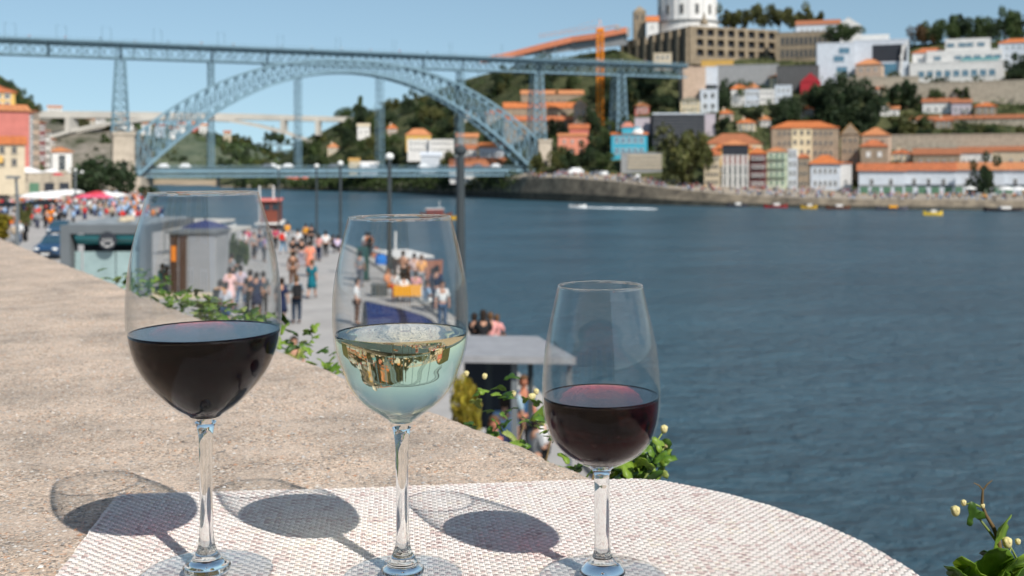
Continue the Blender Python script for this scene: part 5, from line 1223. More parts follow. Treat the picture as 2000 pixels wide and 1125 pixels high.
# ================================================================ PEOPLE
def skin_body(joints, edges, root, sub=1):
    """one continuous surface grown over a skeleton; joints: name -> (x,y,z,r)"""
    names = list(joints); me = bpy.data.meshes.new('body'); bm = bmesh.new(); lay = bm.verts.layers.skin.verify(); vs = {}
    for n in names:
        x, y, z, r = joints[n]; v = bm.verts.new((x, y, z)); v[lay].radius = (r, r * (.72 if n in ('chest', 'belly', 'pelvis', 'stomach') else 1)); v[lay].use_root = (n == root); vs[n] = v
    for a, b in edges: bm.edges.new((vs[a], vs[b]))
    bm.to_mesh(me); bm.free(); o = bpy.data.objects.new('tmp', me); col.objects.link(o)
    o.modifiers.new('s', 'SKIN'); m = o.modifiers.new('u', 'SUBSURF'); m.levels = sub
    dg = bpy.context.evaluated_depsgraph_get(); ev = o.evaluated_get(dg); out = bpy.data.meshes.new_from_object(ev)
    bpy.data.objects.remove(o); bpy.data.meshes.remove(me); out.polygons.foreach_set('use_smooth', [True] * len(out.polygons)); return out
def pose(kind):
    J = dict(pelvis=(0, 0, .93, .135), stomach=(0, 0, 1.10, .125), chest=(0, 0, 1.30, .15), neck=(0, -.01, 1.48, .055), head0=(0, -.02, 1.55, .062), head=(0, -.03, 1.63, .095), crown=(0, -.02, 1.72, .07))
    for s, n in ((-1, 'l'), (1, 'r')):
        J[n + 'sh'] = (s * .17, 0, 1.40, .062); J[n + 'el'] = (s * .235, .03, 1.14, .045); J[n + 'wr'] = (s * .25, -.05, .92, .03); J[n + 'hand'] = (s * .25, -.07, .84, .035)
        J[n + 'hip'] = (s * .09, 0, .86, .095); J[n + 'kn'] = (s * .10, -.02, .49, .062); J[n + 'an'] = (s * .10, .02, .09, .042); J[n + 'toe'] = (s * .11, -.14, .04, .036)
    if kind == 'walk':
        J['lkn'] = (-.10, -.17, .51, .062); J['lan'] = (-.10, -.24, .12, .042); J['ltoe'] = (-.11, -.40, .05, .036); J['rkn'] = (.10, .06, .49, .062); J['ran'] = (.10, .30, .16, .042); J['rtoe'] = (.11, .20, .05, .036)
        J['lel'] = (-.24, .12, 1.15, .045); J['lwr'] = (-.24, .10, .93, .03); J['lhand'] = (-.24, .07, .86, .035); J['rel'] = (.24, -.07, 1.14, .045); J['rwr'] = (.23, -.24, .99, .03); J['rhand'] = (.22, -.31, .95, .035)
    if kind == 'bent':
        J['lel'] = (-.24, -.02, 1.16, .045); J['lwr'] = (-.14, -.24, 1.16, .03); J['lhand'] = (-.08, -.30, 1.20, .035); J['rel'] = (.25, 0, 1.15, .045); J['rwr'] = (.14, -.22, 1.10, .03); J['rhand'] = (.07, -.28, 1.12, .035)
        J['lkn'] = (-.12, -.05, .49, .062); J['rtoe'] = (.16, -.13, .04, .036)
    if kind == 'sit':
        d = .50
        for k in J: x, y, z, r = J[k]; J[k] = (x, y, z - d, r)
        for s, n in ((-1, 'l'), (1, 'r')):
            J[n + 'hip'] = (s * .10, -.05, .42, .095); J[n + 'kn'] = (s * .13, -.46, .50, .062); J[n + 'an'] = (s * .12, -.50, .10, .042); J[n + 'toe'] = (s * .13, -.66, .04, .036)
            J[n + 'el'] = (s * .25, -.08, .66, .045); J[n + 'wr'] = (s * .14, -.30, .60, .03); J[n + 'hand'] = (s * .09, -.36, .60, .035)
    return J
TORSO = [('pelvis', 'stomach'), ('stomach', 'chest')]; HEADE = [('chest', 'neck'), ('neck', 'head0'), ('head0', 'head'), ('head', 'crown')]
def arms(full=True):
    E = []
    for n in 'lr':
        E += [('chest', n + 'sh'), (n + 'sh', n + 'el')]
        if full: E += [(n + 'el', n + 'wr'), (n + 'wr', n + 'hand')]
    return E
LEGS = [(p + a, p + b) for p in 'lr' for a, b in (('hip', 'kn'), ('kn', 'an'), ('an', 'toe'))] + [('pelvis', 'lhip'), ('pelvis', 'rhip')]
def sub_j(J, E, grow):
    k = {a for e in E for a in e}; return {n: (J[n][0], J[n][1], J[n][2], J[n][3] + grow) for n in J if n in k}
SKINM = paint('skin', (.50, .27, .18)); SKIN2 = paint('tan_skin', (.34, .17, .10)); DARKHAIR = paint('dark_hair', (.025, .017, .013)); FAIRHAIR = paint('brown_hair', (.11, .06, .03)); GREYHAIR = paint('grey_hair', (.35, .33, .31))
PROTO = {}
def body_meshes(kind):
    if kind in PROTO: return PROTO[kind]
    J = pose(kind); E = TORSO + HEADE + arms() + LEGS; d = {}
    me = skin_body(J, E, 'pelvis')
    # nose, ears, fingers grow out of the same figure
    mb = MB(); hx, hy, hz, hr = J['head']
    mb.ball((0, hy - .098, hz - .005), .016, 6, 5, (.8, 1.2, 1.3)); mb.ball((-.092, hy + .01, hz), .022, 6, 5, (.4, .8, 1.2)); mb.ball((.092, hy + .01, hz), .022, 6, 5, (.4, .8, 1.2))
    for n in 'lr':
        w, h = Vector(J[n + 'wr'][:3]), Vector(J[n + 'hand'][:3]); d_ = (h - w).normalized(); sd = d_.cross(Vector((0, 1, 0.2))).normalized()
        for i, L in enumerate((.072, .080, .075, .060)):
            o = h + sd * (i - 1.5) * .017; mb.tube([o, o + d_ * (L * .5) + Vector((0, -.004, 0)), o + d_ * L + Vector((0, -.018, 0))], [.0095, .0085, .006], 5)
        sg = 1 if n == 'l' else -1; mb.tube([w + d_ * .03 + sd * sg * .015, w + d_ * .06 + sd * sg * .042, w + d_ * .10 + sd * sg * .045], [.012, .010, .007], 5)
    bm = bmesh.new(); bm.from_mesh(me); x = mb.mesh('x', SKINM, True); bm.from_mesh(x); bm.to_mesh(me); bm.free(); me.materials.clear(); me.materials.append(SKINM)
    d['body'] = me
    e = MB()
    for sx in (-.034, .034): e.ball((sx, hy - .088, hz + .018), .011, 6, 4)
    e.box(-.024, hy - .099, hz - .045, .024, hy - .085, hz - .038); d['eyes'] = e.mesh('eyes', DARKHAIR, True)
    TE = TORSO + arms(False); d['shirt'] = skin_body(sub_j(J, TE, .022), TE, 'chest'); TE2 = TORSO + arms(True); 
    k2 = [x for x in TE2 if 'hand' not in x[1]]; d['jacket'] = skin_body(sub_j(J, k2, .02), k2, 'chest')
    LE = [x for x in LEGS if 'toe' not in x[1]]; d['trousers'] = skin_body(sub_j(J, LE, .022), LE, 'pelvis')
    LS = [x for x in LE if 'an' not in x[1]]; d['shorts'] = skin_body(sub_j(J, LS, .026), LS, 'pelvis')
    sh = MB()
    for n in 'lr': a, t = Vector(J[n + 'an'][:3]), Vector(J[n + 'toe'][:3]); sh.ball(((a + t) / 2 + Vector((0, 0, -.02))), .055, 8, 6, (.85, 2.2, .75))
    d['shoes'] = sh.mesh('shoes', DARKHAIR, True)
    z0 = J['pelvis'][2]
    if kind != 'sit': dr = MB(); dr.lathe([(.16, z0 + .12), (.175, z0 - .02), (.20, z0 - .22), (.235, z0 - .45), (.22, z0 - .45), (.12, z0 - .1)], 14)
    else: dr = MB(); dr.ball((0, -.22, .47), .2, 12, 8, (1.1, 1.7, .65))
    d['skirt'] = dr.mesh('skirt', DARKHAIR, True)
    ha = MB(); ha.ball((0, hy + .015, hz + .03), .112, 12, 8, (1, 1.08, 1.1)); V = []
    d['short_hair'] = hair(J, False); d['long_hair'] = hair(J, True)
    bp_ = MB(); cy_ = J['chest']; bp_.box(-.15, cy_[1] + .14, cy_[2] - .30, .15, cy_[1] + .33, cy_[2] + .14); bp_.box(-.11, cy_[1] + .331, cy_[2] - .27, .11, cy_[1] + .39, cy_[2] - .05)
    for sx in (-.1, .1): bp_.bar((sx, cy_[1] + .14, cy_[2] + .12), (sx, cy_[1] - .13, cy_[2] + .13), .035, .02); bp_.bar((sx, cy_[1] - .135, cy_[2] + .13), (sx * 1.2, cy_[1] - .12, cy_[2] - .2), .035, .02, up=(0, 1, 0))
    d['backpack'] = bp_.mesh('backpack', DARKHAIR)
    ht = MB(); ht.lathe([(.17, hz + .055), (.17, hz + .065), (.105, hz + .075), (.10, hz + .13), (.06, hz + .155), (.001, hz + .16)], 14, (0, hy + .01, 0)); d['hat'] = ht.mesh('hat', DARKHAIR, True)
    PROTO[kind] = d; return d
def hair(J, long):
    hx, hy, hz, hr = J['head']; mb = MB(); n, m = 14, 9; vs = []; fs = []
    for i in range(m + 1):
        a = math.pi * i / m * .5 * 1.15
        for k in range(n):
            t = 2 * math.pi * k / n; back = math.sin(t)
            drop = a if back < -.35 else a * (1.5 if not long else 1.6)
            if back < -.35: drop = a * .62
            r = .108; z = r * 1.15 * math.cos(drop); rr_ = r * math.sin(min(drop, math.pi * .62)) 
            if long and back > -.35 and i > m - 3: z -= .07 * (i - m + 3)
            vs.append((rr_ * math.cos(t), hy + .008 + rr_ * 1.05 * math.sin(t), hz + .02 + z))
    for i in range(m):
        for k in range(n): k2 = (k + 1) % n; fs.append((i * n + k, i * n + k2, (i + 1) * n + k2, (i + 1) * n + k))
    mb.add(vs, fs); return mb.mesh('hair', DARKHAIR, True)
CL = {}
def cloth(c):
    key = tuple(c)
    if key not in CL: CL[key] = pbr('cloth_%d' % len(CL), c, .9, .15, .08, 9)
    return CL[key]
NAVY = (.018, .025, .06); BLACK = (.02, .02, .022); WHITE = (.72, .71, .70); GREYC = (.26, .27, .28); JEANS = (.06, .10, .17); TEALC = (.01, .13, .17); SALMON = (.80, .26, .16); YEL = (.75, .33, .02); PINK = (.70, .32, .30); MAG = (.45, .03, .10)
BEIGE = (.42, .33, .24); LBLUE = (.33, .48, .66); GREENC = (.16, .20, .04); RED_ = (.60, .04, .03); ORNG = (.75, .22, .03); BROWN = (.13, .07, .045)
def person(label, px, py, kind='stand', top=WHITE, bottom=JEANS, face=0.0, hairc=DARKHAIR, long=False, dress=False, shorts=False, jacket=False, pack=None, hat=None, skin=SKINM, D=None, hgt=1.0, loc=None, group=None, z=None):
    p = loc if loc is not None else (on_quay(px, py) if D is None else Vector((at(px, py, D).x, D, qz(D) if z is None else z)))
    t = empty('person', label, 'person', tuple(p), R(face), group); t.scale = (hgt,) * 3; d = body_meshes(kind)
    def part(key, name, mat):
        o = link(name, d[key], t)
        if mat is not None and d[key].materials[:] != [mat]:
            o.material_slots[0].link = 'OBJECT'; o.material_slots[0].material = mat
        return o
    for k in ('shirt', 'jacket', 'trousers', 'shorts'):
        if len(d[k].materials) == 0: d[k].materials.append(DARKHAIR)
    part('body', 'body', skin); part('eyes', 'eyes', None); part('long_hair' if long else 'short_hair', 'hair', hairc)
    part('jacket' if jacket else 'shirt', 'jacket' if jacket else 'shirt', cloth(top))
    if dress: part('skirt', 'skirt', cloth(bottom))
    elif shorts: part('shorts', 'shorts', cloth(bottom))
    else: part('trousers', 'trousers', cloth(bottom))
    part('shoes', 'shoes', cloth(BLACK if not shorts else WHITE))
    if pack: part('backpack', 'backpack', cloth(pack))
    if hat: part('hat', 'hat', cloth(hat))
    return t
PP = person
PP('woman in a navy dress with a red belt, her back turned, beside the left glass', 550, 634, 'stand', NAVY, NAVY, 170, dress=True)
PP('man in a grey shirt with a black backpack beside the woman in navy', 579, 632, 'bent', (.22, .26, .29), (.03, .045, .07), 200, hairc=FAIRHAIR, pack=BLACK, hgt=1.04)
PP('woman walking in a teal dress and white shoes', 609, 583, 'walk', TEALC, TEALC, 175, dress=True, hairc=FAIRHAIR)
PP('person in brown patterned clothes standing behind the man with the backpack', 572, 560, 'stand', BROWN, BROWN, 190)
PP('tall person in a long salmon pink outfit', 605, 540, 'stand', SALMON, (.72, .24, .15), 185, dress=True, hgt=1.08)
PP('person in black and white patterned clothes left of the salmon pink one', 572, 520, 'stand', BLACK, BEIGE, 170, shorts=True)
PP('person in a black top bending between the patterned and the salmon pink ones', 589, 522, 'bent', BLACK, (.30, .26, .30), 200)
PP('woman in a pink top and navy trousers near the quay edge', 622, 510, 'bent', PINK, NAVY, 150, long=True)
PP('person in white top and black trousers next to the woman in pink', 636, 502, 'stand', WHITE, BLACK, 200)
PP('person in a yellow jacket at the water edge', 597, 480, 'stand', YEL, BLACK, 160, jacket=True)
PP('person in black next to the yellow jacket', 608, 482, 'stand', BLACK, BLACK, 190, jacket=True)
PP('person in a yellow top left of the lamp post, near the moored boat', 561, 474, 'stand', YEL, GREYC, 180)
PP('person in a white shirt and light jeans with a red bag', 553, 496, 'walk', WHITE, (.14, .26, .38), 170, pack=RED_)
PP('person in white in the middle of the quay group', 582, 496, 'stand', WHITE, GREYC, 160)
PP('woman in magenta and dark trousers at the right rim of the left glass', 538, 488, 'stand', MAG, BLACK, 180, long=True)
PP('person sitting on the quay floor in dark clothes, right of the group', 650, 492, 'sit', BLACK, NAVY, 130)
PP('person sitting on the quay floor in white and violet beside the dark one', 659, 494, 'sit', (.60, .50, .66), BLACK, 200)
PP('dark-haired person in a green shirt close below the parapet', 574, 786, 'stand', GREENC, GREENC, 10, D=27.5, hgt=.98)
PP('sunburnt man in a navy polo shirt in front of the canopy', 965, 905, 'stand', NAVY, JEANS, 5, hairc=FAIRHAIR, D=18.6, skin=paint('sunburnt_skin', (.50, .20, .12)), hgt=1.0)
PP('man with grey hair and dark sweater sitting at the left of the navy polo', 893, 905, 'stand', (.02, .022, .035), BLACK, 60, hairc=GREYHAIR, D=17.2, hgt=.86)
PP('person in a pale blue shirt seen from behind under the canopy', 986, 905, 'stand', LBLUE, JEANS, 180, D=20.6, hgt=.96)
PP('grey-haired man under the canopy, right of the first post', 996, 900, 'stand', (.30, .40, .46), BLACK, 170, hairc=GREYHAIR, D=21.6, hgt=1.03)
PP('red-faced man in blue behind the canopy post', 1022, 900, 'stand', (.03, .09, .18), BLACK, 20, hairc=FAIRHAIR, D=22.2, skin=MATS['sunburnt_skin'])
PP('person in a pale top sitting right of the canopy post', 1060, 880, 'stand', WHITE, BLACK, 250, D=20.5, hgt=.80)
PP('person in grey leaning at the right side of the canopy', 1046, 890, 'bent', GREYC, BLACK, 120, D=19.6, hgt=.86)
PP('dark-haired woman in black sitting on the quay edge above the canopy roof', 944, 690, 'sit', BLACK, BLACK, 190, long=True, D=35.0, hgt=1.1)
PP('person in pink sitting on the quay edge beside the dark-haired woman', 958, 690, 'sit', PINK, WHITE, 200, D=35.4, hgt=1.0, hairc=FAIRHAIR)
PP('brown-haired child sitting right of the person in pink', 970, 690, 'sit', PINK, BROWN, 160, D=35.8, hairc=FAIRHAIR, hgt=.9)
PP('person in black sitting partly behind the rim of the white wine glass', 926, 690, 'sit', BLACK, BLACK, 150, D=35.2)
# seen through the white wine glass
PP('man in a white shirt and brown trousers, seen through the white wine glass', 697, 634, 'stand', WHITE, BROWN, 90)
PP('person in dark grey behind the man in the white shirt', 703, 560, 'stand', GREYC, (.16, .16, .18), 160)
PP('person in a long white top near the green pillar', 715, 505, 'stand', WHITE, (.05, .12, .12), 180); PP('person in orange and black beside the long white top', 721, 506, 'stand', ORNG, BLACK, 200, pack=BLACK)
PP('bare-shouldered person with black hair standing over the stall', 787, 560, 'bent', (.55, .30, .20), BLACK, 140, hairc=DARKHAIR)
PP('seated person in orange beside the stall', 757, 576, 'sit', (.62, .25, .12), ORNG, 60); PP('seated person in white in front of the orange cover', 788, 590, 'sit', WHITE, LBLUE, 200)
PP('child in white standing by the pole', 771, 588, 'stand', WHITE, RED_, 160, hgt=.75); PP('person in pink and white sitting on the quay, middle of the stall group', 812, 584, 'sit', PINK, WHITE, 170)
PP('blond person in orange standing at the water edge', 823, 570, 'stand', (.80, .38, .12), GREYC, 180, hairc=FAIRHAIR); PP('person in pale pink next to the blond one in orange', 809, 566, 'stand', (.70, .5, .45), WHITE, 180)
PP('person in navy with a grey coat near the second lamp post', 853, 612, 'stand', NAVY, NAVY, 150, jacket=True, hgt=1.1); PP('woman in grey and pink beside the navy one', 845, 606, 'stand', (.4, .34, .36), GREYC, 120, long=True)
PP('person in a white T-shirt and blue jeans at the tall dark post', 864, 642, 'stand', WHITE, JEANS, 10); PP('person in pale blue sitting by the jeans wearer', 832, 606, 'sit', LBLUE, WHITE, 120)
# seen through the left glass
PP('person in a yellow top with a black backpack, seen through the left glass', 430, 640, 'stand', YEL, BLACK, 170, pack=BLACK); PP('person in pale grey with jeans beside the yellow top', 441, 646, 'stand', (.5, .5, .55), JEANS, 160, shorts=True)
PP('woman in a pale pink dress, seen through the left glass', 449, 605, 'stand', (.8, .5, .48), (.8, .5, .48), 190, dress=True); PP('woman in a lilac blouse and blue jeans walking away', 470, 600, 'walk', (.48, .40, .46), JEANS, 180)
PP('slim person in black by the right side of the left glass', 489, 612, 'stand', BLACK, BLACK, 200); PP('woman in a navy dress with bare legs, seen through the left glass', 501, 618, 'stand', NAVY, NAVY, 170, dress=True)
PP('man in dark grey at the right rim of the left glass', 514, 616, 'stand', (.05, .06, .07), BLACK, 180); PP('person in orange sitting beside the grey shutters', 446, 540, 'sit', ORNG, BEIGE, 160)
PP('person in white sitting beside the person in orange', 437, 546, 'sit', WHITE, WHITE, 190); PP('person in a dark sweater leaning over a bench', 452, 566, 'bent', GREYC, BLACK, 140)
PP('child in turquoise sitting on the step of the kiosk', 317, 566, 'sit', (.05, .45, .38), WHITE, 160, hairc=FAIRHAIR); PP('person in white shorts beside the turquoise child', 326, 572, 'sit', BEIGE, WHITE, 170)
PP('sunburnt man behind the shutters, standing on the platform', 341, 510, 'stand', (.05, .03, .03), BLACK, 180, skin=MATS['sunburnt_skin']); 
for i in range(6):
    PP(['walker in white and black near the moored wooden boat', 'walker in magenta near the moored wooden boat', 'walker in grey at the stern of the moored boat', 'walker in navy waiting at the moored boat', 'person in violet among the walkers by the boat', 'person with a rucksack looking at the moored boat'][i],
       [476, 484, 496, 507, 516, 524][i], [500, 492, 505, 496, 512, 488][i], ['stand', 'walk'][i % 2], [WHITE, MAG, GREYC, NAVY, (.4, .25, .45), BEIGE][i], [BLACK, GREYC, BLACK, JEANS, BLACK, GREYC][i], 30 * i, pack=BLACK if i == 5 else None)
# ---- the distant promenade crowd, left
def small_person(c1, c2, hairm, w=.23):
    mb = MB(); mb.mi = 0; mb.lathe([(.05, .82), (w * .75, .84), (w * .72, 1.05), (w, 1.36), (w * .6, 1.46), (.05, 1.5)], 8); mb.bar((-w - .03, 0, 1.38), (-w - .09, .02, .88), .09, .1); mb.bar((w + .03, 0, 1.38), (w + .09, -.05, .9), .09, .1)
    mb.mi = 1; mb.bar((-.09, 0, 0), (-.09, 0, .86), .14, .15); mb.bar((.10, -.06, 0), (.09, 0, .86), .14, .15)
    mb.mi = 2; mb.ball((0, -.01, 1.62), .105, 8, 6, (.9, 1, 1.15)); mb.mi = 3; mb.ball((0, .025, 1.665), .105, 8, 5, (.95, 1, .95))
    return mb.mesh('person', [cloth(c1), cloth(c2), SKINM, hairm], True)
CR = [(WHITE, JEANS, 'white top'), (PINK, BLACK, 'pink top'), (RED_, GREYC, 'red top'), (BLACK, BLACK, 'black clothes'), (LBLUE, BEIGE, 'pale blue shirt'), (NAVY, JEANS, 'navy shirt'), (ORNG, BLACK, 'orange top'), (BEIGE, GREYC, 'beige jacket'), (GREYC, NAVY, 'grey shirt'), (WHITE, BLACK, 'white shirt and black trousers')]
CM = [small_person(a, b, [DARKHAIR, FAIRHAIR, GREYHAIR][i % 3]) for i, (a, b, c) in enumerate(CR)]
gc = random.Random(21)
for i in range(165):
    k = gc.randrange(len(CR)); t_ = gc.random() ** .8
    py = 380 + 98 * (1 - t_); px = gc.uniform(24, 66 + 205 * t_ ** 1.3 + 20 * (t_ > .8))
    if py > 425 and (px > 118): px = gc.uniform(30, 112)
    if py > 452 and px > 52: px = gc.uniform(26, 52)
    p = on_quay(px, py); o = link('person', CM[k], None, tuple(p), (0, 0, gc.uniform(0, 6.28)), (gc.uniform(.92, 1.06),) * 3)
    tag(o, 'distant person in %s in the dense crowd on the left promenade' % CR[k][2], 'person', 'crowd on the left promenade')
for i in range(20):
    k = gc.randrange(len(CR)); D = gc.uniform(110, 330); p = Vector((edge_x(D) - gc.uniform(1, 9), D, qz(D))); o = link('person', CM[k], None, tuple(p), (0, 0, gc.uniform(0, 6.28)))
    tag(o, 'distant person in %s strolling along the far quay edge' % CR[k][2], 'person', 'strollers on the far quay edge')
# crowd on the opposite bank: a mass
def far_crowd():
    base = CM[0]; n = len(base.vertices); co = np.empty(n * 3); base.vertices.foreach_get('co', co); co = co.reshape(-1, 3)
    mb = MB(); mb.box(-.25, -.15, .8, .25, .15, 1.5); mb.box(-.2, -.12, 0, .2, .12, .79); mb.ball((0, 0, 1.65), .13, 6, 4); V0 = np.array(mb.v); faces = mb.f
    pal = np.array([(.7, .7, .7), (.6, .3, .28), (.5, .04, .04), (.03, .03, .03), (.3, .42, .6), (.03, .04, .1), (.7, .3, .05), (.4, .33, .25), (.25, .25, .27)])
    Vs, Fs, Cs = [], [], []; b = 0; gg = np.random.default_rng(8); q4 = [f for f in faces if len(f) == 4]
    for i in range(430):
        px = 1030 + 1000 * gg.random(); p = hill_point(px, 1.04 + .9 * gg.random() ** 1.5); a = gg.random() * 6.28; c, s = math.cos(a), math.sin(a)
        V = V0.copy(); V[:, 0], V[:, 1] = V0[:, 0] * c - V0[:, 1] * s + p.x, V0[:, 0] * s + V0[:, 1] * c + p.y; V[:, 2] = V0[:, 2] + p.z; Vs.append(V); Fs.append(np.array(q4) + b); b += len(V0)
        C = np.tile(pal[gg.integers(9)], (len(V0), 1)); C[8:16] = pal[gg.integers(3, 6)]; C[16:] = (.4, .25, .18); Cs.append(C)
    m = pbr('crowd_clothes', (1, 1, 1), .9, .1, .05, 1, attr='col'); o = link('crowd', np_mesh('crowd', np.concatenate(Vs), np.concatenate(Fs), m, np.concatenate(Cs))); tag(o, 'crowd of tiny figures walking along the opposite river bank', 'crowd', kind='stuff')
far_crowd()
def prom_crowd():
    mb = MB(); mb.box(-.25, -.15, .8, .25, .15, 1.5); mb.box(-.2, -.12, 0, .2, .12, .79); mb.ball((0, 0, 1.65), .13, 6, 4); V0 = np.array(mb.v); q4 = np.array([f for f in mb.f if len(f) == 4])
    pal = np.array([(.7, .7, .7), (.7, .3, .28), (.5, .04, .04), (.03, .03, .03), (.3, .42, .6), (.03, .04, .1), (.7, .22, .04), (.4, .33, .25), (.25, .25, .27)]); Vs, Fs, Cs = [], [], []; b = 0; gg = np.random.default_rng(18)
    for i in range(430):
        D = 130 + 280 * gg.random(); xe = edge_x(D); x = xe - 1 - 34 * gg.random() ** 1.2; a = gg.random() * 6.28; c, s_ = math.cos(a), math.sin(a); V = V0.copy()
        V[:, 0], V[:, 1] = V0[:, 0] * c - V0[:, 1] * s_ + x, V0[:, 0] * s_ + V0[:, 1] * c + D; V[:, 2] = V0[:, 2] + qz(D); Vs.append(V); Fs.append(q4 + b); b += len(V0)
        C = np.tile(pal[gg.integers(9)], (len(V0), 1)); C[8:16] = pal[gg.integers(3, 6)]; C[16:] = (.4, .25, .18); Cs.append(C)
    o = link('crowd', np_mesh('crowd', np.concatenate(Vs), np.concatenate(Fs), MATS['crowd_clothes'], np.concatenate(Cs))); tag(o, 'dense far crowd filling the promenade towards the bridge', 'crowd', kind='stuff')
prom_crowd()

# ================================================================ QUAY FURNITURE
M_POST = paint('dark_post', (.05, .06, .065)); M_POSTL = paint('pale_post', (.16, .18, .19)); M_METAL = paint('grey_metal', (.14, .155, .165)); M_LAMP = paint('lamp_globe', (.75, .75, .72))
lamps = [(37, 'tall thick dark lamp post behind the white wine glass, nearest of the quay row', 6.3, .17), (57, 'dark lamp post with a pale globe on top, second of the quay row', 6.25, .13), (85, 'third lamp post of the quay row, in front of the river', 6.3, .12), (100, 'fourth lamp post of the quay row, thin and far', 6.3, .10), (112, 'fifth lamp post of the quay row, thin and far, by the boat', 6.3, .09)]
for D, lab_, hh, rr_ in lamps:
    x = edge_x(D) - .75; t = empty('lamp_post', lab_, 'lamp post', (x, D, qz(D)), 0, 'lamp posts along the quay edge')
    mb = MB(); mb.lathe([(rr_ * 1.9, 0), (rr_ * 1.9, .12), (rr_ * 1.3, .16), (rr_, .9), (rr_ * .8, hh)], 14); mb.build('post', M_POST, t, smooth=False)
    mb = MB(); mb.lathe([(.02, hh), (.16, hh + .03), (.24, hh + .17), (.16, hh + .32), (.01, hh + .38)], 14); mb.build('lamp_head', M_LAMP if D > 40 else M_POST, t, smooth=True)
p = on_quay(34, 486); t = empty('lamp_post', 'grey lamp post at the left edge, standing in front of the crowd', 'lamp post', tuple(p)); mb = MB(); mb.tube([(0, 0, 0), (0, 0, 3.6), (-.1, 0, 5.3)], [.16, .12, .1], 10); mb.build('post', M_METAL, t)
mb = MB(); mb.box(-.75, -.3, 5.3, .1, .3, 5.5); mb.build('lamp_head', MATS['pale_post'], t)
p = on_quay(147, 398); t = empty('street_lamp', 'three-armed street lamp with white globes in front of the round dark tree', 'lamp post', tuple(p)); s_ = p.y / F; mb = MB(); hh = 62 * s_; mb.tube([(0, 0, 0), (0, 0, hh)], .22, 8); mb.bar((-12 * s_, 0, hh - 2 * s_), (13 * s_, 0, hh - 2 * s_), .2, .2); mb.build('post', M_METAL, t)
for dx, dz in ((-12, 0), (13, 0), (0, 4)):
    mb = MB(); mb.ball((dx * s_, 0, hh + dz * s_), 3 * s_, 10, 8); mb.build('globe', M_LAMP, t, smooth=True)
# canopy pavilion near the parapet
cz = qz(20); px0 = at(896, 700, 19.2).x; px1 = at(1126, 690, 19.0).x
t = empty('canopy', 'flat pale grey canopy on steel posts just below the parapet, by the water', 'canopy', (0, 19.2, cz)); zr = 2.58
mb = MB(); P = [(px0, -.15), (px1 - .02, -.35), (px1 - .62, 2.0), (px0 - .1, 2.15)]; mb.poly(P, zr, zr + .12)
mb.build('roof', pbr('canopy_sheet', (.29, .29, .30), .6, .3, .12, 3), t)
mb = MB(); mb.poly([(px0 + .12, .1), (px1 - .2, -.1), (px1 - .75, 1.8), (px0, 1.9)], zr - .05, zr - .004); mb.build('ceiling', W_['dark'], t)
for (x, y, r_, m_) in ((at(1005, 700, 19.3).x, .1, .055, M_METAL), (at(1036, 700, 20.8).x, 1.6, .05, M_POST), (at(955, 700, 20.8).x, 1.6, .055, M_POST), (px1 - .12, -.15, .045, M_METAL)):
    mb = MB(); mb.bar((x, y, 0), (x, y, zr - .06), r_ * 2, r_ * 2); mb.build('post', m_, t)
mb = MB(); mb.box(px0, 2.12, .9, px1 - 1.05, 2.16, zr - .06); mb.build('shade_panel', W_['dark'], t)  # dark panel added for the shade inside the canopy
mb = MB(); mb.box(px0 + .3, .7, .95, px1 - 1.2, 1.3, 1.0); mb.build('counter_top', paint('counter_grey', (.3, .3, .3)), t)
mb = MB(); mb.box(px0 + .35, .75, 0, px1 - 1.25, 1.25, .94); mb.build('counter', W_['dark'], t)
# glass-fronted kiosk on the left
kp = on_quay(128, 566); KD = 49.0; kx0, kx1 = at(124, 560, KD).x, at(276, 560, KD).x; kw = kx1 - kx0; kz = qz(KD)
t = empty('kiosk', 'grey framed glass-fronted kiosk with a round black sign, left of the first glass', 'kiosk', (kx0, KD, kz)); kh = at(200, 440, KD).z - kz
mb = MB(); mb.box(-.15, 0, kh - .38, kw + .2, 7.5, kh); mb.build('roof_frame', M_METAL, t)
mb = MB(); mb.box(-.15, 0, 0, .28, .9, kh - .381); mb.box(-.15, 6.9, 0, .28, 7.4, kh - .381); mb.build('side_frame', M_METAL, t)
mb = MB(); mb.box(kw - .1, 0, 0, kw + .2, .9, kh - .381); mb.box(kw - .1, 6.9, 0, kw + .2, 7.4, kh - .381); mb.build('side_frame', M_METAL, t)
mb = MB(); mb.box(.285, 1.6, 0, kw - .105, 1.7, kh - .385); mb.build('back_panel', W_['dark'], t)
gpan = pbr('pale_glass_panel', (.30, .40, .40), .15, .6, .12, .8)
for a, b_ in ((.34, .62), (.72, 2.15), (2.2, kw - .2)):
    mb = MB(); mb.box(a, .42, .12, b_, .46, kh - 1.2); mb.build('glass_panel', gpan, t)
mb = MB(); mb.add([], []); n = 10; vs = []
for i in range(n + 1):
    a = math.pi * .5 * i / n; 
    for x in (.45, kw - .3): vs.append((x, .1 + .75 * (1 - math.sin(a)), kh - .95 + .55 * (1 - math.cos(a)) if False else kh - .42 - .52 * math.cos(a) * 1.0))
mb.add(vs, [(2 * i, 2 * i + 1, 2 * i + 3, 2 * i + 2) for i in range(n)]); mb.build('curved_awning', pbr('glossy_teal', (.02, .16, .18), .12, .6, .1, 2), t, smooth=True)
def disc(mb, c, r, n=28, y0=-.03, y1=.03):
    ring = [(c[0] + r * math.cos(2 * math.pi * k / n), c[2] + r * math.sin(2 * math.pi * k / n)) for k in range(n)]
    mb.add([(x, c[1] + y0, z) for x, z in ring] + [(x, c[1] + y1, z) for x, z in ring], [tuple(range(n)), tuple(range(2 * n - 1, n - 1, -1))] + [(k, n + k, n + (k + 1) % n, (k + 1) % n) for k in range(n)])
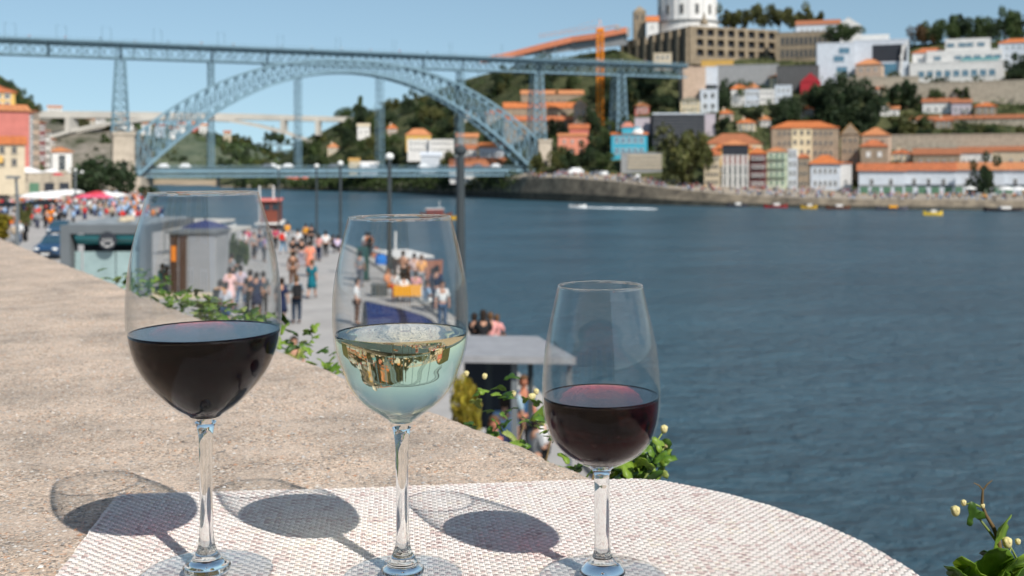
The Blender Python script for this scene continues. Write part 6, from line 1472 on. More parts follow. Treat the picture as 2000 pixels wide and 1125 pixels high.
mb = MB(); sx, sz = at(210, 470, KD).x - kx0, at(210, 470, KD).z - kz; disc(mb, (sx, .02, sz), .40); sg = mb.build('round_sign', W_['dark'], t)
mb = MB(); ring = []
for k in range(19):
    a0, a1 = math.pi * (1.08 + .84 * k / 19), math.pi * (1.08 + .84 * (k + .62) / 19); 
    if k in (5, 12): continue
    mb.add([(sx + .30 * math.cos(a0), -.017, sz + .30 * math.sin(a0)), (sx + .30 * math.cos(a1), -.017, sz + .30 * math.sin(a1)), (sx + .22 * math.cos(a1), -.017, sz + .22 * math.sin(a1)), (sx + .22 * math.cos(a0), -.017, sz + .22 * math.sin(a0))], [(0, 1, 2, 3)])
for k, x in enumerate((-.2, -.11, -.02, .07, .16)):
    mb.box(sx + x, -.024, sz - .06, sx + x + .022, -.012, sz + .09); mb.box(sx + x + .023, -.024, sz + .068, sx + x + .055, -.012, sz + .088) if k % 2 == 0 else mb.box(sx + x + .023, -.024, sz - .06, sx + x + .055, -.012, sz - .04)
mb.build('sign_lettering', W_['white'], sg)
for k in range(6):
    mb = MB(); mb.box(-.1, .8 + k * 1.1, kh + .001, kw + .1, 1.0 + k * 1.1, kh + .09); mb.build('roof_rib', pbr('rib_metal', (.26, .29, .31), .5) if k == 0 else MATS['rib_metal'], t)
mb = MB(); mb.box(-.3, -.6, 0, kw + .4, 0, .10); mb.build('step', W_['beige'], t)
for k in range(3):
    c = MB(); c.lathe([(.22, 0), (.22, .12), (.14, .14), (.14, .2)], 12, (kw * .62, 1.4 + k * .5, kh + .1)); c.build('roof_vent', W_['beige'], t, smooth=False)
# shuttered kiosk seen through the left glass
K2 = 50.5; a_, b2 = at(329, 545, K2).x, at(421, 545, K2).x; w2 = b2 - a_; z2 = qz(K2); h2 = at(380, 456, K2).z - z2
t = empty('kiosk', 'grey kiosk with corrugated shutters and two narrow brown doors, seen through the left glass', 'kiosk', (a_, K2, z2))
mb = MB(); mb.box(0, .1, 0, w2, 2.4, h2); mb.build('cabin', W_['grey'], t); mb = MB(); mb.box(-.1, -.1, h2 + .002, w2 + .1, 2.5, h2 + .12); mb.build('roof', M_METAL, t)
for k in range(2):
    mb = MB(); mb.box(.08 + k * .4, .03, .1, .40 + k * .4, .098, h2 - .1); d_ = mb.build('door', paint('brown_door', (.06, .03, .02)), t)
    if k == 0: mb = MB(); mb.box(.12, .015, h2 * .55, .34, .028, h2 * .8); mb.build('poster', cloth(ORNG), d_)
sm = MB(); sm.box(0, .02, .1, .085, .098, h2 - .08); me = sm.mesh('shutter_slat', paint('shutter_grey', (.30, .31, .33)))
for k in range(int((w2 - .95) / .1)): link('shutter_slat', me, t, (.92 + k * .1, 0, 0))
mb = MB(); mb.box(-.6, -1.0, 0, w2 + .9, .02, .14); mb.build('platform', W_['beige'], t)
def parasol(label, p, r, h, mat, post=M_POST, group=None, n=8, rise=.32):
    t = empty('parasol', label, 'parasol', tuple(p), random.random(), group); mb = MB(); mb.tube([(0, 0, 0), (0, 0, h + r * rise + .1)], .035 * max(1, r / 1.6), 8); mb.build('pole', post, t)
    mb = MB(); mb.lathe([(r, h), (r * .66, h + r * rise * .45), (r * .33, h + r * rise * .8), (.02, h + r * rise)], n); mb.lathe([(r, h), (r * 1.0, h - .16)], n); mb.build('canopy', mat, t)
    mb = MB()
    for k in range(n): a = 2 * math.pi * k / n; mb.bar((0, 0, h + r * rise - .04), (r * math.cos(a), r * math.sin(a), h - .03), .025, .025)
    mb.build('ribs', post, t); return t
NAVYP = cloth((.03, .045, .13)); WHITEP = cloth((.78, .77, .75)); REDP = cloth((.55, .05, .07)); PINKP = cloth((.65, .10, .17))
parasol('navy blue parasol over the shuttered kiosk, seen through the left glass', (at(401, 480, 53.5).x, 53.5, qz(53)), 1.12, h2 + .12, NAVYP)
# white awnings of moored tour boats / stalls
for i, (x0, x1, y, D) in enumerate([(318, 428, 436, 76), (330, 455, 452, 64)]):
    a, b_ = at(x0, y, D), at(x1, y, D); t = empty('market_awning', ['long pale flat awning nearer the river, seen through the left glass', 'cream flat awning behind the navy parasol, seen through the left glass'][i], 'awning', (a.x, D, qz(D))); w = b_.x - a.x; hz_ = a.z - qz(D)
    mb = MB(); mb.poly([(0, 0), (w, 0), (w + .3, 3.2), (.3, 3.2)], hz_, hz_ + .16); mb.build('cover', cloth((.55, .52, .47)), t)
    for x in (.1, w * .5, w - .1):
        for y_ in (.1, 3.0): mb = MB(); mb.bar((x, y_, 0), (x, y_, hz_), .07, .07); mb.build('post', M_METAL, t)
# beach tent on the quay
p = on_quay(784, 640); t = empty('pop_up_tent', 'grey and navy pop-up tent on the quay, seen through the white wine glass', 'tent', tuple(p), R(15)); n = 10; L = 1.35; vs = []
for i in range(n + 1):
    f = i / n; 
    for j in range(7): a = math.pi * j / 6; vs.append((-L + 2 * L * f, .62 * math.cos(a) * (1 - .55 * f), 1.0 * math.sin(a) * (1 - f) ** .6 + .02))
fs = [(i * 7 + j, i * 7 + j + 1, (i + 1) * 7 + j + 1, (i + 1) * 7 + j) for i in range(n) for j in range(6)]
mb = MB(); k4 = 4 * 6; mb.add(vs, [f for f in fs if f[0] % 7 >= 3]); mb.build('front_cloth', cloth((.018, .03, .10)), t, smooth=True); mb = MB(); mb.add(vs, [f for f in fs if f[0] % 7 < 3]); mb.build('top_cloth', cloth((.45, .47, .50)), t, smooth=True)
mb = MB(); mb.tube([vs[j] for j in range(7)], .02, 6); mb.tube([vs[i * 7 + 3] for i in range(n + 1)], .02, 6); mb.build('pole', M_POST, t)
# stall table with orange cover, cool box, bag
p = on_quay(797, 590); t = empty('table', 'low folding table under a bright orange cloth among the seated people', 'table', tuple(p)); mb = MB(); mb.box(-.6, -.35, .68, .6, .35, .72); mb.box(-.6, -.36, .3, .6, -.351, .68); mb.build('cover', cloth(YEL), t)
for sx in (-.5, .5):
    for sy in (-.28, .28): mb = MB(); mb.bar((sx, sy, 0), (sx, sy, .68), .04, .04); mb.build('leg', M_METAL, t)
p = on_quay(741, 578); t = empty('cool_box', 'dark grey cool box standing on the paving by the pop-up tent', 'box', tuple(p)); mb = MB(); mb.box(-.35, -.25, 0, .35, .25, .5); mb.build('body', cloth((.08, .09, .09)), t); mb = MB(); mb.box(-.37, -.27, .501, .37, .27, .58); mb.build('lid', cloth((.14, .15, .15)), t)
p = on_quay(744, 520); t = empty('bag', 'bright blue bag on the quay edge, seen through the white wine glass', 'bag', tuple(p)); mb = MB(); mb.lathe([(.30, 0), (.36, .25), (.33, .6), (.18, .72)], 12); mb.build('sack', cloth((.02, .16, .50)), t, smooth=True); mb = MB(); mb.tube([(-.16, 0, .7), (-.1, 0, .92), (.1, 0, .92), (.16, 0, .7)], .02, 6); mb.build('handle', cloth(BLACK), t)
p = on_quay(709, 548); t = empty('pillar', 'dark green metal display pillar on the quay, seen through the white wine glass', 'pillar', tuple(p)); mb = MB(); mb.box(-.28, -.2, 0, .28, .2, 1.75); mb.build('panel', cloth((.035, .085, .075)), t); mb = MB(); mb.box(-.34, -.26, -.0, .34, .26, .08); mb.build('base', M_POST, t)
# terrace parasols, tents and market umbrellas on the left
for i, (px, py, D, r, m_, lb) in enumerate([(14, 334, 225, 3.2, WHITEP, 'white parasol at the left edge, on the terrace above the arcade'), (52, 333, 235, 3.4, WHITEP, 'big white parasol on the terrace, second from the left'), (99, 332, 250, 1.9, WHITEP, 'white parasol at the right end of the terrace'), (113, 338, 248, 1.3, REDP, 'small red parasol at the right end of the terrace'), (30, 300, 215, 1.6, cloth((.7, .45, .15)), 'ochre parasol by the beige house, left edge')]):
    q = at(px, py + 3, D); parasol(lb, (q.x, D, q.z - 2.4), r, 2.4, m_, group='terrace parasols')
mk = [(70, 400, 3.0, WHITEP), (84, 397, 3.0, WHITEP), (100, 394, 3.2, WHITEP), (114, 392, 3.2, WHITEP), (128, 388, 3.2, WHITEP), (92, 403, 2.6, WHITEP), (142, 385, 2.8, WHITEP), (180, 397, 2.2, REDP), (168, 402, 2.0, PINKP), (198, 402, 2.1, PINKP), (190, 391, 2.4, REDP), (216, 398, 2.2, WHITEP), (228, 396, 2.2, WHITEP), (206, 390, 2.2, WHITEP)]
for i, (px, py, r, m_) in enumerate(mk):
    p = on_quay(px, py + 8); c_ = 'white' if m_ is WHITEP else ('red' if m_ is REDP else 'pink')
    parasol('%s market umbrella over the stalls of the left promenade' % c_, p, r, 2.3, m_, group='market umbrellas on the left promenade', rise=.25)
for i, (px, py) in enumerate([(66, 420), (14, 424), (84, 416)]):
    p = on_quay(px, py + 12); parasol('black parasol among the crowd on the left promenade, ' + ['middle one', 'leftmost, at the picture edge', 'rightmost and farthest'][i], p, 2.0, 2.2, cloth((.015, .018, .022)), group='black parasols in the crowd', rise=.2)
p = on_quay(3, 470); 
t = tree('yellow-green clipped shrub at the left edge of the promenade', 0, 474, 34, 62, p.y, 'column', 'yellow')
t = tree('dark slim shrub in front of the crowd, behind the left lamp post', 46, 452, 24, 52, 96, 'tall', 'olive')
t = tree('slender young tree on the quay, seen through the left glass', 455, 545, 40, 92, 58, 'tall', 'mid')
tree('low yellow-flowering shrub left of the canopy, below the parapet', 912, 872, 70, 135, 16.5, 'tall', 'yellow')
# ---- blue car
M_CARB = pbr('blue_car_paint', (.015, .05, .11), .2, .6, .05, 1); M_TYRE = paint('tyre_rubber', (.02, .02, .02))
def loft_car(root, L=4.2, W=1.75, Hc=1.45, mat=M_CARB):
    sec = [(-L / 2, .45, .62, .70, .70), (-L / 2 + .15, .28, .84, .80, .80), (-L / 2 + .9, .25, .98, .86, .84), (-L / 2 + 1.15, .25, 1.02, .87, .84), (-L / 2 + 1.9, .25, 1.03, .88, .85), (0.9, .25, 1.05, .88, .86), (L / 2 - .25, .27, 1.0, .85, .82), (L / 2, .40, .85, .78, .76)]
    mb = MB(); n = 8
    for (y, zb, zt, wb, wt) in sec:
        mb.v += [(-wb, y, zb), (-wb * 1.0, y, (zb + zt) / 2), (-wt, y, zt - .05), (-wt * .9, y, zt), (wt * .9, y, zt), (wt, y, zt - .05), (wb, y, (zb + zt) / 2), (wb, y, zb)]
    for i in range(len(sec) - 1):
        for k in range(n): k2 = (k + 1) % n; mb.f.append((i * n + k, i * n + k2, (i + 1) * n + k2, (i + 1) * n + k)); mb.m.append(0)
    mb.f += [tuple(range(n)), tuple((len(sec) - 1) * n + k for k in range(n - 1, -1, -1))]; mb.m += [0, 0]; mb.build('body', mat, root, smooth=False)
    mb = MB(); cab = [(-L / 2 + 1.1, 1.02, .74, 1.02), (-L / 2 + 1.75, 1.02, .80, Hc - .06), (.1, 1.02, .80, Hc), (1.1, 1.03, .76, Hc - .08), (1.75, 1.0, .74, 1.04)]
    for y, z0, w, z1 in cab: mb.v += [(-w, y, z0 - .03), (-w * .84, y, z1), (w * .84, y, z1), (w, y, z0 - .03)]
    for i in range(4):
        for k in range(4): k2 = (k + 1) % 4; mb.f.append((i * 4 + k, i * 4 + k2, (i + 1) * 4 + k2, (i + 1) * 4 + k)); mb.m.append(0)
    mb.build('cabin_glass', pbr('car_glass', (.03, .07, .10), .08, .7) if 'car_glass' not in MATS else MATS['car_glass'], root)
    mb = MB(); mb.box(-.66, -L / 2 + 1.8, Hc - .04, .66, 1.1, Hc + .015); mb.build('roof', mat, root)
    for sx in (-.58, .58): mb = MB(); mb.ball((sx, -L / 2 + .06, .70), .15, 10, 6, (1.2, .5, .6)); mb.build('headlight', M_LAMP, root, smooth=True)
    mb = MB(); mb.box(-.45, -L / 2 - .03, .42, .45, -L / 2 + .05, .60); mb.build('grille', W_['dark'], root)
    mb = MB(); mb.box(-.26, -L / 2 - .05, .32, .26, -L / 2 - .031, .43); mb.build('number_plate', W_['white'], root)
    for sx in (-W / 2 + .1, W / 2 - .1):
        for sy in (-L / 2 + .8, L / 2 - .8):
            mb = MB(); 
            for k in range(16):
                a = 2 * math.pi * k / 16; mb.v += [(sx - .1, sy + .31 * math.cos(a), .31 + .31 * math.sin(a)), (sx + .1, sy + .31 * math.cos(a), .31 + .31 * math.sin(a))]
            mb.f = [(2 * k, 2 * k + 1, (2 * k + 3) % 32, (2 * k + 2) % 32) for k in range(16)] + [tuple(range(0, 32, 2)), tuple(range(31, 0, -2))]; mb.m = [0] * 18; w_ = mb.build('wheel', M_TYRE, root)
            r_ = MB(); 
            for k in range(12): a = 2 * math.pi * k / 12; r_.v.append((sx + (.105 if sx > 0 else -.105), sy + .19 * math.cos(a), .31 + .19 * math.sin(a)))
            r_.f = [tuple(range(12))]; r_.m = [0]; r_.build('rim', M_METAL, w_)
p = on_quay(91, 506); t = empty('car', 'dark blue car facing the camera beside the grey kiosk', 'car', (p.x, p.y + 1.5, p.z), R(4)); loft_car(t)
for i, (px, py, c_, lb) in enumerate([(118, 462, (.03, .07, .12), 'dark car half hidden behind the grey kiosk frame'), (8, 448, (.02, .02, .025), 'black car parked at the left edge by the stone wall')]):
    p = on_quay(px, py); t = empty('car', lb, 'car', tuple(p), R(10)); loft_car(t, mat=pbr('car_paint_%d' % i, c_, .2, .6))
# moored motorbikes by the parapet foot, red and white scooter
def scooter(label, px, py, D, c_, rz):
    q = at(px, py, D); t = empty('scooter', label, 'scooter', (q.x, D, qz(D)), R(rz)); z = 0
    for y in (-.62, .62):
        mb = MB(); pts = [(0, y + .24 * math.cos(a), .27 + .24 * math.sin(a)) for a in np.linspace(0, 2 * math.pi, 17)]; mb.tube(pts, .06, 6, cap=False); mb.build('wheel', M_TYRE, t, smooth=True)
    mb = MB(); mb.ball((0, .35, .62), .3, 10, 8, (.6, 1.5, .7)); mb.box(-.16, -.35, .28, .16, .3, .36); mb.ball((0, -.5, .6), .2, 10, 8, (.9, .5, 1.9)); mb.build('fairing', cloth(c_), t, smooth=True)
    mb = MB(); mb.ball((0, .35, .84), .22, 10, 6, (.75, 1.7, .35)); mb.build('saddle', cloth(BLACK), t, smooth=True)
    mb = MB(); mb.tube([(0, -.6, .3), (0, -.5, 1.0)], .035, 6); mb.tube([(-.33, -.42, 1.08), (0, -.52, 1.02), (.33, -.42, 1.08)], .025, 6); mb.build('handlebar', M_METAL, t)
scooter('white scooter parked in front of the glass-fronted kiosk', 205, 572, 46, (.7, .72, .74), 60); scooter('red and white scooter partly hidden by the parapet', 172, 585, 45, RED_, 80); scooter('dark scooter at the left of the glass-fronted kiosk', 140, 585, 46, BLACK, 30); scooter('grey scooter right of the white one', 235, 576, 46, GREYC, 70)
# ================================================================ BOATS
def hull(mb, L, W, h0, h1, rise=.9):
    n = 12; sec = []
    for i in range(n + 1):
        f = i / n; x = -L / 2 + L * f; w = W / 2 * (math.sin(math.pi * min(1, (f * .86 + .14))) ** .55 if f < 1 else .02); sh = h1 + rise * (2 * f - 1) ** 4
        mb.v += [(x, -w * .55, h0), (x, -w, sh), (x, w, sh), (x, w * .55, h0)]
    for i in range(n):
        for k in range(3): mb.f.append((i * 4 + k, i * 4 + k + 1, (i + 1) * 4 + k + 1, (i + 1) * 4 + k)); mb.m.append(0)
        mb.f.append((i * 4 + 3, i * 4, (i + 1) * 4, (i + 1) * 4 + 3)); mb.m.append(0)
    mb.f += [(3, 2, 1, 0), (n * 4, n * 4 + 1, n * 4 + 2, n * 4 + 3)]; mb.m += [0, 0]
M_WOOD = paint('boat_wood', (.16, .055, .03)); M_DECKW = paint('boat_white', (.68, .66, .63))
def tour_boat(label, px, py, D, L, rz, group=None, hc=M_WOOD, top=M_DECKW, mast=True, z=0.0):
    q = ongy(px, z, D); t = empty('tour_boat', label, 'boat', tuple(q), R(rz), group); mb = MB(); hull(mb, L, L * .24, -.5, 1.1); mb.build('hull', hc, t)
    mb = MB(); mb.box(-L * .32, -L * .09, 1.0, L * .22, L * .09, 2.6); c = mb.build('cabin', paint('cabin_red', (.33, .06, .04)), t)
    wm = MB(); wm.box(-.35, -L * .09 - .03, 1.5, .35, L * .09 + .03, 2.2); me = wm.mesh('window', GLASSD)
    for k in range(6): link('window', me, c, (-L * .28 + k * L * .088, 0, 0))
    mb = MB(); mb.box(-L * .36, -L * .105, 2.75, L * .26, L * .105, 2.95); mb.build('awning', top, t); mb = MB()
    for k in range(5):
        for sy in (-1, 1): mb.bar((-L * .34 + k * L * .14, sy * L * .1, 1), (-L * .34 + k * L * .14, sy * L * .1, 2.75), .07, .07)
    mb.build('stanchions', M_METAL, t)
    if mast: mb = MB(); mb.tube([(L * .1, 0, 1), (L * .1, 0, L * .55)], .1, 8); mb.build('mast', M_DECKW, t)
    return t
tour_boat('wooden tour boat with a white mast, out on the river above the white wine glass', 852, 415, 330, 9.5, 12)
yb = MB(); p_ = ongy(880, 0, 322); t = empty('rowing_boat', 'small yellow boat beside the masted tour boat', 'boat', tuple(p_), R(8)); hull(yb, 4.2, 1.5, -.2, .9, .5); yb.build('hull', cloth((.62, .35, .03)), t); yb = MB(); yb.box(-1.4, -.5, .55, 1.2, .5, .62); yb.build('bench', M_WOOD, t)
tour_boat('wooden tour boat moored behind the yellow-clad walkers, two white masts', 528, 430, 205, 9, 75, z=0.6)
q = at(516, 372, 200); 
# tall upper works of the moored boat that show above the quay
t = empty('tour_boat', 'red and brown two-deck boat moored at the quay, right of the left glass rim', 'boat', tuple(ongy(529, 0, 190)), R(99)); mb = MB(); hull(mb, 13, 4.4, -.5, 4.2); mb.build('hull', M_WOOD, t)
zt0 = at(529, 432, 190).z; zt1 = at(529, 386, 190).z
mb = MB(); mb.box(-4.5, -1.7, 4.1, 4, 1.7, zt1 - .5); c = mb.build('cabin', paint('cabin_brown', (.20, .06, .04)), t); wm = MB(); wm.box(-4.55, -.5, 0, -4.49, .5, 1.0); me = wm.mesh('window', GLASSD)
for yy_ in (-.95, .35): link('window', me, c, (0, yy_, zt1 - 2.0))
mb = MB(); mb.box(-5, -1.95, zt1 - .499, 4.5, 1.95, zt1 - .2); mb.build('roof', cloth((.65, .2, .17)), t)
mb = MB(); mb.box(-5.2, -2.3, zt0 - .35, 5, 2.3, zt0); mb.build('awning', M_DECKW, t)
for x, y in ((-4.6, 1.6), (-3.0, -.6)): mb = MB(); mb.tube([(x, y, 4), (x, y, at(512, 362, 190).z)], .14, 8); mb.build('mast', M_DECKW, t)
tour_boat('wooden boat with a cabin low by the quay, seen through the white wine glass', 752, 520, 100, 8, 60, z=5.5 - 1.5) if False else None
t = empty('rabelo_boat', 'brown and white open boat moored close to the quay, seen through the white wine glass', 'boat', (edge_x(86) + 3.6, 90, 0), R(112)); mb = MB(); hull(mb, 15, 4.0, -.5, 7.2, 1.6); mb.build('hull', paint('hull_brown', (.30, .12, .07)), t)
mb = MB(); mb.box(-3.5, -1.2, 7.1, 2.5, 1.2, 8.7); mb.build('cabin', M_DECKW, t); mb = MB(); mb.box(-4.2, -1.6, 8.701, 3.2, 1.6, 8.85); mb.build('roof', M_DECKW, t)
mb = MB(); mb.tube([(1.2, 0, 8.8), (1.2, 0, 10.5)], .09, 8); mb.build('mast', M_DECKW, t)
for i, (px, D, L, c_, lb) in enumerate([(1822, 350, 6, (.75, .50, .06), 'small yellow speedboat out on the river at the right'), (1742, 388, 11, (.10, .10, .12), 'black boat with a yellow bow moored at the opposite bank'), (1580, 402, 6, (.50, .30, .03), 'small yellow flat boat moored at the opposite bank'), (1637, 398, 9, (.12, .05, .03), 'dark brown boat right of the yellow flat one at the opposite bank'), (1515, 410, 9, (.25, .03, .03), 'dark red boat moored below the convent block'), (1960, 378, 14, (.05, .04, .04), 'long dark boat moored at the right picture edge'), (1440, 416, 8, (.05, .05, .06), 'small dark boat moored left of the red one')]):
    t = empty('boat', lb, 'boat', tuple(ongy(px, 0, D)), R(3 * i - 6)); mb = MB(); hull(mb, L, L * .24, -.3, .9, .7); mb.build('hull', cloth(c_), t); mb = MB(); mb.box(-L * .1, -L * .07, .8, L * .16, L * .07, 1.7); mb.build('cabin', M_DECKW if i != 1 else cloth(YEL), t)
    mb = MB(); mb.tube([(L * .2, 0, .8), (L * .2, 0, 2.6)], .06, 6); mb.build('mast', M_METAL, t)
tour_boat('white-roofed river cruise boat seen through the upper part of the left glass', 398, 413, 262, 15, 15, hc=M_DECKW, mast=False)
t = empty('speedboat', 'white speedboat trailing a wake near the opposite embankment', 'boat', tuple(ongy(1128, 0, 412)), R(176)); mb = MB(); hull(mb, 6.5, 2.0, -.2, .9, .4); mb.build('hull', M_DECKW, t); mb = MB(); mb.box(-.6, -.6, .8, 1.2, .6, 1.4); mb.build('windscreen', GLASSD, t)
mb = MB(); a = ongy(1132, 0, 411); b_ = ongy(1275, 0, 398); n = 40; gw = random.Random(2)
for i in range(n):
    f = i / n; p = a.lerp(b_, f)
    for k in range(3): x = p.x + gw.uniform(-1, 1); y = p.y + gw.uniform(-1.6, 1.6) * (1 + f); s_ = gw.uniform(.5, 1.4); mb.ball((x, y, .05), s_, 7, 4, (1.5, .8, .16))
o = mb.build('wake', cloth((.72, .76, .78)), smooth=True); tag(o, 'white foaming wake behind the speedboat', 'wake', kind='stuff')
# vehicles on the lower deck and the far street
vm = MB(); vm.box(-2.4, -.95, .4, 2.4, .95, 1.3); vm.box(-1.3, -.85, 1.301, 1.6, .85, 1.95); VW = vm.mesh('car', cloth((.75, .76, .77))); VD = vm.mesh('car', cloth((.12, .13, .15)))
for i, px in enumerate([292, 318, 362, 520, 532, 560, 652, 710, 828, 930, 970]):
    o = link('car', VW if i % 3 else VD, None, tuple(bp(s_at(px), -1.8 if i % 2 else 1.8, ZL)), (0, 0, math.atan2(BU.y, BU.x))); tag(o, ('pale' if i % 3 else 'dark') + ' car crossing the lower deck of the iron bridge', 'car', 'cars on the lower deck')
for i, px in enumerate([1098, 1124, 1165, 1180, 1232, 1246]):
    p = hill_point(px, 1.75); s_ = 1.5 if i in (1,) else 1.0; o = link('van' if i == 1 else 'car', VW if i % 2 else VD, None, tuple(p), (0, 0, .3 * i), (s_,) * 3); tag(o, [('white van on the far street beside the right masonry pier' if i == 1 else ('pale' if i % 2 else 'dark') + ' car parked on the far street below the turquoise house')][0], 'van' if i == 1 else 'car', None if i == 1 else 'cars on the far street')
parasol('white parasol before the warehouses, left of the dark tree', hill_point(1895, 1.6), 3.2, 2.6, WHITEP, group='white parasols before the warehouses')
for px in (1965, 1990): parasol('white parasol before the warehouses, right of the dark tree', hill_point(px, 1.6), 3.4, 2.6, WHITEP, group='white parasols before the warehouses')
# tram of people and lights on the upper deck: tiny walkers
for i in range(22):
    s = S0 + 20 + i * (S1 - S0 - 30) / 22 + (i * 13 % 7); o = link('person', CM[i % len(CM)], None, tuple(bp(s, -3.7, ZD)), (0, 0, i)); tag(o, 'tiny walker in %s behind the railing of the upper bridge deck' % CR[i % len(CM)][2], 'person', 'walkers on the upper deck')
# ================================================================ HOUSE BEHIND THE CAMERA (seen only as reflections in the glasses)
t = empty('restaurant_house', 'granite and render house front behind the terrace', 'house', (-5.6, -6.0, H - 1.2), R(180))
mb = MB(); mb.box(-8.4, 0, -8, 8.4, 8, 11); mb.build('wall', W_['ochre'], t); me = window_mesh(1.3, 2.1, FRAME, GLASSD)
for f in range(3):
    for c in range(7): link('window', me, t, (-7.2 + c * 2.4, -.03, .6 + f * 3.4))
t = empty('terrace_floor', 'stone terrace floor beside the parapet', 'terrace', (0, 0, H - 1.25)); mb = MB(); a, b_ = pt_par(-2.6, 2.1), pt_par(3.4, 2.1); c_, d_ = pt_par(3.4, 9), pt_par(-9, 9); e_ = pt_par(-9, 0.0)
mb.poly([(a.x, a.y), (e_.x, e_.y), (d_.x, d_.y), (c_.x, c_.y), (b_.x, b_.y)], QZ - H, 0) ; mb.build('paving', M_PAVE, t)
# ================================================================ VINES ALONG THE PARAPET
def vine_leaf_mesh(seed, mat, lobed=True):
    g = random.Random(seed); n = 22; pts = []
    for k in range(n + 1):
        a = -math.pi * .88 + 2 * math.pi * .88 * k / n
        r = 1.0 * (.72 + .28 * math.cos(a * 5 / 1.76)) * (1 - .12 * abs(a) / math.pi) if lobed else .55 + .45 * math.cos(a) ** 2 * (1 if abs(a) < 1.6 else .3)
        r *= 1 + .06 * math.sin(k * 2.9 + seed); pts.append((r * math.sin(a) * .5, .15 + r * math.cos(a) * .55))
    V = [(0, 0, 0)] + [(x, y, -.22 * (x * x + (y - .1) ** 2) + .05 * math.sin(9 * x + seed) ) for x, y in pts] + [(x * .5, y * .5, .035 + .03 * math.sin(7 * x)) for x, y in pts]
    m = n + 1; F_ = []
    for k in range(n): F_.append((0, 1 + m + k, 1 + m + k + 1)); F_.append((1 + m + k, 1 + k, 1 + k + 1, 1 + m + k + 1))
    F_ = [f[::-1] for f in F_]
    # a thin underside gives the blade its thickness
    b = len(V); V2 = [(x, y, z - .012) for x, y, z in V]; F2 = [tuple(i + b for i in f[::-1]) for f in F_]; rim = [(1 + k, 1 + k + 1, b + 1 + k + 1, b + 1 + k) for k in range(n)]
    me = bpy.data.meshes.new('leaf'); me.from_pydata(V + V2, [], F_ + F2 + rim); me.materials.append(mat); me.polygons.foreach_set('use_smooth', [True] * len(me.polygons)); me.update(); return me
def leafmat(name, c, c2):
    m, nt, out = new_mat(name); p = N(nt, 'ShaderNodeBsdfPrincipled', Roughness=.45); p.inputs['Specular IOR Level'].default_value = .4
    tc = nt.nodes.new('ShaderNodeTexCoord'); n1 = N(nt, 'ShaderNodeTexNoise', Scale=3.0, Detail=4.0); nt.links.new(tc.outputs['Object'], n1.inputs['Vector']); r = nt.nodes.new('ShaderNodeValToRGB')
    r.color_ramp.elements[0].position = .35; r.color_ramp.elements[0].color = (*c2, 1); r.color_ramp.elements[1].position = .65; r.color_ramp.elements[1].color = (*c, 1); nt.links.new(n1.outputs['Fac'], r.inputs[0]); nt.links.new(r.outputs[0], p.inputs['Base Color'])
    tr = nt.nodes.new('ShaderNodeBsdfTranslucent'); tr.inputs[0].default_value = (c[0] * 1.6, c[1] * 1.5, c[2], 1); ms = nt.nodes.new('ShaderNodeMixShader'); ms.inputs[0].default_value = .3
    nt.links.new(p.outputs[0], ms.inputs[1]); nt.links.new(tr.outputs[0], ms.inputs[2]); nt.links.new(ms.outputs[0], out.inputs[0]); return m
LM = [leafmat('vine_green', (.13, .24, .022), (.075, .16, .018)), leafmat('vine_light', (.24, .36, .045), (.15, .25, .03)), leafmat('vine_deep', (.06, .13, .018), (.035, .085, .014)), leafmat('vine_young', (.34, .40, .12), (.24, .30, .08))]
LEAVES = [vine_leaf_mesh(i, LM[i % 4]) for i in range(8)]
M_VSTEM = pbr('vine_stem', (.16, .11, .05), .8, .2, .3, 60); M_GSTEM = pbr('green_stem', (.20, .26, .07), .6, .3, .2, 60)
gv = random.Random(17)
def vine(label, anchor_px, n, size, spread, up=(.02, .10), D=None, flowers=0):
    """one plant: stems root on the outer face of the wall, leaves as single parts"""
    (xa, ya), (xb, yb) = anchor_px; A, B_ = ong(xa, ya, TOP), ong(xb, yb, TOP); mid = (A + B_) / 2
    t = empty('vine', label, 'vine', tuple(mid)); L = (B_ - A); out = -en
    mb = MB(); stems = []
    for k in range(max(2, n // 9)):
        f = gv.random(); base = A + L * f + out * .05 - Vector((0, 0, .12 + .1 * gv.random())); tip = base + out * gv.uniform(.0, spread * .4) + L.normalized() * gv.uniform(-.03, .03) + Vector((0, 0, .11)); m_ = (base + tip) / 2 + Vector((gv.uniform(-.02, .02), gv.uniform(-.02, .02), .01)); stems.append((base, m_, tip))
        mb.tube([base - mid, m_ - mid, tip - mid], [.0016, .0013, .0007], 6)
    mb.build('stem', M_VSTEM, t, smooth=True)
    for k in range(n):
        f = gv.random(); b = A + L * f + out * (gv.random() ** .8 * spread + size * .35); z = gv.uniform(up[0] - .012, up[1]); q = b - mid; s_ = size * gv.uniform(.6, 1.15)
        link('leaf', LEAVES[gv.choice((0, 0, 1, 1, 2, 4, 5, 6, 3))], t, (q.x, q.y, z), (gv.uniform(-.9, .5), gv.uniform(-.6, .6), gv.uniform(0, 6.28)), (s_,) * 3)
    for k in range(flowers):
        f = gv.random(); b = A + L * f + out * spread * gv.uniform(.3, 1); q = b - mid; bud('bud', t, (q.x, q.y, up[1] * gv.uniform(.5, 1.1)), size * .13)
    return t
M_BUD = pbr('cream_bud', (.62, .52, .28), .6, .3, .15, 200, color2=(.45, .42, .16))
def bud(name, t, p, r):
    mb = MB(); mb.ball((0, 0, 0), r, 10, 8, (1, 1, 1.25))
    for k in range(5): a = k * 1.2566; mb.ball((r * .55 * math.cos(a), r * .55 * math.sin(a), r * .35), r * .55, 7, 5, (1, 1, 1.2))
    return mb.build(name, M_BUD, t, smooth=True, loc=p)
vine('row of green vine leaves along the parapet edge beyond the left glass', ((500, 662), (290, 586)), 210, .022, .08, (-.015, .012))
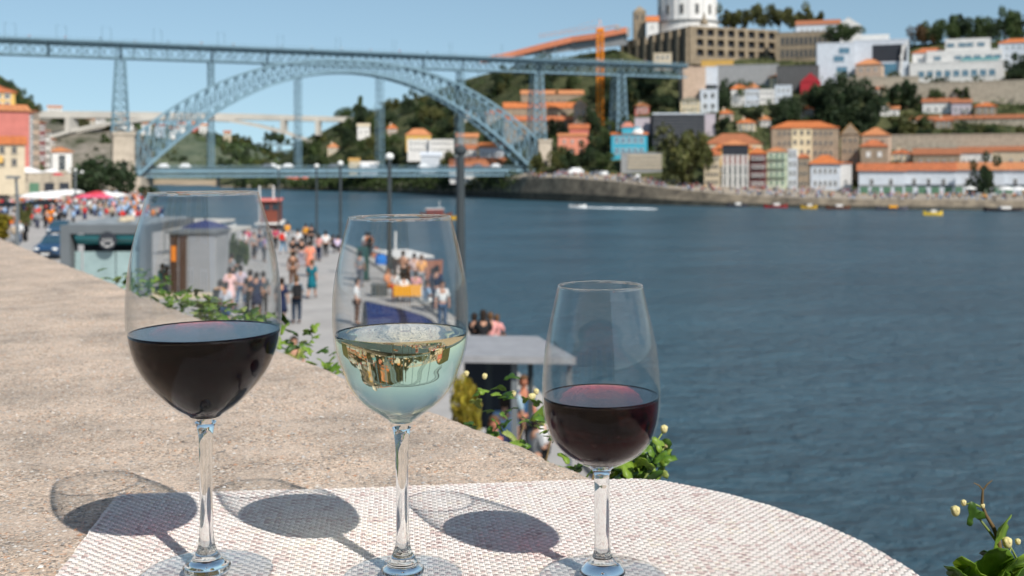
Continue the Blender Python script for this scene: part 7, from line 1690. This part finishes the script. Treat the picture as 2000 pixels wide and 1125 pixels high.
vine('vine leaves in front of the glass-fronted kiosk, left of the left glass', ((262, 574), (172, 536)), 80, .024, .10, (-.018, .016))
vine('small vine tuft beside the person in green below the parapet', ((605, 700), (565, 684)), 22, .020, .06, (-.02, .018))
vine('vine leaves behind the bowl of the white wine glass', ((720, 745), (640, 708)), 12, .014, .04, (-.02, .003))
vine('light green vine leaves and buds in front of the man in the navy polo', ((1035, 858), (868, 792)), 46, .019, .05, (-.025, .030), flowers=6)
vine('vine leaves left of the port glass, hanging over the parapet edge', ((1130, 900), (1040, 862)), 34, .018, .04, (-.03, .018), flowers=3)
t = vine('vine leaves and pale buds behind the port glass, over the river', ((1190, 930), (1140, 906)), 20, .020, .03, (-.03, .008))
o1 = Vector(t.location)
for k in range(46):
    px_ = 1200 + 98 * gv.random() ** .8; py_ = 948 - (30 + 70 * (px_ - 1195) / 100) * gv.random(); q = at(px_, py_, gv.uniform(.83, .9)) - o1; s_ = gv.uniform(.014, .024)
    link('leaf', LEAVES[gv.choice((0, 0, 1, 1, 4, 5, 6, 3))], t, tuple(q), (gv.uniform(.2, 1.3), gv.uniform(-.6, .6), gv.uniform(0, 6.28)), (s_,) * 3)
mb = MB()
for (a, b_, c_) in (((1180, 990), (1240, 930), (1296, 842)), ((1200, 990), (1262, 930), (1300, 870)), ((1170, 980), (1225, 935), (1270, 900))): mb.tube([at(*a, .86) - o1, at(*b_, .865) - o1, at(*c_, .87) - o1], [.0012, .001, .0006], 6)
mb.build('stem', M_GSTEM, t, smooth=True)
for (x, y) in ((1297, 838), (1301, 867), (1286, 884), (1268, 848), (1240, 905)): bud('bud', t, tuple(at(x, y, .87) - o1), .0028)
# the sprig at the lower right corner
D0 = .74
t = empty('vine_sprig', 'vine sprig with cream buds and a forked tendril rising at the lower right corner', 'vine', tuple(at(1950, 1160, D0))); o0 = at(1950, 1160, D0)
def Q(x, y, dd=0): return at(x, y, D0 + dd) - o0
mb = MB(); mb.tube([Q(1952, 1290), Q(1953, 1180), Q(1958, 1110), Q(1950, 1055), Q(1940, 1030), Q(1925, 1005), Q(1918, 985), Q(1919, 965), Q(1920, 955)], [.0024, .0022, .0019, .0016, .0014, .0012, .001, .0008, .0006], 7)
mb.build('stem', M_VSTEM, t, smooth=True)
mb = MB(); mb.tube([Q(1920, 957), Q(1912, 948), Q(1902, 943)], [.0006, .0005, .0003], 5); mb.tube([Q(1920, 957), Q(1928, 946), Q(1938, 938)], [.0006, .0005, .0003], 5); mb.build('tendril', M_VSTEM, t)
mb = MB(); mb.tube([Q(1948, 1060), Q(1930, 1035), Q(1912, 1012)], [.0010, .0009, .0007], 6); mb.tube([Q(1915, 990), Q(1898, 982), Q(1886, 985)], [.0008, .0007, .0005], 6); mb.tube([Q(1960, 1105), Q(1975, 1070), Q(1992, 1105)], [.0012, .0010, .0012], 6); mb.build('side_stem', M_GSTEM, t, smooth=True)
for (x, y, s_, rx, ry, rz, mi) in [(1895, 1130, .030, .9, .2, 2.7, 1), (1925, 1122, .034, 1.0, -.2, 3.2, 0), (1968, 1118, .030, .9, .3, 3.6, 1), (1948, 1100, .022, .7, 0, 2.2, 2), (1955, 1052, .026, 1.3, .5, 3.9, 5), (1903, 1010, .014, 1.4, .4, 3.3, 2), (1875, 1128, .02, .8, 0, 2.2, 4), (1990, 1128, .024, .9, -.4, 4.0, 0), (1910, 1160, .04, .6, 0, 3, 0), (1960, 1165, .04, .6, 0, 3.4, 4)]:
    p = Q(x, y, gv.uniform(-.012, .012)); link('leaf', LEAVES[mi], t, tuple(p), (rx, ry, rz), (s_ * 1.3,) * 3)
for (x, y, r_) in [(1866, 998, .0030), (1882, 982, .0018), (1967, 1060, .0032), (1988, 1058, .0018), (1919, 988, .0015)]: bud('bud', t, tuple(Q(x, y)), r_)

# trees that still read alike: say which one of them from the left
by = {}
for o in list(bpy.data.objects):
    if o.get('category') == 'tree' and o.get('group') in ('wild trees on the far bank', 'trees on the left hill', 'trees on the left cliff'): by.setdefault(o['label'], []).append(o)
for lb, os_ in by.items():
    if len(os_) > 1:
        os_.sort(key=lambda o: o.location.x / o.location.y)
        for i, o in enumerate(os_): o['label'] = ' '.join(lb.split()[:12]) + (', leftmost' if i == 0 else (', rightmost' if i == len(os_) - 1 else ', %s from left' % ORD[i]))
